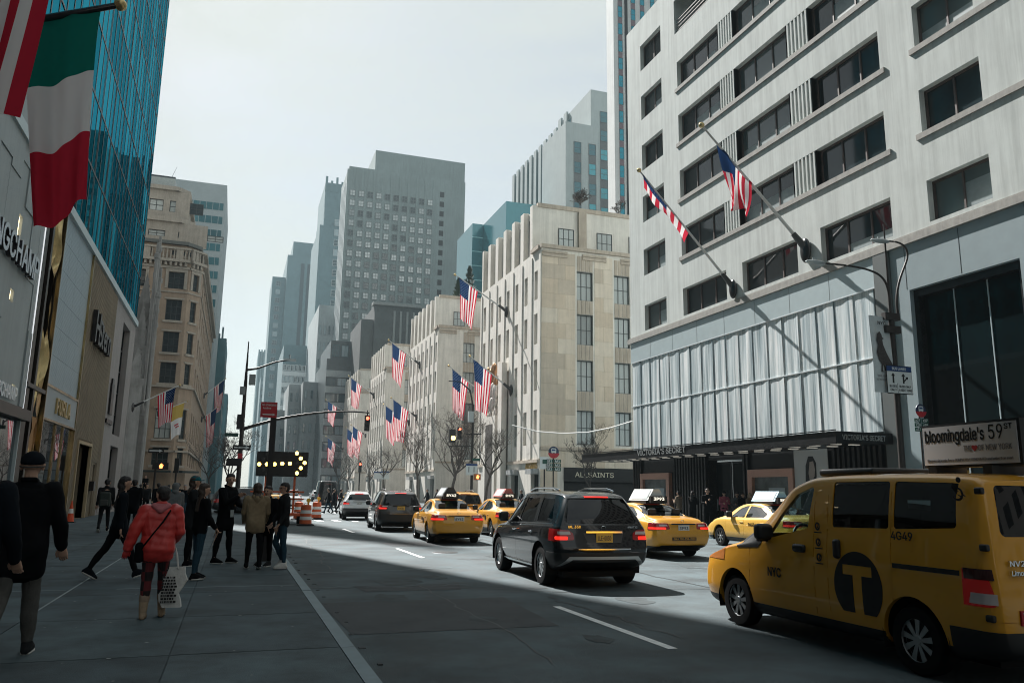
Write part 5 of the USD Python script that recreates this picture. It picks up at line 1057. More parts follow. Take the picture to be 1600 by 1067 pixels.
    hy = [(s_[0][0] if i == 0 else 0) for i, s_ in enumerate(sp['side'])]
    for s in (-1, 1):
        for y0 in (sp['seams'][0][0] + .12, sp['seams'][0][0] - .98) if kind not in ('van', 'boxvan') else ():
            z0 = sp['side'][0][0][1] - .17; mfo(t, 'door_handle', rbox(s * W * .985 - .02, s * W * .985 + .02, y0 - .1, y0 + .1, z0, z0 + .035, .015), chrome if chromebar else paintm)
    rt = sp['rearwin'][2][1]; yt = rear_y(rt)
    mb = MB(); w_ = .24; m = ext_rear([(-w_, rt + .022), (w_, rt + .022), (w_, rt + .045), (-w_, rt + .045)], -4, ry + 1.0 if kind != 'sedan' else -.3) ^ (to_m(L, .012) - to_m(L, -.004)); mfo(t, 'high_brake_light', m, redlit if lit and kind != 'sedan' else redl)
    m = ext_rear([(-W, .0), (W, .0), (W, pz - .26), (-W, pz - .26)], -4, ry + .5) ^ (to_m(L, .005) - to_m(L, -.01)); 
    if kind not in ('sedan', 'van'): mfo(t, 'bumper_trim', m - G['arch'][0], trim)
    if kind in ('ml', 'minivan', 'suv', 'boxsuv'):
        for s in (-1, 1):
            tp = Pch(*np.array(sp['top'], float).T); pts = [(s * .56, y, float(tp(y)) + (.02 if k in (0, 6) else .055)) for k, y in enumerate(np.linspace(-1.55, .25, 7))]
            mb = MB(); mb.tube(pts, .02, 8); mb.out('roof_rail', chrome if rails else trim, t, smooth=40)
        mb = MB(); z = sp['rearwin'][0][1] + .02; y = rear_y(z + .05); mb.tube([(.05, y - .01, z), (.32, y + .03, z + .06), (.5, y + .05, z + .08)], .012, 6); mb.out('wiper', trim, t)
    if taxi:
        pass
    return t, G, rear_y
def taxi_ad(t, y, z, dark, lab, num):
    """triangular roof advertisement with its number lamp"""
    mb = MB(); mb.poly([(-.30, 0), (.30, 0), (.10, .33), (-.10, .33)], (np.array([0, y - .6, z + .06]), np.array([1.0, 0, 0]), UPV, np.array([0, 1.0, 0])), 0, 1.25); a = mb.out('roof_advert', dark, t)
    for s in (-1, 1):
        mb = MB(); n = np.array([s * .33, 0, .20]); n /= np.linalg.norm(n); V = np.array([-s * .20, 0, .33]); V /= np.linalg.norm(V); U = np.array([0, -s * 1.0, 0])
        O = np.array([s * .278, y + (.62 if s > 0 else -.57), z + .1]) + n * .004
        mb.poly([(.06, 0), (1.1, 0), (1.1, .3), (.06, .3)], (O, U, V, n), 0, .006); q = mb.out('advert_sheet', pm('advert_sheet', (.42, .46, .47), .5, var=.45, scale=2.2, obj=True), a)
    mb = MB(); mb.box(-.26, .26, y - .74, y - .602, z + .0, z + .19); l = mb.out('roof_lamp', trim, t)
    mb = MB(); text(mb, num, .085, (np.array([-.17, y - .742, z + .07]), np.array([1.0, 0, 0]), np.array([0, -1.0, 0])), .004, True, width=.34); mb.out('lamp_text', pm('lamp_white', (.75, .75, .7), .5, emis=(1, .95, .8), es=.5), l)
    mb = MB(); mb.box(-.3, .3, y - .5, y + .5, z - .03, z + .055); mb.out('roof_mount', trim, t)
def side_disc(mbk, pts, x): pass
def logo(t, G, name, man, mat, d=.004, label=None): return mfo(t, name, man ^ G['shell'](d, -.002), mat, label=label)
def text_m(s, h, bold=True):
    m = meshkit.text_mesh(s, h, .5, bold); v = m.vertices.copy(); v[:, 0] -= v[:, 0].min(); return v, m.faces
def text_side(mb, s, h, y, z, x, bold=True, width=None):
    """lettering on a left side (reads towards the rear as seen from the left)"""
    text(mb, s, h, (np.array([x, y, z]), np.array([0, -1.0, 0]), np.array([-1.0, 0, 0])), .004, bold, width)
group_taxi = None
# ---- nearest: yellow van taxi
vt, VG, vry = car('van', 'taxi_van', 'large yellow taxi van with a black T roundel, nearest vehicle at right', (7.42, 8.06), math.radians(-1.2), YEL, 'taxi', scale=1.06, plate='T689051C', glass=tint, spokes=9, lit=False)
roundel = ext_side([(-.775 + .345 * math.cos(a), .72 + .35 * math.sin(a)) for a in np.linspace(0, 2 * math.pi, 48, endpoint=False)], -2, 0)
tl_ = ext_side([(-.775 - .21, .93), (-.775 + .21, .93), (-.775 + .21, .83), (-.71, .83), (-.71, .3), (-.84, .3), (-.84, .83), (-.775 - .21, .83)], -2, 0)
lg = pm('decal_black', (.008, .008, .009), .35)
logo(vt, VG, 'roundel', (roundel - tl_) ^ ext_side([(-3, .46), (3, .46), (3, 2), (-3, 2)], -2, 0), lg)
mb = MB(); text_side(mb, '4G49', .075, -1.29, 1.225, -.872, width=.27); mb.out('medallion_number', lg, vt)
mb = MB(); text_side(mb, 'NYC', .10, .72, .69, -.876, width=.25); mb.out('city_letters', lg, vt)
for k, z in enumerate((1.30, 1.13, .97)):
    mb = MB(); F0 = (np.array([-.874, -.22, z]), np.array([0, -1.0, 0]), np.array([-1.0, 0, 0])); mb.poly([(.04 * math.cos(a), .045 * math.sin(a)) for a in np.linspace(0, 6.28, 20)] + [(.022 * math.cos(a), .026 * math.sin(a)) for a in np.linspace(6.28, 0, 20)], F0, 0, .004); mb.out('service_symbol', lg, vt)
    mb = MB(); mb.poly([(-.012, -.02), (.012, -.02), (.004 * k, .025)], F0, 0, .004); mb.out('symbol_mark', lg, vt)
    mb = MB(); text_side(mb, 'TAXI', .022, -.16, z - .075, -.874, width=.12) if k == 9 else mb.fbox(frame((-.874, -.22, 0), (0, -1, 0), (-1, 0, 0)), -.06, .06, z - .07, z - .058, 0, .004); mb.out('symbol_caption', lg, vt)
c = np.array([-.842, -2.09, 1.66]); fr_ = (c, np.array([0, -1.0, 0]), np.array([-.97, 0, .24])); an = np.linspace(-2.6, 1.7, 16)
for nm, pts in (('wheel_symbol', [(.06 * math.cos(a), .06 * math.sin(a)) for a in an] + [(.042 * math.cos(a), .042 * math.sin(a)) for a in an[::-1]]), ('rider_symbol', [(-.03, .03), (.03, .02), (.07, -.02), (.09, -.02), (.09, -.04), (.06, -.045), (.03, -.01), (-.01, 0), (.02, .09), (-.05, .1), (-.06, .06)]), ('head_symbol', [(.025 * math.cos(a) + .02, .125 + .025 * math.sin(a)) for a in np.linspace(0, 6.28, 12, endpoint=False)])):
    mb = MB(); mb.poly(pts, fr_, 0, .006); mb.out(nm, lg, vt)
mfo(vt, 'door_handle', rbox(-.90, -.845, .02, .22, 1.0, 1.09, .03), trim); mfo(vt, 'door_handle', rbox(-.90, -.845, -.55, -.46, .98, 1.18, .03), trim)
logo(vt, VG, 'slide_rail', ext_side([(-1.27, .955), (-1.27, 1.0), (-2.04, 1.0), (-2.04, .955)], -2, 0), trim, .006)
logo(vt, VG, 'pillar_trim', ext_side([(.86, 1.08), (1.15, 1.20), (1.42, 1.06), (1.40, .97), (.95, 1.0)], -2, 0, .03), trim, .006)
for h in ((-3, 0), (0, 3)): logo(vt, VG, 'headlight', ext_rear([(.5, .78), (.9, .80), (.9, .98), (.62, .96)], 1.7, 3, .04, True) ^ mbox(h[0], h[1], -9, 9, 0, 4), pm('amber_lens', (.6, .22, .06), .2, coat=.5), .006)
for z in (1.18, .60, 1.66): mfo(vt, 'door_hinge', rbox(-.85, -.80, -2.34, -2.26, z, z + .06, .015), trim)
logo(vt, VG, 'reverse_lens', ext_side([(-2.5, .74), (-2.13, .74), (-2.15, .83), (-2.5, .83)], -2, 0) - ext_rear([(-.80, 0), (.8, 0), (.8, 3), (-.8, 3)], -4, 4), clearl, .010); logo(vt, VG, 'dark_lens', ext_side([(-2.5, .94), (-2.09, .94), (-2.08, 1.03), (-2.5, 1.03)], -2, 0) - ext_rear([(-.80, 0), (.8, 0), (.8, 3), (-.8, 3)], -4, 4), pm('smoked_lens', (.03, .004, .005), .12, coat=.6), .009)
logo(vt, VG, 'rear_bumper', ext_rear([(-1, .2), (1, .2), (1, .52), (-1, .52)], -4, -1.9), trim, .012)
for s_, h_, z in (('NV200', .045, 1.06), ('Limousine', .04, .985)): mb = MB(); text(mb, s_, h_, (np.array([-.66, vry(z) + .026, z]), np.array([1.0, 0, 0]), np.array([0, -1.0, 0])), .02, True, width=.28); mb.out('badge', chrome, vt)
mb = MB(); y = vry(.64) + .022; mb.box(-.62, -.36, y - .01, y + .02, .58, .70); stk = mb.out('red_sticker', pm('sticker_red', (.42, .02, .03), .5), vt)
stw = pm('sticker_white', (.65, .6, .6), .5)
mb = MB(); text(mb, 'DRIVERS WANTED', .02, (np.array([-.60, y - .011, .667]), np.array([1.0, 0, 0]), np.array([0, -1.0, 0])), .002, width=.22); mb.out('sticker_text', stw, stk)
mb = MB(); text(mb, '(212) 476-9100', .02, (np.array([-.60, y - .011, .592]), np.array([1.0, 0, 0]), np.array([0, -1.0, 0])), .002, width=.22); mb.out('sticker_text', stw, stk)
mfo(vt, 'roof_vent', rbox(-.55, .55, -.75, .12, 1.85, 1.935, .035), trim)
# roof sign of the van, double faced
mb = MB(); mb.box(-.10, .10, -2.15, -1.0, 1.93, 2.37); rsn = mb.out('roof_sign', trim, vt)

for a_ in (-1.9, -1.25): mb = MB(); mb.box(-.2, .2, a_, a_ + .1, 1.80, 1.935); mb.out('sign_mount', trim, vt)
face = pm('sign_face', (.52, .52, .53), .45)
mb = MB(); mb.fbox(frame((-.1, 0, 0), (0, -1, 0), (-1, 0, 0)), 1.02, 2.12, 1.955, 2.345, .002, .012); fc = mb.out('sign_face', face, rsn)
mb = MB(); text(mb, "bloomingdale's", .12, (np.array([-.113, -1.05, 2.19]), np.array([0, -1.0, 0]), np.array([-1.0, 0, 0])), .003, True, width=.72); mb.out('sign_words', lg, vt); mb = MB(); text(mb, '59', .135, (np.array([-.113, -1.82, 2.19]), np.array([0, -1.0, 0]), np.array([-1.0, 0, 0])), .003, False, width=.155); mb.out('sign_words', lg, vt); mb = MB(); text(mb, 'ST', .05, (np.array([-.113, -1.995, 2.275]), np.array([0, -1.0, 0]), np.array([-1.0, 0, 0])), .003, True, width=.085); mb.out('sign_words', lg, vt)
gry = pm('sign_grey', (.16, .16, .17), .5)
mb = MB(); text(mb, 'THE', .055, (np.array([-.113, -1.52, 2.085]), np.array([0, -1.0, 0]), np.array([-1.0, 0, 0])), .003, width=.095); mb.out('sign_words', gry, vt); mb = MB(); text(mb, 'OF NEW YORK', .055, (np.array([-.113, -1.69, 2.085]), np.array([0, -1.0, 0]), np.array([-1.0, 0, 0])), .003, width=.37); mb.out('sign_words', gry, vt)
mb = MB(); text(mb, 'Discover six iconic floors COMPLETELY RENOVATED and better than ever!', .026, (np.array([-.113, -1.06, 1.99]), np.array([0, -1.0, 0]), np.array([-1.0, 0, 0])), .003, width=1.0); mb.out('sign_words', gry, vt)
ht = [(16 * math.sin(a) ** 3, 13 * math.cos(a) - 5 * math.cos(2 * a) - 2 * math.cos(3 * a) - math.cos(4 * a)) for a in np.linspace(0, 6.283, 30, endpoint=False)]
mb = MB(); mb.poly([(x * .0021, y * .0022) for x, y in ht], (np.array([-.113, -1.65, 2.112]), np.array([0, -1.0, 0]), np.array([-1.0, 0, 0])), 0, .003); mb.out('heart', pm('heart_red', (.3, .02, .02), .5), vt)
mfo(vt, 'steering_wheel', m3.Manifold.revolve(m3.CrossSection.circle(.018, 8).translate((.18, 0)), 20).rotate((65, 0, 0)).translate((-.38, .60, 1.12)), trim)
mb = MB(); mb.box(-.79, -.785, -1.72, -1.45, 1.42, 1.6); mb.out('window_notice', pm('notice', (.3, .4, .42), .6), vt)
# ---- black suv
BLK = pnt('black_paint', (.0035, .005, .0065), r=.2, s=.25); mt, MG, mry = car('ml', 'black_suv', 'glossy black SUV with chrome roof rails and lit red tail lights, centre of the road', (6.66, 16.15), math.radians(-2.4), BLK, 'car', plate='LLE-0030', rails=True, chromebar=True, spokes=10, glass=tint)
logo(mt, MG, 'bumper_chrome', ext_rear([(-.80, .40), (-.62, .53), (.62, .53), (.80, .40), (.86, .40), (.68, .585), (-.68, .585), (-.86, .40)], -4, -2.0), pm('satin_metal', (.45, .46, .46), .35, .8), .012)
logo(mt, MG, 'bumper_strip', ext_rear([(-.52, .705), (.52, .705), (.52, .73), (-.52, .73)], -4, -2.0), chrome, .008)
logo(mt, MG, 'plate_recess', ext_rear([(-.34, .83), (.34, .83), (.40, 1.015), (-.40, 1.015)], -4, -2.0, .02), pm('recess_grey', (.05, .055, .06), .35), .003)
mb = MB(); y = mry(1.09); mb.lathe([(.045, -.01), (.055, 0), (.045, .01)], (0, y - .01, 1.08), 20, 'y'); mb.out('round_badge', chrome, mt)
mb = MB(); text(mb, 'ML 350', .045, (np.array([-.68, mry(1.1) + .03, 1.09]), np.array([1.0, 0, 0]), np.array([0, -1.0, 0])), .015, width=.24); mb.out('badge', chrome, mt)
mb = MB(); text(mb, '4MATIC', .035, (np.array([.5, mry(1.1) + .03, 1.09]), np.array([1.0, 0, 0]), np.array([0, -1.0, 0])), .015, width=.2); mb.out('badge', chrome, mt)
logo(mt, MG, 'window_chrome', ext_side([(1.0, 1.085), (-2.02, 1.15), (-2.02, 1.17), (1.0, 1.105)], -2, 2), chrome, .006); logo(mt, MG, 'side_step', ext_side([(-1.0, .30), (1.0, .30), (1.0, .345), (-1.0, .345)], -2, 2), chrome, .03)
# ---- yellow saloon taxis
cars_sed = 'yellow saloon taxis in the traffic'
def saloon(label, pos, rz, ad, num, phone, glass=None, pm_=YEL):
    t, G, fy = car('sedan', 'taxi', label, pos, rz, pm_, 'taxi', plate=num, plm=plate_w, glass=glass or tint, spokes=7)
    logo(t, G, 'bumper_lower', ext_rear([(-.7, .2), (.7, .2), (.66, .36), (-.66, .36)], -4, -2.1, .02), trim)
    mb = MB(); text(mb, 'TAXI', .1, (np.array([-.905, -.3, .74]), np.array([0, -1.0, 0]), np.array([-1.0, 0, 0])), .004, True, width=.35); mb.out('door_word', lg, t)
    mb = MB(); mb.poly([(.1 * math.cos(a), .1 * math.sin(a)) for a in np.linspace(0, 6.28, 20, endpoint=False)], (np.array([-.906, -.75, .72]), np.array([0, -1.0, 0]), np.array([-1.0, 0, 0])), 0, .004); mb.out('door_roundel', lg, t)
    if phone:
        y = fy(.62) - .012; mb = MB(); mb.box(-.36, .36, y, y + .03, .505, .585); q = mb.out('phone_strip', lg, t)
        mb = MB(); text(mb, phone, .05, (np.array([-.33, y - .001, .522]), np.array([1.0, 0, 0]), np.array([0, -1.0, 0])), .003, True, width=.66); mb.out('strip_text', YEL, q)
    mb = MB(); mb.lathe([(.04, -.01), (.05, 0), (.04, .01)], (0, fy(.98) - .0, 1.0), 16, 'y'); mb.out('round_badge', chrome, t)
    taxi_ad(t, -.35, 1.475, ad, '', num)
    return t
adw = pm('advert_white', (.62, .64, .62), .5); add = pm('advert_dark', (.05, .055, .06), .5)
saloon('yellow saloon taxi with white peaked roof advert, right of the black SUV', (11.75, 21.95), math.radians(-1.5), adw, '3P93', 'CALL 718-958-2500', cglass)
saloon('yellow saloon taxi with grey peaked roof lamp, directly behind the grey minivan', (7.32, 28.6), math.radians(-3), add, '8Y42', None, cglass)
saloon('pale yellow saloon taxi mostly hidden beyond the front of the yellow van', (17.05, 23.2), math.radians(0), pm('advert_blue', (.35, .55, .65), .5), '5K20', None, cglass, YEL2)
saloon('yellow saloon taxi peeping out left of the black SUV roof', (10.6, 32.0), math.radians(-1), pm('advert_red', (.5, .16, .15), .5), '2H71', None, cglass)
GRY = pnt('grey_metal_paint', (.065, .062, .06), m=.5); WHT = pnt('white_paint', (.62, .64, .65))
car('minivan', 'grey_minivan', 'dark grey minivan with lit brake lights in front of a yellow saloon taxi', (7.05, 37.1), math.radians(-3), GRY, 'car', plate='HGN 2841', plm=plate_y, spokes=10)
car('suv', 'white_suv', 'white SUV with black lower bumper, front of the queue at the crossing', (7.2, 49.8), math.radians(-4), WHT, 'car', plate='JCE 4410', plm=plate_w, spokes=10)
car('boxsuv', 'taxi_suv', 'boxy yellow SUV taxi with roof rack behind the grey minivan', (10.2, 38.0), math.radians(-2), YEL, 'taxi', plate='7D19', plm=plate_y, lit=False)
car('boxvan', 'black_cargo_van', 'tall black cargo van driving away beyond the crossing', (9.0, 84), math.radians(-1), BLK, 'van', plate='62781', plm=plate_w, lit=False)
car('ml', 'dark_suv_crossing', 'dark SUV turning out of the side street behind the standing group', (1.2, 55.5), math.radians(-82), pnt('dark_grey_paint', (.012, .013, .015)), 'car', plate='GPT 220', lit=False)
for k, (x, y, m_, kd, lab) in enumerate(((5.2, 78, WHT, 'sedan', 'distant white saloon left of the black cargo van'), (12.6, 92, YEL, 'sedan', 'distant yellow taxi right of the black cargo van'), (4.6, 96, YEL, 'sedan', 'distant yellow taxi farther up the left lane'), (7.6, 112, GRY, 'minivan', 'distant grey minivan beyond the cargo van'), (12.0, 124, WHT, 'suv', 'distant white SUV far up the avenue'))):
    car(kd, 'distant_car', lab, (x, y), 0, m_, 'car' if m_ is not YEL else 'taxi', plate='41K7', plm=plate_w, lit=bool(k % 2), far=True)
# ================================================================ flags
f_red = pm('flag_red', (.50, .035, .06), .8); f_wht = pm('flag_white', (.74, .72, .72), .8); f_blu = pm('flag_navy', (.012, .035, .10), .8)
for nm, c in (('flag_red', (.50, .035, .06)), ('flag_white', (.74, .72, .72)), ('flag_navy', (.012, .035, .10))):
    pass
def cloth_look(name, c):
    if name in _m: return _m[name]
    _m[name] = usdkit.material(stage, f'/World/Looks/{name}', {'d': ('diffuse_bsdf', {'color': c}), 't': ('translucent_bsdf', {'color': c}), 'm': ('mix_closure', {'fac': .35}),
        'g': ('geometry', {}), 'n': ('noise_texture', {'scale': 160.0}), 'b': ('bump', {'strength': .1, 'distance': .01})}, [('g.position', 'n.vector'), ('n.fac', 'b.height'), ('b.normal', 'd.normal'), ('d.BSDF', 'm.closure1'), ('t.BSDF', 'm.closure2')], surface='m.closure')
    return _m[name]
f_red, f_wht, f_blu = cloth_look('cloth_red', (.50, .03, .055)), cloth_look('cloth_white', (.74, .73, .73)), cloth_look('cloth_navy', (.012, .035, .10))
polew = pm('white_pole', (.55, .56, .55), .4, .2); ball = pm('gilt_ball', (.55, .42, .2), .3, .8); bracket = pm('bracket_black', (.01, .01, .011), .3, coat=.5)
def drape(tip, hd, h, l, seed, sway=(0, 0, 0), pinch=.35, amp=.13, nw=2.6):
    """a cloth point for u along the hoist and v along the fly, hanging from a sloping pole"""
    tip, hd = np.asarray(tip, float), np.asarray(hd, float); rr = random.Random(seed); ph = rr.uniform(0, 6); k2 = rr.uniform(.6, 1.4)
    nrm = np.cross(hd, [0, 0, 1.0]); nrm /= np.linalg.norm(nrm) + 1e-9; sw = np.asarray(sway, float)
    def f(u, v):
        uu = .5 + (u - .5) * (1 - pinch * v ** .8) - .18 * pinch * v
        w = amp * (math.sin(nw * 6.28 * u * .5 + ph + v * 1.4 * k2) + .5 * math.sin(nw * 6.28 * u + 2 * ph - v * 2)) * (.25 + .85 * v)
        return tip + hd * (h * uu) + np.array([0, 0, -1.0]) * (l * v * (1 - .05 * math.sin(3 * u + ph))) + sw * (v ** 1.5) * l + nrm * w + hd * (.10 * amp * math.sin(5 * v + ph))
    return f
def surf(mb, f, u0, u1, v0, v1, nu, nv):
    us_, vs_ = np.linspace(u0, u1, nu + 1), np.linspace(v0, v1, nv + 1)
    mb.add([f(a, b) for b in vs_ for a in us_], [(j * (nu + 1) + i, j * (nu + 1) + i + 1, (j + 1) * (nu + 1) + i + 1, (j + 1) * (nu + 1) + i) for j in range(nv) for i in range(nu)])
def us_flag(t, f, stars=False, q=1.0):
    CV = .42; n = max(4, int(16 * q))
    for i in range(13):
        u0, u1 = i / 13, (i + 1) / 13; v0 = CV if i < 7 else 0; mb = MB(); surf(mb, f, u0, u1, v0, 1, 3, n); mb.out('stripe', f_red if i % 2 == 0 else f_wht, t, smooth=True)
    mb = MB(); surf(mb, f, 0, 7 / 13, 0, CV, 14, max(4, int(8 * q))); ct = mb.out('canton', f_blu, t, smooth=True)
    if stars:
        mb = MB()
        for r_ in range(9):
            for c_ in range(6 if r_ % 2 == 0 else 5):
                u, v = (r_ + 1) / 10 * 7 / 13, ((c_ + .5 if r_ % 2 == 0 else c_ + 1) / 6) * CV; p = f(u, v); du, dv = (f(u + .01, v) - p) / .01, (f(u, v + .01) - p) / .01
                nn = np.cross(du, dv); nn /= np.linalg.norm(nn)
                for s in (-1, 1):
                    o = p + nn * s * .012; P_ = [o] + [o + (du * math.cos(a) * .017 + dv * math.sin(a) * .011) * (1 if k % 2 == 0 else .42) for k, a in enumerate(np.linspace(0, 6.283, 11)[:-1])]
                    mb.add(P_, [(0, 1 + k, 1 + (k + 1) % 10) for k in range(10)])
        mb.out('stars', f_wht, ct, kind='stuff')
def flag_on_wall(label, base, tip, X, rad=.055, hl=2.0, fl=3.4, seed=1, gap=.3, sway=(0, 0, 0), stars=False, q=1.0, kind='us', group=None, pinch=.38, amp=.16, dark=False):
    b = onX(*base, X); tp = onY(*tip, b[1]); d = b - tp; L = np.linalg.norm(d); d /= L
    t = T('flag_on_pole' if kind == 'us' else 'banner_flag', label, 'flag', b, group=group)
    mb = MB(); mb.tube([tp, b - d * .9, b], [rad * .55, rad, rad * 1.1], 10); mb.out('pole', bracket if dark else polew, t, smooth=40)
    m = trimesh.creation.icosphere(2, rad * 1.6); m.apply_translation(tp - d * rad); mb = MB(); mb.tm(m); mb.out('finial', ball, t, smooth=True)
    s = 1 if X < 0 else -1
    mb = MB(); mb.tube([b - d * min(1.1, L * .25), b], [rad * 1.5, rad * 2.3], 12); m = trimesh.creation.icosphere(2, rad * 4.2); m.apply_scale((.5, .9, 1.7)); m.apply_translation(b + np.array([s * rad * 1.5, 0, 0])); mb.tm(m); mb.out('bracket', bracket, t, smooth=50)
    f = drape(tp + d * gap, d, hl, fl, seed, sway, pinch, amp)
    if kind == 'us': us_flag(t, f, stars, q)
    else:
        a, c = kind; mb = MB(); surf(mb, f, 0, 1, 0, .45, 8, 8); mb.out('upper_field', a, t, smooth=True); mb = MB(); surf(mb, f, 0, 1, .45, 1, 8, 10); mb.out('lower_field', c, t, smooth=True)
        mb = MB(); g2 = lambda u, v: f(u, v) + np.array([0, -.03, 0]); surf(mb, g2, .3, .7, .62, .66, 5, 2); surf(mb, g2, .25, .6, .70, .74, 5, 2); mb.out('emblem', f_red, t)
    return t
G1 = None
flag_on_wall('topmost flag on the nearest limestone wing, against the sky at its upper left', (793, 487), (712, 430), RX, .085, 2.3, 4.2, 1, .4, stars=True)
flag_on_wall('right flag of the low pair beside the gilded relief', (800, 610), (735, 557), RX, .08, 2.3, 4.6, 2, .4, stars=True)
flag_on_wall('left flag of the low pair beside the gilded relief', (768, 627), (702, 572), RX, .08, 2.2, 4.2, 9, .4, stars=True)
flag_on_wall('upper flag on the second limestone wing', (657, 570), (608, 532), RX, .09, 2.6, 5.2, 4, .5, q=.7)
flag_on_wall('upper flag on the third limestone wing', (585, 618), (546, 588), RX, .09, 2.6, 5.0, 5, .4, q=.6)
flag_on_wall('right flag of the low pair on the second limestone wing', (652, 652), (612, 622), RX, .08, 2.8, 5.4, 6, .3, q=.7)
flag_on_wall('left flag of the low pair on the second limestone wing', (640, 660), (600, 632), RX, .08, 2.4, 4.8, 16, .3, q=.6)
flag_on_wall('right flag of the low pair on the third limestone wing', (572, 680), (549, 664), RX, .08, 2.4, 5.4, 7, .3, q=.5)
flag_on_wall('left flag of the low pair on the third limestone wing', (563, 686), (541, 668), RX, .08, 2.4, 5.0, 17, .3, q=.5)
flag_on_wall('highest small flag on the farthest limestone wing', (540, 645), (510, 625), RX, .09, 2.6, 5.0, 8, .4, q=.5)
flag_on_wall('lower small flag on the farthest limestone wing', (537, 703), (510, 682), RX, .09, 2.6, 5.6, 18, .4, q=.5)
flag_on_wall('farthest tiny flag low over the avenue trees', (505, 712), (482, 697), RX, .09, 2.6, 5.0, 28, .4, q=.4)
flag_on_wall('furled flag twisted along the left of the two poles on the white office building', (1148, 452), (1000, 268), RX, .075, 4.0, .75, 21, .15, pinch=.10, amp=.12, stars=True)
flag_on_wall('bunched flag blown around the right of the two poles on the white office building', (1262, 392), (1098, 198), RX, .085, 2.4, 2.5, 23, 1.1, sway=(0, -.12, 0), pinch=.5, amp=.3)
flag_on_wall('flag on the cathedral side pole at the left pavement, nearest street level flag', (206, 636), (280, 602), LX, .05, 1.35, 2.5, 31, .25, stars=True, pinch=.3)
flag_on_wall('yellow and white banner flag hanging behind a striped flag', (246, 645), (292, 627), LX, .05, 1.4, 3.1, 32, .2, kind=(cloth_look('cloth_yellow', (.55, .40, .12)), f_wht), pinch=.4)
flag_on_wall('flag near the far corner of the tan store, upper of two', (318, 618), (352, 592), LX, .09, 2.6, 6.0, 33, .2, q=.5)
flag_on_wall('flag near the far corner of the tan store, lower and partly hidden', (314, 655), (340, 636), LX, .09, 2.6, 7.0, 34, .2, q=.5)
# the two great flags over the left pavement
def big_flag(label, tip_px, Y, hl, fl, name, dirn, seed, sway, pinch, amp):
    tp = onY(*tip_px, Y); d = np.array(dirn, float); d /= np.linalg.norm(d); L = (LX - tp[0]) / d[0]; b = tp + d * L
    t = T(name, label, 'flag', b); mb = MB(); mb.tube([tp - d * .15, b], [.045, .075], 12); mb.out('pole', bracket, t, smooth=40)
    m = trimesh.creation.icosphere(2, .09); m.apply_translation(tp - d * .2); mb = MB(); mb.tm(m); mb.out('finial', ball, t, smooth=True)
    mb = MB(); mb.tube([b - d * 1.0, b + d * .1], [.1, .14], 12); mb.out('bracket', bracket, t, smooth=40)
    return t, drape(tp + d * .06, d, hl, fl, seed, sway, pinch, amp)
t, f = big_flag('large green white and red flag hanging over the left pavement', (166, 12), 12.0, 1.06, 3.0, 'tricolour_flag', (-.66, 0, -.30), 41, (.075, 0, 0), .40, .10)
for nm, c, v0, v1 in (('green_band', cloth_look('cloth_green', (.012, .17, .135)), 0, .335), ('white_band', f_wht, .335, .655), ('red_band', f_red, .655, 1)): mb = MB(); surf(mb, f, 0, 1, v0, v1, 40, 22); mb.out(nm, c, t, smooth=True)
t, f = big_flag('large striped flag at the top left corner, partly out of frame', (128, -240), 10.4, 1.95, 3.95, 'large_striped_flag', (-.66, 0, -.30), 47, (-.03, 0, 0), .16, .2); us_flag(t, f, True, 1.5)
# ================================================================ street furniture
pole_g = pm('pole_dark', (.035, .03, .028), .55, .2, var=.2, scale=3); sgrn = pm('sign_green', (.01, .07, .05), .5); sblu = pm('sign_blue', (.015, .05, .16), .5); swht = pm('sign_white_face', (.62, .66, .66), .5); sred = pm('sign_red', (.42, .02, .03), .5); sblk = pm('sign_black_face', (.01, .01, .011), .5)
NYF = (np.array([1.0, 0, 0]), UPV, np.array([0, -1.0, 0]))       # faces the viewer's end of the avenue
def plate(t, name, x, y, z, w, h, mat, d=.012):
    mb = MB(); mb.box(x - w / 2, x + w / 2, y - d, y, z - h / 2, z + h / 2); return mb.out(name, mat, t)
def words(t, parent, s, x, y, z, h, w, mat, name='words', bold=True):
    mb = MB(); text(mb, s, h, (np.array([x - w / 2, y, z]), *NYF), .003, bold, w); return mb.out(name, mat, parent or t)
LPX, LPY = 18.75, 18.75
lamp = T('street_lamp', 'dark two armed street lamp with a bird banner and lane sign, beside the shop canopy', 'street lamp', (LPX, LPY, .15))
def onLP(px, py): return onY(px, py, LPY)
mb = MB(); b0 = onLP(1409, 720); c = np.array([b0[0], LPY]); zt_ = onLP(1402, 500)[2]
mb.lathe([(.16, .15), (.16, .6), (.11, .75), (.095, 1.2), (.075, zt_)], (c[0], c[1], 0), 14); mb.tube([(c[0], c[1], zt_), (c[0], c[1], onLP(1393, 352)[2])], [.045, .02], 8); mb.out('pole', pole_g, lamp, smooth=40)
def arm(pts, r_):
    P_ = np.array([onLP(*p) for p in pts]); k = np.linspace(0, 1, len(P_)); kk = np.linspace(0, 1, 40); from scipy.interpolate import make_interp_spline as mis
    q = mis(k, P_, 3)(kk); mb = MB(); mb.tube(q, np.linspace(r_, r_ * .7, 40), 8); mb.out('arm', pole_g, lamp, smooth=True); return q[-1], q[-1] - q[-4]
headm = pm('lamp_head', (.42, .46, .47), .4, .5)
for pts in ([(1391, 505), (1388, 455), (1371, 428), (1330, 416), (1285, 411)], [(1405, 500), (1405, 440), (1417, 405), (1412, 384), (1385, 377)]):
    e, d = arm(pts, .04); d = d / np.linalg.norm(d); mb = MB(); m = trimesh.creation.icosphere(2, 1); m.apply_scale((.36, .13, .065)); m.apply_translation(e + d * .25); mb.tm(m); m = trimesh.creation.cylinder(.04, .1); m.apply_translation(e + d * .3 + [0, 0, .09]); mb.tm(m); mb.out('lamp_head', headm, lamp, smooth=40)
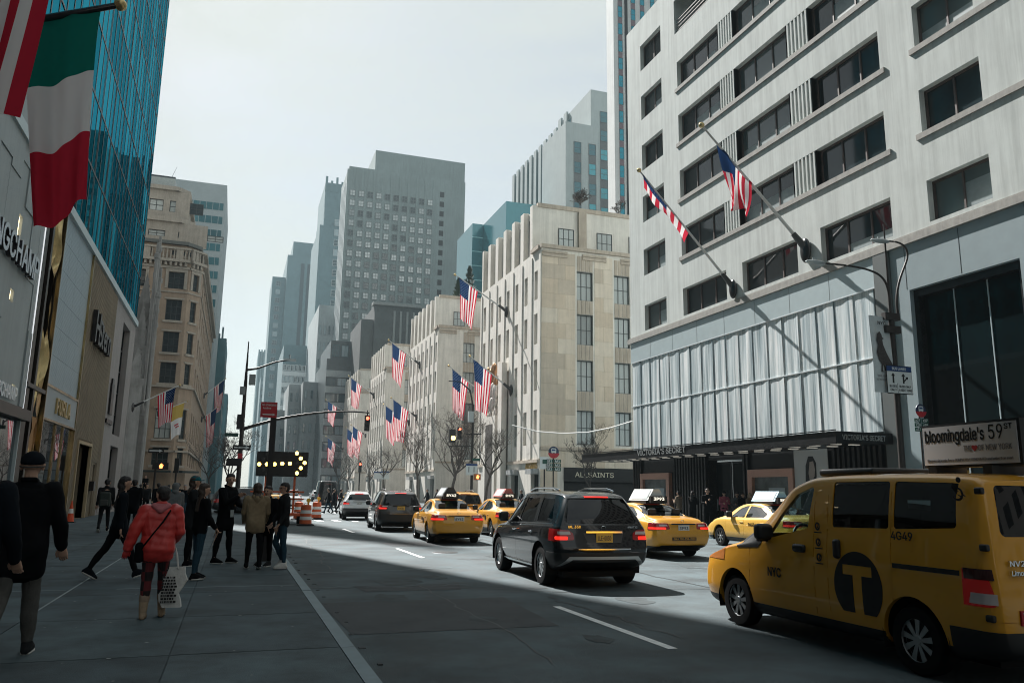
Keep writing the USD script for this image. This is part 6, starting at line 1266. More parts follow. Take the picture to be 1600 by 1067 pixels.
for z in (onLP(1396, 515), onLP(1396, 495)):
    mb = MB(); mb.box(c[0] - .28, c[0] + .28, LPY - .08, LPY + .08, z[2] - .12, z[2] + .1); mb.out('control_box', pole_g, lamp)
# banner with a standing dark bird
bn = T('street_banner', 'white street banner with a dark pigeon, hung on the two armed lamp', 'banner', (c[0] - .4, LPY, 5.6)); a, d_ = onLP(1358, 492), onLP(1394, 614); x1 = c[0] - .08
mb = MB(); zz = np.linspace(d_[2], a[2], 8); mb.add([(x, LPY - .03 * math.sin((z - d_[2]) * 2), z) for z in zz for x in (a[0], x1)], [(2 * i, 2 * i + 1, 2 * i + 3, 2 * i + 2) for i in range(7)]); mb.out('cloth', pm('banner_white', (.50, .55, .56), .7, var=.08, scale=6), bn)
H_ = a[2] - d_[2]; Wd = x1 - a[0]; by = LPY - .045
words(bn, None, 'NYC', a[0] + Wd * .55, by, a[2] - .17 * H_ + .12, .10, Wd * .42, sblk)
bird = [(.20, .52), (.30, .60), (.24, .68), (.28, .76), (.40, .79), (.50, .75), (.52, .715), (.60, .70), (.52, .685), (.54, .62), (.68, .52), (.82, .44), (.98, .36), (.97, .325), (.80, .35), (.62, .355), (.56, .36), (.60, .30), (.70, .275), (.55, .28), (.50, .35), (.46, .35), (.44, .28), (.52, .262), (.36, .265), (.40, .36), (.28, .42)]
mb = MB(); mb.poly([(x * Wd, y * H_) for x, y in bird], (np.array([a[0], by, d_[2]]), *NYF), .0, .004); mb.out('bird_print', pm('bird_ink', (.05, .045, .045), .7, var=.5, scale=14), bn)
words(bn, None, 'WILLIAM', a[0] + Wd * .45, by, d_[2] + .20 * H_, .06, Wd * .6, gry, bold=False); words(bn, None, 'KENTRIDGE', a[0] + Wd * .45, by, d_[2] + .15 * H_, .06, Wd * .7, gry, bold=False)
ls = T('lane_sign', 'white bus lane sign with blue header on the two armed lamp', 'sign', (c[0], LPY - .1, 4.7)); a, d_ = onY(1384, 570, LPY - .12), onY(1427, 617, LPY - .12); X_, Z_ = (a[0] + d_[0]) / 2, (a[2] + d_[2]) / 2; w, h = d_[0] - a[0], a[2] - d_[2]; y = LPY - .11
s0 = plate(ls, 'panel', X_, y, Z_, w, h, sblk); plate(ls, 'white_field', X_, y - .013, Z_ - h * .09, w - .03, h * .76, swht, .004); plate(ls, 'blue_field', X_, y - .013, Z_ + h * .39, w - .03, h * .18, sblu, .004)
words(ls, None, 'BUS LANES', X_, y - .018, Z_ + h * .35, h * .09, w * .55, swht)
for q, s in ((-.25, 0), (.15, 1)):
    mb = MB(); x = X_ + w * q; pts = [(-.02, 0), (.02, 0), (.02, .18), (.05, .18), (0, .26), (-.05, .18), (-.02, .18)]; mb.poly([(u * w / .65, v * h / .72) for u, v in pts], (np.array([x, y - .018, Z_ - h * .12]), *NYF), 0, .003)
    if s: mb.poly([(u * w / .65, v * h / .72) for u, v in [(.02, .04), (.09, .12), (.11, .10), (.12, .17), (.05, .165), (.07, .14), (.02, .085)]], (np.array([x, y - .019, Z_ - h * .12]), *NYF), 0, .003)
    mb.out('arrow', sblk, ls)
words(ls, None, 'BUSES', X_ - w * .27, y - .018, Z_ - h * .27, h * .08, w * .28, sblk); words(ls, None, 'ONLY', X_ - w * .27, y - .018, Z_ - h * .40, h * .08, w * .24, sblk); words(ls, None, 'BUSES ONLY', X_ + w * .20, y - .018, Z_ - h * .27, h * .08, w * .46, sblk); words(ls, None, '& RIGHT TURNS', X_ + w * .20, y - .018, Z_ - h * .40, h * .08, w * .5, sblk); plate(ls, 'divider', X_ - w * .1, y - .018, Z_ - h * .29, .012, h * .34, sblk, .003)
def bus_stop(label, px, py, Y, s, routes):
    p = onY(px, py, Y); t = T('bus_stop_sign', label, 'bus stop sign', (p[0], Y, .15)); mb = MB(); mb.cyl((p[0], Y + .06, .15), (p[0], Y + .06, p[2] + .2 * s), .04 * s, k=10); mb.out('post', pole_g, t, smooth=40)
    mb = MB(); mb.lathe([(0, -.02), (.32 * s, -.02), (.32 * s, .0), (0, 0)], (p[0], Y - .0, p[2]), 28, 'y'); dsc = mb.out('roundel', pm('bus_navy', (.012, .025, .07), .45), t)
    mb = MB(); mb.poly([(.36 * s * math.cos(q), .36 * s * math.sin(q)) for q in np.linspace(math.pi * 1.06, math.pi * 1.94, 16)], (np.array([p[0], Y - .022, p[2]]), *NYF), 0, .006); mb.out('red_band', sred, t)
    mb = MB(); F_ = (np.array([p[0], Y - .024, p[2] + .04 * s]), *NYF); mb.poly([(-.15 * s, -.08 * s), (.15 * s, -.08 * s), (.15 * s, .13 * s), (.11 * s, .17 * s), (-.11 * s, .17 * s), (-.15 * s, .13 * s)], F_, 0, .004); mb.poly([(-.12 * s, -.12 * s), (-.07 * s, -.12 * s), (-.07 * s, -.085 * s), (-.12 * s, -.085 * s)], F_, 0, .004); mb.poly([(.07 * s, -.12 * s), (.12 * s, -.12 * s), (.12 * s, -.085 * s), (.07 * s, -.085 * s)], F_, 0, .004); bs = mb.out('bus_symbol', swht, t)
    mb = MB(); mb.poly([(-.11 * s, .02 * s), (.11 * s, .02 * s), (.11 * s, .12 * s), (-.11 * s, .12 * s)], F_, .005, .008); mb.out('symbol_screen', sblu, bs)
    for i, r_ in enumerate(routes):
        for sx in (-1, 1):
            q = plate(t, 'route_plate', p[0] + sx * .24 * s, Y, p[2] - (.52 + .23 * i) * s, .42 * s, .2 * s, sgrn); words(t, q, r_, p[0] + sx * .24 * s, Y - .013, p[2] - (.58 + .23 * i) * s, .13 * s, .3 * s, swht, 'route_number')
bus_stop('bus stop sign with green route plates behind the roof of the yellow van', 1438, 641, 19.6, .62, ('x27', 'x28', 'x37'))
bus_stop('bus stop sign with green route plates beside the black shop fascia across the side street', 865, 706, 62.0, 1.45, ('M1', 'M2', 'M3'))
sm = T('small_street_sign', 'small white sign on a thin post, left of the far bus stop sign', 'sign', (onY(851, 723, 62)[0], 62, .15)); p = onY(851, 723, 62); mb = MB(); mb.cyl((p[0], 62.05, .15), (p[0], 62.05, p[2]), .06); mb.out('post', pole_g, sm); q = plate(sm, 'panel', p[0], 62, p[2], .85, 1.0, swht); plate(sm, 'print', p[0], 61.985, p[2] + .1, .4, .35, sgrn, .004)
# ---- traffic signals
sigy = pm('signal_yellow', (.55, .33, .02), .5); sigb = pm('signal_black', (.012, .012, .013), .5); offl = pm('lamp_off', (.03, .03, .03), .3)
def lit(name, c, s): return pm(name, c, .4, emis=c, es=s)
L_red, L_amb, L_hand = lit('red_light', (1, .10, .05), 2.6), lit('amber_light', (1, .62, .12), 3.0), lit('hand_light', (1, .22, .06), 2.4)
def signal_head(t, x, y, z, s, on, body, facing=-1):
    mb = MB(); mb.box(x - .17 * s, x + .17 * s, y, y + .22 * s, z - .52 * s, z + .52 * s); h = mb.out('signal_head', body, t)
    for k in range(3):
        zz_ = z + (.33 - .33 * k) * s; mb = MB(); mb.lathe([(0, -.012), (.11 * s, -.012), (.115 * s, .0)], (x, y, zz_), 18, 'y'); mb.out('lamp', L_red if on == k == 0 else (L_amb if on == k == 1 else offl), h)
        mb = MB(); an = np.linspace(-.3, math.pi + .3, 12); v = [(x + .135 * s * math.cos(a_), yy_, zz_ + .135 * s * math.sin(a_)) for a_ in an for yy_ in (y - .2 * s, y)]; mb.add(v, [(2 * i, 2 * i + 1, 2 * i + 3, 2 * i + 2) for i in range(11)]); mb.out('visor', body, h)
SGY = 58.0
sp_ = T('signal_pole', 'tall dark signal pole with a long curved mast arm, left kerb at the crossing', 'traffic signal', (.3, SGY, .15)); pa, pb = onY(388, 540, SGY), onY(372, 790, SGY)
x0 = onY(376, 700, SGY)[0]
mb = MB(); mb.lathe([(.24, .15), (.24, .9), (.16, 1.1), (.15, 4), (.11, 9.0), (.07, 10.2), (.03, pa[2] + .3)], (x0, SGY, 0), 12); mb.out('pole', pole_g, sp_, smooth=40)
def sweep(t, name, pts, Y, r0, r1):
    P_ = np.array([onY(*p, Y) for p in pts]); P_[0][0] = x0; k = np.linspace(0, 1, len(P_)); from scipy.interpolate import make_interp_spline as mis
    q = mis(k, P_, min(3, len(P_) - 1))(np.linspace(0, 1, 30)); mb = MB(); mb.tube(q, np.linspace(r0, r1, 30), 8); return mb.out(name, pole_g, t, smooth=True)
sweep(sp_, 'mast_arm', [(383, 671), (430, 656), (480, 647), (530, 643), (577, 645)], SGY, .12, .05); sweep(sp_, 'lamp_arm', [(390, 578), (410, 573), (430, 566), (460, 563)], SGY, .08, .05)
q = onY(455, 562, SGY); mb = MB(); mb.box(q[0] - .5, q[0] + .35, SGY - .12, SGY + .12, q[2] - .1, q[2] + .06); mb.cyl((q[0] - .1, SGY, q[2] + .05), (q[0] - .1, SGY, q[2] + .35), .07); mb.out('lamp_head', headm, sp_)
q = onY(574, 661, SGY); mb = MB(); mb.cyl((q[0], SGY + .1, q[2] + .5), (q[0], SGY + .1, q[2] + .95), .04); mb.out('hanger', pole_g, sp_); signal_head(sp_, q[0], SGY, q[2], 1.08, 0, sigb)
for px, py, w, h in ((394, 594, .42, .72), (379, 611, .36, .55)):
    q = onY(px, py, SGY); plate(sp_, 'equipment_box', q[0], SGY - .1, q[2], w, h, pm('box_grey', (.22, .24, .24), .6), .3)
q = onY(374, 659, SGY); mb = MB(); mb.box(q[0] - .17, q[0] + .17, SGY - .2, SGY + .2, q[2] - .5, q[2] + .5); mb.out('signal_head', sigb, sp_)
q = onY(378, 699, SGY - .25); pl = plate(sp_, 'one_way_sign', q[0], SGY - .25, q[2], 1.15, .34, sblk); mb = MB(); mb.poly([(-.5, -.05), (.25, -.05), (.25, -.12), (.5, 0), (.25, .12), (.25, .05), (-.5, .05)], (np.array([q[0], SGY - .264, q[2]]), *NYF), 0, .004); ar = mb.out('arrow', swht, pl); words(sp_, ar, 'ONE WAY', q[0] - .12, SGY - .27, q[2] - .035, .07, .6, sblk)
q = onY(375, 713, SGY - .3); plate(sp_, 'red_sign', q[0], SGY - .3, q[2], .32, .42, sred); q = onY(368, 722, SGY - .3); plate(sp_, 'walk_signal', q[0] - .1, SGY - .3, q[2], 1.0, .5, sigb, .25)
q = onY(362, 679, SGY - .2); pl = plate(sp_, 'street_name_sign', q[0], SGY - .2, q[2], .85, .24, pm('sign_dark_green', (.01, .05, .04), .5))
# pedestrian signal by the left corner
ps = T('walk_signal_post', 'walk signal showing an orange hand under a one way sign, left pavement corner', 'pedestrian signal', (onY(243, 730, 59.5)[0], 59.5, .15)); p = onY(243, 730, 59.5); mb = MB(); mb.cyl((p[0], 59.6, .15), (p[0], 59.6, p[2] + 1.3), .07); mb.out('post', pole_g, ps)
q = onY(251, 728, 59.4); plate(ps, 'housing', q[0], 59.4, q[2], 1.0, .45, sigb, .25); mb = MB(); hand = [(-.08, -.15), (.07, -.15), (.11, -.02), (.14, .06), (.10, .07), (.07, .02), (.07, .15), (.035, .15), (.03, .04), (.02, .17), (-.015, .17), (-.02, .04), (-.035, .15), (-.07, .14), (-.06, 0), (-.10, .06), (-.13, .03)]
mb.poly(hand, (np.array([q[0] + .05, 59.14, q[2]]), *NYF), 0, .01); mb.out('hand', L_hand, ps)
q = onY(244, 704, 59.4); pl = plate(ps, 'one_way_sign', q[0], 59.4, q[2], .98, .3, sblk); mb = MB(); mb.poly([(-.42, -.04), (.2, -.04), (.2, -.1), (.42, 0), (.2, .1), (.2, .04), (-.42, .04)], (np.array([q[0], 59.386, q[2]]), *NYF), 0, .004); mb.out('arrow', swht, pl)
q = onY(276, 727, 60); mb = MB(); mb.box(q[0] - .15, q[0] + .15, 60, 60.3, q[2] - .5, q[2] + .5); mb.out('signal_head', sigb, ps); mb = MB(); mb.cyl((q[0], 60.15, .15), (q[0], 60.15, q[2] - .5), .06); mb.out('post', pole_g, ps)
# right corner signals
rs_ = T('corner_signal', 'corner signal pole with yellow and red lit heads, before the gilded relief', 'traffic signal', (18.8, 65.0, .15)); Y = 65.0; xr_ = onY(738, 700, Y)[0]
mb = MB(); mb.lathe([(.2, .15), (.2, .9), (.12, 1.0), (.1, 9.0)], (xr_, Y, 0), 10); mb.tube([(xr_, Y, 8.8), (xr_ - .3, Y, 10.2), (xr_ - 1.2, Y, 10.9), (xr_ - 2.2, Y, 10.9)], [.08, .07, .06, .05], 8); mb.out('pole', pole_g, rs_, smooth=40)
q = onY(706, 681, Y); mb = MB(); mb.box(q[0] - .26, q[0] + .26, Y - .25, Y, q[2] - .55, q[2] + .55); mb.out('signal_head', sigb, rs_); mb = MB(); mb.lathe([(0, -.02), (.2, -.02), (.2, .0)], (q[0] + .06, Y - .26, q[2] - .18), 16, 'y'); mb.out('lamp', L_amb, rs_)
q = onY(718, 673, Y); signal_head(rs_, q[0], Y - .1, q[2] - .2, 1.0, 0, sigb)
for p0, p1 in (((728, 678), (752, 678)), ((702, 697), (738, 697))): a, b = onY(*p0, Y), onY(*p1, Y); mb = MB(); mb.cyl(a, b, .05, k=6); mb.out('cross_arm', pole_g, rs_)
q = onY(735, 651, Y - .15); plate(rs_, 'control_box', q[0], Y - .15, q[2], .45, .9, pm('box_pale', (.4, .43, .43), .5), .25)
q = onY(737, 733, Y - .15); w = 1.0; plate(rs_, 'lane_panel', q[0], Y - .15, q[2], w, .95, swht); plate(rs_, 'lane_header', q[0], Y - .165, q[2] + .38, w, .17, sblu, .004)
for dx in (-.25, .2): plate(rs_, 'lane_arrow', q[0] + dx, Y - .165, q[2] - .02, .06, .45, sblk, .004)
q = onY(744, 718, Y - .2); plate(rs_, 'street_name_sign', q[0], Y - .2, q[2], .7, .22, sgrn)
q = onY(745, 745, Y - .2); plate(rs_, 'walk_signal', q[0], Y - .2, q[2], .55, .5, pm('walk_orange', (.4, .14, .04), .5), .25); mb = MB(); mb.poly(hand, (np.array([q[0], Y - .455, q[2]]), *NYF), 0, .01); mb.out('hand', L_hand, rs_)
# far bus lane signs and a red signal along the right kerb
for px, py, Y, lab in ((602, 742, 108, 'far white bus lane sign among the bare trees, right kerb'), (590, 742, 118, 'farther white bus lane sign left of its twin, right kerb')):
    q = onY(px, py, Y); t = T('far_lane_sign', lab, 'sign', (q[0], Y, .15)); plate(t, 'panel', q[0], Y, q[2], 1.1, 1.1, swht); plate(t, 'header', q[0], Y - .015, q[2] + .42, 1.1, .2, sblu, .004); mb = MB(); mb.cyl((q[0], Y + .08, .15), (q[0], Y + .08, q[2] + .6), .06); mb.out('post', pole_g, t)
q = onY(563, 726, 110); t = T('far_signal', 'far red signal head on a post above the white SUV', 'traffic signal', (q[0], 110, .15)); mb = MB(); mb.cyl((q[0], 110.2, .15), (q[0], 110.2, q[2] + .6), .09); mb.out('post', pole_g, t); signal_head(t, q[0], 110, q[2] - .33, 1.25, 0, sigb)
# ---- red no standing sign on its square post
ns = T('no_standing_sign', 'red no standing sign on a dark square post, in front of the arrow board', 'sign', (.72, 19, .15)); a, b = onY(408, 628, 19), onY(432, 653, 19); X_, Z_ = (a[0] + b[0]) / 2, (a[2] + b[2]) / 2
xq = onY(423, 720, 19)[0]; mb = MB(); mb.box(xq - .065, xq + .065, 18.97, 19.1, .15, a[2] - .15); mb.out('post', sigb, ns)
q = plate(ns, 'panel', X_, 18.96, Z_, b[0] - a[0], a[2] - b[2], sred); w = b[0] - a[0]; h = a[2] - b[2]
words(ns, q, 'NO STANDING', X_, 18.947, Z_ + h * .26, h * .11, w * .85, swht); words(ns, q, 'Anytime', X_ - w * .12, 18.947, Z_ + h * .06, h * .11, w * .5, swht); mb = MB(); mb.poly([(-.14, -.012), (.08, -.012), (.08, -.03), (.14, 0), (.08, .03), (.08, .012), (-.14, .012)], (np.array([X_ + .01, 18.947, Z_ - h * .3]), *NYF), 0, .003); mb.out('arrow', swht, q)
rub = pm('black_rubber', (.012, .012, .012), .8)
# ---- arrow board trailer
ab = T('arrow_board', 'black arrow board trailer with amber lamps pointing right, orange frame', 'arrow board', (2.3, 42, 0)); a, b = onY(402, 706, 42), onY(480, 745, 42); org = pm('safety_orange', (.55, .10, .03), .5)
mb = MB(); mb.box(a[0], b[0], 42, 42.08, b[2], a[2] + .05); bd = mb.out('board', pm('board_black', (.006, .006, .007), .5), ab)
for k, (px, py, on) in enumerate([(405, 725, 1), (417, 725, 1), (429, 725, 1), (441, 724, 1), (453, 724, 1), (464, 708, 1), (470, 716, 1), (476, 723, 1), (470, 731, 1), (464, 739, 1), (411, 717, 0), (417, 709, 0), (411, 733, 0), (417, 741, 0), (464, 724, 0)]):
    q = onY(px, py, 42); mb = MB(); mb.lathe([(0, -.03), (.085, -.025), (.095, 0)], (q[0], 41.995, q[2]), 16, 'y'); mb.out('lamp', L_amb if on else offl, bd)
for x in (a[0] + 1.9, a[0] + .5):
    mb = MB(); mb.box(x - .05, x + .05, 42.1, 42.2, .5, b[2] + .6); mb.out('upright', org, ab)
mb = MB(); mb.box(a[0] - .2, b[0] - .1, 42.1, 42.2, 1.55, 1.63); mb.out('cross_bar', org, ab); mb = MB(); mb.box(a[0] - .2, b[0] - .1, 42.1, 42.2, 1.2, 1.27); mb.out('cross_bar', org, ab)
mb = MB(); mb.box(a[0], b[0] - .2, 41.8, 43.2, .42, .55); mb.out('trailer_bed', org, ab); mfo(ab, 'engine_box', rbox(a[0] + .5, b[0] - .8, 42.4, 43.0, .55, .95, .05), rub)
for x in (a[0] + .1, b[0] - .25): wheel(ab, x, 42.6, .3, .18, -1, 5)
# ---- barrels, cone
rub = pm('black_rubber', (.012, .012, .012), .8)
whs = pm('reflective_white', (.68, .68, .66), .5); rub = pm('black_rubber', (.012, .012, .012), .8)
def barrel(label, px, py, beacon):
    p = onZ(px, py); t = T('traffic_barrel', label, 'traffic barrel', (p[0], p[1], 0)); c_ = (p[0], p[1], 0)
    mb = MB(); mb.lathe([(0, .0), (.42, 0), (.42, .06), (.33, .09), (0, .09)], c_, 20); mb.out('rubber_base', rub, t)
    zs = [.09, .28, .44, .58, .74, .90]; rd = lambda z: .30 - .055 * z
    for k in range(5):
        mb = MB(); z0, z1 = zs[k], zs[k + 1]; mb.lathe([(rd(z0) - .012, z0), (rd(z0), z0 + .012), (rd(z1), z1 - .012), (rd(z1) - .012, z1)], c_, 24); mb.out('white_band' if k % 2 else 'orange_band', whs if k % 2 else org, t, smooth=50)
    mb = MB(); mb.lathe([(.245, .90), (.235, .98), (.1, 1.0), (0, 1.0)], c_, 24); mb.tube([(p[0] - .1, p[1], 1.0), (p[0] - .08, p[1], 1.07), (p[0] + .08, p[1], 1.07), (p[0] + .1, p[1], 1.0)], .02, 6); mb.out('top', org, t, smooth=50)
    if beacon: mb = MB(); mb.lathe([(0, -.03), (.1, -.03), (.1, .03), (0, .03)], (p[0] + .08, p[1] - .05, 1.2), 18, 'y'); mb.box(p[0] + .04, p[0] + .12, p[1] - .06, p[1] + .0, 1.0, 1.12); mb.out('beacon', pm('beacon_amber', (.75, .42, .03), .4), t)
barrel('nearest orange and white striped traffic barrel beside the leaning man', 477, 821, True)
barrel('second orange and white striped traffic barrel, behind and right of the nearest', 494, 811, True)
barrel('third striped traffic barrel, half hidden behind the other two', 466, 812, False)
p = onZ(109, 816, .15); t = T('traffic_cone', 'small orange traffic cone against the ribbed stone front', 'traffic cone', (p[0], p[1], .15)); mb = MB(); mb.box(p[0] - .2, p[0] + .2, p[1] - .2, p[1] + .2, .15, .19); mb.out('base', rub, t)
for k, (z0, z1) in enumerate(((.19, .55), (.55, .75), (.75, 1.1))): mb = MB(); r_ = lambda z: .16 - .135 * (z - .19) / .91; mb.lathe([(r_(z0), z0), (r_(z1), z1)] + ([(0, z1)] if k == 2 else []), (p[0], p[1], 0), 18); mb.out('white_band' if k == 1 else 'orange_band', whs if k == 1 else pm('cone_orange', (.6, .07, .02), .5), t, smooth=50)
# cable of lights across the side street
cb = T('festoon_cable', 'pale cable sagging across the side street beneath the limestone wing windows', 'cable', (23, 56, 8)); P_ = [onY(*p, 60 - 12 * k / 5) for k, p in enumerate(((800, 664), (840, 674), (880, 677), (920, 675), (955, 668), (988, 658)))]
mb = MB(); mb.tube(P_, .045, 6); mb.out('cable', whs, cb)
# ================================================================ trees
bark = pm('bark_grey', (.11, .095, .085), .9, var=.3, scale=6); bark2 = pm('bark_dark', (.05, .045, .042), .9, var=.3, scale=6)
def bare_tree(label, x, y, H, seed, spread=.9, mat=bark, depth=5, name='bare_tree', z0=.15, trunk=.32, minr=.011):
    rr = random.Random(seed); t = T(name, label, 'tree', (x, y, z0)); seg = {0: [], 1: []}
    def grow(p, d, L, r, k):
        n = 3 if k < 4 else 2; pts = [p]; q0 = r
        for i in range(n):
            d = [d[j] + rr.gauss(.05 if j == 2 else 0, .13 + .03 * k) for j in range(3)]; m = math.sqrt(d[0] ** 2 + d[1] ** 2 + d[2] ** 2); d = [c_ / m for c_ in d]
            e = [pts[-1][j] + d[j] * L / n for j in range(3)]; q1 = q0 * (.68 ** (1 / n)); seg[0 if k == 0 else 1].append((*pts[-1], *e, q0, q1)); q0 = q1; pts.append(e)
        if k >= depth: return
        for i in range(rr.choice((2, 3)) if k else rr.choice((3, 4))):
            a = rr.uniform(0, 6.28); s = rr.uniform(.35, 1.0) * spread; q = (math.cos(a) * s, math.sin(a) * s, rr.uniform(.1, .9)); nd = [d[j] * .6 + q[j] for j in range(3)]; m = math.sqrt(sum(c_ * c_ for c_ in nd)); nd = [c_ / m for c_ in nd]
            j = rr.randint(1, n) if k else n
            grow(pts[j], nd, L * rr.uniform(.58, .88), max(r * .60, minr), k + 1)
    grow([x, y, z0], [0, 0, 1.0], H * trunk, H * .014 + (.03 if name == 'bare_tree' else -.02), 0)
    for k, nm in ((0, 'trunk'), (1, 'crown')):
        S_ = np.array(seg[k]); K = 7 if k == 0 else 3; p0, p1 = S_[:, :3], S_[:, 3:6]; t_ = p1 - p0; t_ /= np.linalg.norm(t_, axis=1, keepdims=True) + 1e-9
        A = np.cross(t_, [.31, .17, .93] if k else [1.0, 0, 0]); A /= np.linalg.norm(A, axis=1, keepdims=True) + 1e-9; B = np.cross(t_, A); an = np.arange(K) * 6.2832 / K
        ring = lambda p, r_: p[:, None] + r_[:, None, None] * (np.cos(an)[None, :, None] * A[:, None] + np.sin(an)[None, :, None] * B[:, None])
        v = np.concatenate([ring(p0, S_[:, 6]), ring(p1, S_[:, 7])], 1).reshape(-1, 3); i0 = np.arange(len(S_))[:, None] * 2 * K; j = np.arange(K)[None]
        f = np.stack([i0 + j, i0 + (j + 1) % K, i0 + K + (j + 1) % K, i0 + K + j], -1).reshape(-1, 4); mb = MB(); mb.add(v, f); mb.out(nm, mat, t)
for k, (px, Y, H, lab) in enumerate(((655, 90, 10.0, 'bare street tree on the right kerb before the second limestone wing'), (706, 76, 10.5, 'bare street tree on the right kerb left of the corner signal'), (600, 108, 9.5, 'bare street tree on the right kerb behind the grey minivan'), (548, 142, 10.0, 'bare street tree on the right kerb above the white SUV'), (578, 122, 8.5, 'small bare street tree between two bigger ones on the right kerb'), (700, 98, 11, 'bare plaza tree behind the low pair of flags'), (523, 160, 11, 'dark bare tree at the end of the right kerb'), (757, 70, 9.5, 'bare street tree right of the corner signal'))):
    q = onY(px, 750, Y); bare_tree(lab, q[0], Y, H, 50 + k, mat=bark2 if px == 523 else bark, depth=7 if Y < 91 else 6)
q = onY(930, 740, 58); bare_tree('bare tree at the side street corner, cut by the end of the black canopy', q[0], 58, 7.2, 71, 1.0, bark2, 7)
q = onY(352, 740, 84); bare_tree('dark bare tree left of the signal pole', q[0], 84, 8.0, 72, 1.0, bark2, 7); q = onY(330, 740, 110); bare_tree('dark bare tree before the tan corner store', q[0], 110, 8.5, 73, 1.0, bark2, 5)
q = onY(903, 324, 68.2); bare_tree('leafless roof bush above the nearest limestone wing', q[0], 68.2, 4.6, 74, 1.5, bark2, 7, 'roof_bush', 28.25, .24, .016); q = onY(972, 330, 68.2); bare_tree('smaller leafless roof bush beside the white office building', q[0] - .4, 68.2, 3.4, 75, 1.4, bark2, 6, 'roof_bush', 28.25, .22, .014)
ever = [pm(f'evergreen_{i}', c, .8) for i, c in enumerate(((.012, .028, .018), (.02, .042, .025)))]
def conifer(label, px, py0, py1, Y, w, seed):
    a, b = onY(px, py0, Y), onY(px, py1, Y); rr = random.Random(seed); t = T('evergreen_tree', label, 'tree', (b[0], Y, b[2])); mb = MB(); mb.cyl(b, a, .12, .03, 6); mb.out('trunk', bark2, t)
    crn = MB(); n = 1500; Hh = a[2] - b[2]
    for i in range(n):
        s = rr.random() ** .8; R_ = w * (1 - s) ** .7 * min(1, .5 + s * 2.2) * (.75 + .25 * math.sin(s * 40 + seed)) * math.sqrt(rr.uniform(.15, 1)); an = rr.uniform(0, 6.28); p = np.array([b[0] + R_ * math.cos(an), Y + R_ * math.sin(an), b[2] + s * Hh]); d = np.array([math.cos(an), math.sin(an), 1.1]) * .22; e = np.array([-math.sin(an), math.cos(an), .2]) * .06
        crn.add([p - e, p + e, p + d], [(0, 1, 2)])
    crn.out('crown', ever[seed % 2], t)
conifer('tall dark evergreen on the roof of the second wing', 733, 417, 470, 106, 1.35, 4); conifer('shorter evergreen on the second wing roof, left of the tall one', 716, 436, 470, 106, 1.0, 5)
# ================================================================ people
SKIN = [pm(f'skin_{i}', c, .55) for i, c in enumerate(((.46, .28, .20), (.38, .22, .15), (.22, .12, .08)))]
def cl(name, c, r=.85): return pm('wear_' + name, c, r, var=.15, scale=14, bump=.25, bscale=60, obj=True, spec=.08)
C = {k: cl(k, v) for k, v in dict(black=(.0055, .0065, .008), navy=(.006, .009, .013), char=(.018, .02, .022), grey=(.14, .15, .155), khaki=(.23, .18, .115), denim=(.022, .05, .072), greyt=(.085, .085, .08), palejean=(.16, .20, .22), teal=(.012, .10, .12), pink=(.42, .15, .16), white=(.55, .55, .53), brown=(.06, .035, .022), tan=(.30, .23, .16), rose=(.35, .09, .13), sand=(.26, .2, .15)).items()}
C['puffer'] = pm('puffer_red', (.50, .035, .03), .42, coat=.1)
C['plaid'] = usdkit.material(stage, '/World/Looks/plaid_trousers', {'t': ('texture_coordinate', {}), 'c': ('checker_texture', {'scale': 9.0, 'color1': (.10, .012, .015), 'color2': (.012, .008, .009)}), 'p': ('principled_bsdf', {'roughness': .9})}, [('t.object', 'c.vector'), ('c.color', 'p.base_color')], surface='p.BSDF')
HAIR = {k: pm('hair_' + k, c, .6, bump=.4, bscale=45) for k, c in dict(dark=(.010, .008, .008), brown=(.035, .022, .015), blonde=(.42, .32, .2), grey=(.22, .22, .22)).items()}
eyem = pm('eye_dark', (.01, .01, .01), .2); lipm = pm('lip', (.26, .09, .08), .5); solem = pm('sole_white', (.5, .5, .48), .6)
def sph(p, r, k=12): return m3.Manifold.sphere(float(r), k).translate(tuple(map(float, p)))
def hull(*pr): return m3.Manifold.batch_hull([sph(p, r) for p, r in pr])
def soft(man, l, it=8):
    man = man.refine_to_length(l); q = man.to_mesh(); t = trimesh.Trimesh(q.vert_properties[:, :3], q.tri_verts, process=False); t.merge_vertices(digits_vertex=5)
    trimesh.smoothing.filter_taubin(t, iterations=it); return t
def tmo(t, name, m, mat, parent=None):
    mb = MB(); mb.tm(m); return mb.out(name, mat, parent or t, smooth=True)
def rotx(a): c, s = math.cos(a), math.sin(a); return np.array([[1, 0, 0], [0, c, -s], [0, s, c]])
def roty(a): c, s = math.cos(a), math.sin(a); return np.array([[c, 0, s], [0, 1, 0], [-s, 0, c]])
def rotz_(a): c, s = math.cos(a), math.sin(a); return np.array([[c, -s, 0], [s, c, 0], [0, 0, 1]])
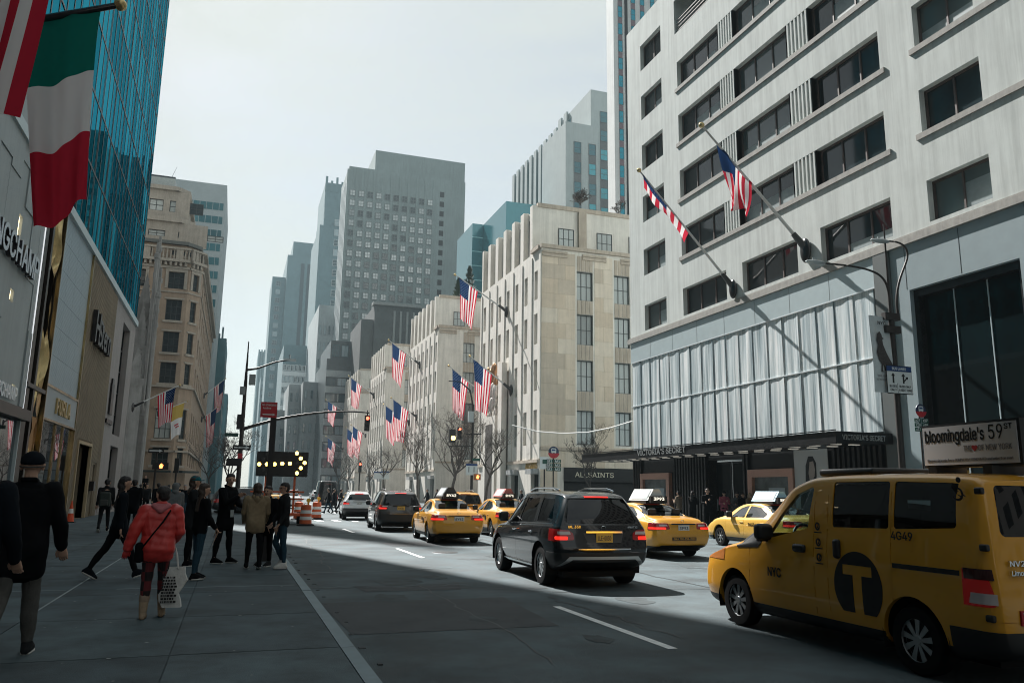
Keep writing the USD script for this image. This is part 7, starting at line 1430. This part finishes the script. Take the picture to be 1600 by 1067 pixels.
def person(label, pos, face, H, legs=((8, 4, 2), (-8, 6, 2)), arms=((5, 8, 12), (-5, 8, 12)), top='black', trous='char', hem=.46, shoe='black', hair='dark', hairlen=0, hat=None, skin=0, lean=0, head=(0, 0), bulk=1.0, det=True, hood=None, quilt=0, sole=True, boots=False, gloves=None, twist=0, cuff=False, z=.15, name='person', group=None):
    """face: heading in degrees, 0 = away from the viewer up the avenue; angles in degrees, left then right limb"""
    t = T(name, label, 'person', (pos[0], pos[1], z), math.radians(face), group, 'local'); t.x.GetPrim().ClearCustomDataByKey('kind'); t.off = np.zeros(3)
    D = math.radians; h = H; J = {}
    Rt = rotx(-D(lean)) @ rotz_(D(twist)); hipz = .515 * h
    up = lambda x, y, zz: np.array([0, 0, hipz]) + Rt @ np.array([x * h, y * h, zz * h])
    feet = []
    for s, (hf, kf, sp) in zip((-1, 1), legs):
        hp = np.array([s * .05 * h, 0, hipz]); d1 = roty(-s * D(sp)) @ np.array([0, math.sin(D(hf)), -math.cos(D(hf))]); kn = hp + d1 * .245 * h
        a = D(hf - kf); an = kn + roty(-s * D(sp) * .6) @ np.array([0, math.sin(a), -math.cos(a)]) * .235 * h
        pt = max(-1.15, min(.25, -(D(kf) - D(hf)) * .9)) if kf > hf + 12 else (max(0, D(hf)) * .6 if hf > 14 else 0)
        fd = np.array([0, math.cos(pt), math.sin(pt)]); fu = np.array([0, -math.sin(pt), math.cos(pt)])
        heel = an - fu * .038 * h - fd * .022 * h; toe = an - fu * .040 * h + fd * .105 * h
        J[s] = [hp, kn, an, heel, toe, fd, fu]; feet += [heel[2], toe[2]]
    dz = min(feet) - .017 * h
    for s in (-1, 1): J[s] = [p - np.array([0, 0, dz]) if i < 5 else p for i, p in enumerate(J[s])]
    hipz -= dz
    nk = up(0, .0, .325); hd = nk + Rt @ np.array([0, .018 * h, .088 * h]); A = {}
    for s, (sf, ab, ef) in zip((-1, 1), arms):
        sh = up(s * .105, 0, .285); d1 = Rt @ roty(-s * D(ab)) @ np.array([0, math.sin(D(sf)), -math.cos(D(sf))]); el = sh + d1 * .165 * h
        d2 = Rt @ rotz_(s * D(min(ef, 100) * .35)) @ roty(-s * D(ab) * .6) @ np.array([0, math.sin(D(sf + ef)), -math.cos(D(sf + ef))]); wr = el + d2 * .14 * h; A[s] = (sh, el, wr, d2)
    RH = Rt @ rotz_(D(head[0])) @ rotx(-D(head[1]))
    hv = lambda x, y, zz: hd + RH @ (np.array([x, y, zz]) * h)
    L = .022 * h if det else .04 * h
    # body: one continuous surface, hands and face included
    Bm = hull((nk - Rt @ np.array([0, 0, .03 * h]), .032 * h), (hd + RH @ np.array([0, -.005 * h, -.03 * h]), .031 * h))
    Bm += m3.Manifold.batch_hull([sph(hv(0, -.008, .018), .050 * h, 20), sph(hv(0, .010, .015), .046 * h, 20), sph(hv(0, .020, -.030), .027 * h, 16), sph(hv(0, .030, -.045), .016 * h)])
    Bm += hull((up(-.045, 0, .02), .05 * h), (up(.045, 0, .02), .05 * h), (up(-.04, 0, .14), .045 * h), (up(.04, 0, .14), .045 * h)) + hull((up(-.04, 0, .14), .045 * h), (up(.04, 0, .14), .045 * h), (up(-.08, 0, .27), .045 * h), (up(.08, 0, .27), .045 * h)) + hull((up(-.08, 0, .27), .04 * h), (up(.08, 0, .27), .04 * h), (nk, .03 * h))
    for s in (-1, 1):
        hp, kn, an, he, to, fd, fu = J[s]; sh, el, wr, d2 = A[s]
        Bm += hull((hp, .045 * h), (kn, .030 * h)) + hull((kn, .029 * h), (an, .02 * h)) + hull((he, .018 * h), (an, .02 * h), (to, .014 * h)) + hull((sh, .034 * h), (el, .023 * h)) + hull((el, .023 * h), (wr, .016 * h))
    if det:
        Bm += hull((hv(0, .052, .006), .006 * h), (hv(0, .064, -.014), .0085 * h), (hv(0, .050, -.016), .011 * h))
        for s in (-1, 1): Bm += hull((hv(s * .051, -.006, .008), .010 * h), (hv(s * .050, -.004, -.016), .007 * h))
    fine = soft(Bm, L, 6)
    hands = m3.Manifold()
    for s in (-1, 1):
        sh, el, wr, d2 = A[s]; side = np.cross(d2, [0, 1.0, 0]); 
        if np.linalg.norm(side) < .2: side = np.cross(d2, [0, 0, 1.0])
        side /= np.linalg.norm(side); pal = np.cross(side, d2); c0 = wr + d2 * .012 * h; c1 = wr + d2 * .052 * h
        hands += hull((c0 + side * .010 * h, .011 * h), (c0 - side * .010 * h, .011 * h), (c1 + side * .016 * h, .0085 * h), (c1 - side * .016 * h, .0085 * h))
        if det:
            for k in range(4):
                o = (k - 1.5) * .0105 * h; ln = (.036, .042, .040, .031)[k] * h; p0 = c1 + side * o; p1 = p0 + d2 * ln * .55 + pal * ln * .15; p2 = p1 + d2 * ln * .35 + pal * ln * .45
                hands += hull((p0, .0058 * h), (p1, .0052 * h)) + hull((p1, .0052 * h), (p2, .0045 * h))
            q0 = c0 - side * .014 * h * s; q1 = q0 - side * .016 * h * s + d2 * .022 * h; q2 = q1 + d2 * .022 * h + pal * .006 * h; hands += hull((q0, .008 * h), (q1, .0065 * h)) + hull((q1, .0062 * h), (q2, .005 * h))
    hm = soft(hands, .008 * h if det else .02 * h, 3)
    mb = MB(); mb.tm(fine); 
    if gloves is None: mb.tm(hm)
    b = mb.out('body', SKIN[skin], t, smooth=True)
    if gloves: tmo(t, 'gloves', hm, C[gloves], b)
    if det:
        for s in (-1, 1): mb = MB(); m = trimesh.creation.icosphere(2, .0075 * h); m.apply_translation(hv(s * .020, .050, .006)); mb.tm(m); mb.out('eye', eyem, b, smooth=True)
        mb = MB(); m = trimesh.creation.icosphere(2, .012 * h); m.apply_scale((1, .45, .32)); m.vertices = (RH @ m.vertices.T).T; m.apply_translation(hv(0, .049, -.034)); mb.tm(m); mb.out('mouth', lipm, b, smooth=True)
    # clothes
    w = bulk; e = .010 * h
    Jm = hull((up(-.05, 0, .10), .054 * h * w), (up(.05, 0, .10), .054 * h * w), (up(-.085, .004, .26), .050 * h * w), (up(.085, .004, .26), .050 * h * w)) + hull((up(-.088, 0, .275), .043 * h), (up(.088, 0, .275), .043 * h), (nk - Rt @ np.array([0, 0, .012 * h]), .038 * h))
    hm_ = (hem - .515); 
    legx = [(J[s][0] + (J[s][1] - J[s][0]) * min(1, max(0, -hm_ / .245))) for s in (-1, 1)]
    if hm_ < -.01: Jm += hull((up(-.05, 0, .10), .055 * h * w), (up(.05, 0, .10), .055 * h * w), (legx[0], .052 * h * w), (legx[1], .052 * h * w), (up(-.048, -.01, 0), .06 * h * w), (up(.048, -.01, 0), .06 * h * w))
    else: Jm += hull((up(-.05, 0, .10), .055 * h * w), (up(.05, 0, .10), .055 * h * w), (up(-.05, 0, hm_ + .03), .058 * h * w), (up(.05, 0, hm_ + .03), .058 * h * w))
    for s in (-1, 1):
        sh, el, wr, d2 = A[s]; Jm += hull((sh, .045 * h * w), (sh + (el - sh) * .5, .038 * h * w), (el, .033 * h * w)) + hull((el, .033 * h * w), (wr - d2 * .004 * h, .025 * h * w))
    if hood: Jm += m3.Manifold.batch_hull([sph(nk + Rt @ (np.array(p) * h), .026 * h) for p in ((-.045, -.03, .0), (.045, -.03, .0), (0, -.055, -.02), (0, -.045, -.06))]) + hull((nk + Rt @ np.array([-.035 * h, .02 * h, -.005 * h]), .022 * h), (nk + Rt @ np.array([-.04 * h, -.03 * h, .0]), .026 * h)) + hull((nk + Rt @ np.array([.035 * h, .02 * h, -.005 * h]), .022 * h), (nk + Rt @ np.array([.04 * h, -.03 * h, 0]), .026 * h))
    elif det: Jm += m3.Manifold.batch_hull([sph(nk + Rt @ (np.array(p) * h), .012 * h) for p in ((-.032, .01, .012), (.032, .01, .012), (-.028, -.03, .02), (.028, -.03, .02), (0, .03, -.005))]) - hull((nk, .028 * h), (hd, .03 * h))
    jm = soft(Jm, L if not quilt else .016 * h, 6); n_ = jm.vertex_normals; v = jm.vertices
    if quilt: v = v + n_ * (.0075 * h * np.abs(np.sin((v[:, 2:3] / h + .012 * np.sin(v[:, :1] * 14)) * math.pi / quilt)) ** .5 + .012 * h * (meshkit.fbm(v * [34, 34, 14], 3, 3)[:, None] - .5))
    else: v = v + n_ * .020 * h * (meshkit.fbm(v / h * [15, 15, 11], 4, int(H * 100) % 17)[:, None] - .5)
    jm.vertices = v; jk = tmo(t, 'jacket', jm, C[top])
    Tm = hull((up(-.045, -.006, .02), .056 * h), (up(.045, -.006, .02), .056 * h), (J[-1][0], .055 * h), (J[1][0], .055 * h))
    for s in (-1, 1):
        hp, kn, an, he, to, fd, fu = J[s]; sw = 1.12 if trous in ('greyt', 'plaid', 'palejean') else .98
        Tm += hull((hp, .054 * h), (kn, .037 * h * sw)) + hull((kn, .037 * h * sw), (kn + (an - kn) * .35 - fd * .008 * h, .036 * h * sw), (an + (kn - an) * (.06 if not boots else .3), .025 * h * sw))
    tm_2 = soft(Tm, L * 1.1, 6); v = tm_2.vertices; tm_2.vertices = v + tm_2.vertex_normals * .014 * h * (meshkit.fbm(v / h * [18, 18, 22], 3, 5)[:, None] - .5); tmo(t, 'trousers', tm_2, C[trous])
    for s in (-1, 1):
        hp, kn, an, he, to, fd, fu = J[s]; sd = np.array([1.0, 0, 0]) * .016 * h; mid = (he + to) / 2
        S_ = m3.Manifold.batch_hull([sph(he, .023 * h), sph(an, .026 * h), sph(to - sd * .5, .017 * h), sph(to + sd * .5, .017 * h), sph(mid + sd * .6 + fd * .02 * h, .019 * h), sph(mid - sd * .6 + fd * .02 * h, .019 * h)])
        if boots: S_ += hull((an, .030 * h), (an + (kn - an) * .35, .036 * h))
        so = tmo(t, 'boot' if boots else 'shoe', soft(S_, .012 * h, 3), C[shoe])
        if boots: tmo(t, 'boot_cuff', soft(hull((an + (kn - an) * .36, .040 * h), (an + (kn - an) * .52, .040 * h)), .016 * h, 3), C['sand'], so)
        if sole:
            q = m3.Manifold.batch_hull([sph(he - fu * .014 * h - fd * .004 * h, .0105 * h, 8), sph(he + sd * .7 - fu * .014 * h, .0105 * h, 8), sph(he - sd * .7 - fu * .014 * h, .0105 * h, 8), sph(to + sd * .9 - fu * .010 * h, .0105 * h, 8), sph(to - sd * .9 - fu * .010 * h, .0105 * h, 8), sph(to + fd * .01 * h - fu * .010 * h, .0105 * h, 8), sph(mid + sd * 1.3 - fu * .012 * h + fd * .02 * h, .0105 * h, 8), sph(mid - sd * 1.3 - fu * .012 * h + fd * .02 * h, .0105 * h, 8)])
            mfo(t, 'sole', q, solem, parent=so)
    # hair, hats
    if hat in ('beanie', 'hood'):
        Hm = m3.Manifold.batch_hull([sph(hv(0, -.008, .022), .058 * h, 20), sph(hv(0, .008, .022), .054 * h, 20)]).trim_by_plane(tuple(RH @ np.array([0, -.18, 1.0])), float((RH @ np.array([0, -.18, 1.0])) @ hv(0, -.0, -.004)))
        if hat == 'hood': Hm = (m3.Manifold.batch_hull([sph(hv(0, -.014, .018), .064 * h, 20), sph(hv(0, -.01, -.05), .055 * h, 16)]) + hull((hv(0, -.02, -.08), .06 * h), (nk, .05 * h))) - m3.Manifold.batch_hull([sph(hv(0, .05, .0), .046 * h, 16), sph(hv(0, .09, -.02), .04 * h, 16)])
        hm2 = soft(Hm, .012 * h, 3); hq = tmo(t, 'hat' if hat == 'beanie' else 'hood', hm2, C[top if hat == 'hood' else 'navy'])
        if hat == 'beanie' and det:
            mb = MB(); an_ = np.linspace(0, 6.283, 28); mb.tube([hv(.0575 * math.cos(a), .0575 * math.sin(a) * 1.08, .0 + .010 * math.sin(a)) for a in an_], .004 * h, 6); mb.out('stripe', C['greyt'], hq, smooth=True)
    elif hat == 'cap':
        Hm = m3.Manifold.batch_hull([sph(hv(0, -.008, .024), .055 * h, 20), sph(hv(0, .008, .022), .052 * h, 20)]).trim_by_plane(tuple(RH @ np.array([0, 0, 1.0])), float((RH @ np.array([0, 0, 1.0])) @ hv(0, 0, .018)))
        Hm += m3.Manifold.batch_hull([sph(hv(x, y, .020 + .004 * (1 - abs(x) / .04)), .004 * h) for x, y in ((-.038, .04), (.038, .04), (-.03, .082), (.03, .082), (0, .094))])
        tmo(t, 'cap', soft(Hm, .012 * h, 2), C['teal'])
    if hat != 'hood':
        Hr = m3.Manifold.batch_hull([sph(hv(0, -.013, .024), .0535 * h, 20), sph(hv(0, .004, .030), .047 * h, 20), sph(hv(0, -.024, -.01), .042 * h, 16)])
        Hr = Hr - m3.Manifold.batch_hull([sph(hv(0, .062, -.012), .048 * h, 16), sph(hv(0, .05, -.06), .05 * h, 16), sph(hv(0, .09, .012), .045 * h, 16)])
        if hairlen: 
            k0 = hv(0, -.030, -.02); k1 = nk + Rt @ np.array([0, -.052 * h, .02 * h - hairlen * h]); Hr += hull((k0, .045 * h), (hv(-.03, -.02, -.05), .026 * h), (hv(.03, -.02, -.05), .026 * h)) + hull((hv(-.028, -.024, -.05), .026 * h), (hv(.028, -.024, -.05), .026 * h), (k1 + [.02 * h, 0, 0], .018 * h), (k1 - [.02 * h, 0, 0], .018 * h))
        if not (hat == 'beanie' and not hairlen):
            hr = soft(Hr, .011 * h, 2); v = hr.vertices; hr.vertices = v + hr.vertex_normals * .012 * h * (meshkit.fbm(v / h * [60, 60, 26], 3, 9)[:, None] - .5); tmo(t, 'hair', hr, HAIR[hair])
    return t, dict(up=up, J=J, A=A, nk=nk, hd=hd, hv=hv, h=h, jk=jk)
def at(px, py, z=.15): q = onZ(px, py, z); return (q[0], q[1])
walkA, walkB = ((22, 8, 2), (-18, 14, 2)), ((-16, 16, 2), (20, 6, 2)); swing = ((-18, 8, 14), (18, 8, 18)); stand = ((3, 2, 4), (-2, 2, 4))
# foreground pair, walking away
p1, k1 = person('man in a dark coat, grey trousers and navy knit hat walking away, nearest at left', (-1.86, 8.95), 2, 1.86, ((-14, 34, 2), (10, 6, 2)), ((-6, 10, 14), (6, 17, 14)), 'black', 'greyt', .40, 'char', 'grey', 0, 'beanie', bulk=1.22, head=(-4, 4))
p2, k2 = person('person in a dark navy jacket at the left frame edge, only one shoulder in view', (onY(-52, 900, 7.6)[0], 7.6), -6, 1.84, walkA, ((-4, 10, 20), (4, 14, 22)), 'navy', 'navy', .44, 'black', bulk=1.25)
# red puffer
pr_, kr = person('woman in a red quilted jacket, plaid trousers and tan boots walking away', at(236, 966), 0, 1.56, ((3, 12, 2), (12, 5, 2)), ((-12, 26, 14), (2, 14, 62)), 'puffer', 'plaid', .47, 'tan', 'dark', 0, None, lean=3, bulk=1.30, hood=None, quilt=.062, boots=True, gloves='puffer', sole=False, head=(38, -2))
hS = kr['up']; mb = MB(); nk = kr['nk']; h = kr['h']
m = soft(m3.Manifold.batch_hull([sph(nk + np.array(p) * h, .026 * h) for p in ((-.05, .02, -.004), (.05, .02, -.004), (-.05, -.03, .004), (.05, -.03, .004), (0, -.062, -.03))]), .014 * h, 4); tmo(pr_, 'pink_hood', m, C['pink'], kr['jk'])
bg = T('shoulder_bag', 'small black bag on a strap across the red jacket', 'bag', (pr_.base[0], pr_.base[1], .9)); o = pr_.base; mb = MB(); mb.tube([o + np.array(p) * h for p in ((.075, -.055, .83), (.03, -.115, .74), (-.04, -.125, .64), (-.10, -.10, .55), (-.118, -.03, .50))], .011, 6); mb.out('strap', C['black'], bg, smooth=True); mfo(bg, 'pouch', rbox(o[0] - .25, o[0] - .14, o[1] - .12, o[1] + .12, .15 + .62 * h - .30, .15 + .62 * h - .06, .04), C['black'])
wrR = pr_.base + kr['A'][1][2]; tb = T('tote_bag', 'white tote bag with black print hanging from the red jacketed arm', 'bag', (wrR[0], wrR[1], .5)); x, y, zz = wrR[0] + .02, wrR[1] - .16, wrR[2] - .18
mb = MB(); zs = np.linspace(zz - .62, zz - .14, 7); mb.add([(x + dx * (.8 + .25 * math.sin(k * 1.7 + dx * 9)) + .012 * k * (dx > 0), y + dy * (1 - .10 * k), z_) for k, z_ in enumerate(zs) for dx, dy in ((-.13, -.05), (.13, -.06), (.14, .06), (-.12, .05))], [(4 * k + j, 4 * k + (j + 1) % 4, 4 * (k + 1) + (j + 1) % 4, 4 * (k + 1) + j) for k in range(6) for j in range(4)] + [(3, 2, 1, 0)]); mb.out('sack', C['white'], tb, smooth=40)
for s in (-1, 1): mb = MB(); mb.tube([(x - .06, y + s * .03, zz - .16), (x - .03, y + s * .02, zz + .02), (x, y + .05, zz + .14), (x + .04, y + s * .02, zz + .02), (x + .07, y + s * .03, zz - .16)], .011, 6); mb.out('handle', C['white'], tb, smooth=True)
mb = MB(); rr = random.Random(4)
for j in range(9):
    u = -.10
    while u < .05: w_ = rr.uniform(.01, .035); mb.box(x + u, x + u + w_, y - .078, y - .070, zz - .56 + j * .036, zz - .536 + j * .036); u += w_ + .008
mb.out('print', sblk, tb, kind='stuff')
# striding woman
p3, k3 = person('woman with long dark hair in a dark coat striding to the right', at(178, 905), -78, 1.74, ((-24, 10, 2), (26, 8, 2)), ((10, 6, 8), (-2, 8, 4)), 'navy', 'black', .43, 'navy', 'dark', .16, None, bulk=1.05, head=(0, 6))
person('man in dark jacket with a rucksack, near the ribbed stone front', at(160, 831), 2, 1.80, walkB, swing, 'char', 'char', .46, 'black', 'dark')
q = at(160, 831); rk = T('rucksack', 'dark green rucksack on the back of the man near the ribbed front', 'rucksack', (q[0], q[1], 1.2)); mfo(rk, 'pack', rbox(q[0] - .18, q[0] + .18, q[1] - .34, q[1] - .12, 1.02, 1.54, .07), pm('pack_green', (.025, .035, .03), .8)); mfo(rk, 'pocket', rbox(q[0] - .13, q[0] + .13, q[1] - .40, q[1] - .33, 1.06, 1.28, .03), pm('pack_grey', (.05, .055, .05), .8))
person('person in a dark coat partly behind the striding woman', at(203, 833), 5, 1.80, walkA, swing, 'black', 'navy', .40, 'black', 'dark', 0, bulk=1.15)
person('person in black top and pale jeans far up the left pavement', at(216, 797), 0, 1.75, stand, ((0, 10, 60), (0, 10, 60)), 'black', 'palejean', .50, 'grey', 'dark', det=False)
person('person in a grey hooded top behind the red jacket', at(267, 846), 0, 1.68, walkA, swing, 'grey', 'char', .46, 'black', hat='hood', bulk=1.1)
# long haired woman with white toe caps, and the cap wearer
person('woman with long brown hair in black, standing side on with white soled shoes', at(306, 905), -62, 1.62, ((4, 4, 3), (-6, 5, 4)), ((14, 6, 40), (8, 8, 30)), 'black', 'denim', .47, 'black', 'brown', .15, head=(-10, 8))
person('person in a teal cap facing right, beside the long haired woman', at(292, 884), -80, 1.78, stand, ((10, 8, 35), (10, 8, 35)), 'char', 'black', .42, 'black', 'brown', .05, 'cap', bulk=1.1)
# badge man
p4_, k4 = person('young man in a dark jacket with a lanyard badge, pointing with one hand', at(347, 880), -128, 1.85, ((4, 3, 5), (-4, 4, 6)), ((22, 10, 55), (35, 10, 88)), 'black', 'black', .40, 'black', 'dark', 0, None, lean=2, head=(-38, 2), bulk=1.02)
bd_ = T('lanyard_badge', 'pale badge hanging at the waist of the pointing young man', 'badge', (0, 0, 0)); bd_.off = np.zeros(3); stage.RemovePrim(bd_.path)
Rz = rotz_(math.radians(-128)); Bp = lambda x, y, z_: p4_.base + Rz @ np.array([x, y, z_])
bd_ = T('lanyard_badge', 'pale badge hanging at the waist of the pointing young man', 'badge', Bp(0, .14, 1.0)); mb = MB(); mb.tube([Bp(-.05, .06, 1.55), Bp(-.03, .135, 1.35), Bp(0, .15, 1.12)], .006, 5); mb.tube([Bp(.05, .06, 1.55), Bp(.03, .135, 1.35), Bp(0, .15, 1.12)], .006, 5); mb.out('lanyard', C['navy'], bd_, kind='stuff')
mb = MB(); mb.poly([(-.055, 0), (.055, 0), (.055, .15), (-.055, .15)], (Bp(0, .155, .97), Rz @ np.array([1.0, 0, 0]), UPV, Rz @ np.array([0, 1.0, 0])), 0, .004); mb.out('card', pm('badge_card', (.32, .37, .38), .5), bd_)
# tan coat group
person('woman in a khaki hooded coat seen from behind, in the standing group', at(394, 889), 2, 1.63, ((6, 4, 3), (-5, 8, 3)), ((12, 12, 34), (12, 12, 34)), 'khaki', 'black', .44, 'black', 'brown', .03, None, hood=True, bulk=1.18)
person('person in black hidden behind the khaki coat', at(412, 884), 150, 1.60, stand, ((5, 8, 30), (5, 8, 30)), 'black', 'black', .42, 'char', 'dark', 0, bulk=1.15)
p5_, k5 = person('man in a dark bomber jacket and blue jeans, legs crossed, at the kerb', at(437, 888), 98, 1.66, ((-2, 4, 2), (16, 40, -6)), ((-4, 12, 34), (4, 10, 30)), 'char', 'denim', .50, 'white', 'dark', 0, None, lean=-2, head=(8, 2), bulk=1.12)
for nm, who, kk in (('spectacles', p5_, k5),):
    gl2 = T('spectacles', 'dark spectacles on the man in the bomber jacket at the kerb', 'spectacles', who.base, math.radians(98), kind='local'); gl2.x.GetPrim().ClearCustomDataByKey('kind'); mb = MB(); hv = kk['hv']
    mb.tube([hv(-.05, -.005, .008), hv(-.042, .05, .010), hv(-.02, .060, .009), hv(0, .062, .012), hv(.02, .060, .009), hv(.042, .05, .010), hv(.05, -.005, .008)], .004, 5); mb.out('frame', bl, gl2, smooth=True)
# crossing and far left
for k, (px, py, f_, lab, tp, tr) in enumerate(((512, 806, 60, 'dark clothed person crossing the avenue, left of the crossing pair', 'black', 'denim'), (531, 803, 70, 'dark clothed person crossing the avenue, right of the crossing pair', 'char', 'black'), (520, 800, 80, 'person in a dark coat just behind the crossing pair', 'navy', 'char'))):
    q = onZ(px, py, 0); sc = 62 / q[1] if q[1] > 62 else 1; q = onY(px, py, 61 + k); person(lab, (q[0], 61 + k), -90 if k else 90, 1.78, walkA if k % 2 else walkB, swing, tp, tr, .44, 'black', det=False, z=0)
for k, (px, Y, f_, tp, tr, lab, hh) in enumerate(((246, 44, 10, 'black', 'char', 'person in black far up the left pavement below the orange hand', 1.75), (228, 52, 190, 'char', 'black', 'person in charcoal walking towards the viewer on the far left pavement', 1.74), (277, 40, -10, 'black', 'black', 'person in black left of the teal cap', 1.74), (288, 47, 170, 'navy', 'denim', 'grey haired person in navy far behind the teal cap', 1.70), (262, 56, 0, 'teal', 'char', 'person in dark teal at the far corner of the left pavement', 1.72))):
    q = onY(px, 780, Y); person(lab, (q[0], Y), f_, hh, walkA if k % 2 else walkB, swing, tp, tr, .44, 'black', 'grey' if k == 3 else 'dark', det=False)
for px, py, lab in ((205, 758, 'person in a dark suit standing high on the cathedral steps, left of two'), (226, 758, 'person in a dark suit standing high on the cathedral steps, right of two')):
    q = onY(px, 765, 81.5); person(lab, (q[0], 81.4), 170, 1.8, stand, ((0, 8, 70), (0, 8, 70)), 'black', 'black', .46, 'black', det=False, z=.99)
# right pavement
for k, (px, py, f_, hh, tp, tr, hr, hl, ht, lab) in enumerate(((1107, 827, 150, 1.82, 'black', 'black', 'brown', 0, None, 'man in a black jacket looking at his phone under the black canopy'), (1133, 824, 160, 1.74, 'rose', 'black', 'dark', 0, 'beanie', 'person in a rose jacket and pale knit hat under the black canopy'), (1153, 822, 150, 1.68, 'grey', 'black', 'dark', .1, None, 'dark haired woman in a pale grey jacket under the black canopy'), (1173, 822, 190, 1.66, 'sand', 'char', 'blonde', .1, None, 'blonde haired woman under the black canopy, rightmost of the row'), (1083, 822, -60, 1.7, 'black', 'black', 'dark', .14, None, 'long haired woman in black walking left before the black ribbed wall'), (1062, 820, 20, 1.72, 'sand', 'char', 'dark', 0, None, 'person in a sand coat behind the white roof advert'), (1162, 818, 170, 1.66, 'navy', 'char', 'dark', 0, None, 'person in navy between two women under the black canopy'))):
    q = onZ(px, py, .15); person(lab, (min(q[0], 24.0), q[1] * min(1, 24.0 / q[0])), f_, hh, stand, ((20, 8, 95), (12, 10, 80)), tp, tr, .46, 'black', hr, hl, ht, head=(0, 8))
for k, (px, Y) in enumerate(((668, 66), (683, 67), (815, 55), (832, 57), (905, 54))):
    q = onY(px, 765, Y); person(('small far pedestrian left of the dark roof lamp, right pavement corner', 'second small far pedestrian by the right pavement corner', 'far pedestrian above the roof of the half hidden taxi', 'far pedestrian in navy left of the black SUV roof', 'far pedestrian before the black shop fascia')[k], (q[0], Y), 90, 1.72, walkB, swing, ('black', 'char', 'navy', 'black', 'rose')[k], 'black', .45, 'black', det=False)

person('driver in dark clothes at the wheel inside the yellow van', (7.03, 8.2), -1, 1.68, ((82, 78, 6), (82, 78, 6)), ((48, 6, 34), (48, 6, 34)), 'char', 'black', .49, 'black', 'dark', z=.42, head=(6, 0))
# ================================================================ air
hzm = usdkit.material(stage, '/World/Looks/haze_air', {'v': ('principled_volume', {'color': (.72, .92, 1.0), 'density': HAZE, 'anisotropy': .35})}, [], volume='v.volume')
mb = MB(); mb.box(-700, 700, -420, 1100, -1.03, 175); hm_ = mb.out('haze', hzm, None, kind='stuff'); tag(stage.GetPrimAtPath(hm_.path), 'thin pale haze in the air down the avenue', 'haze')
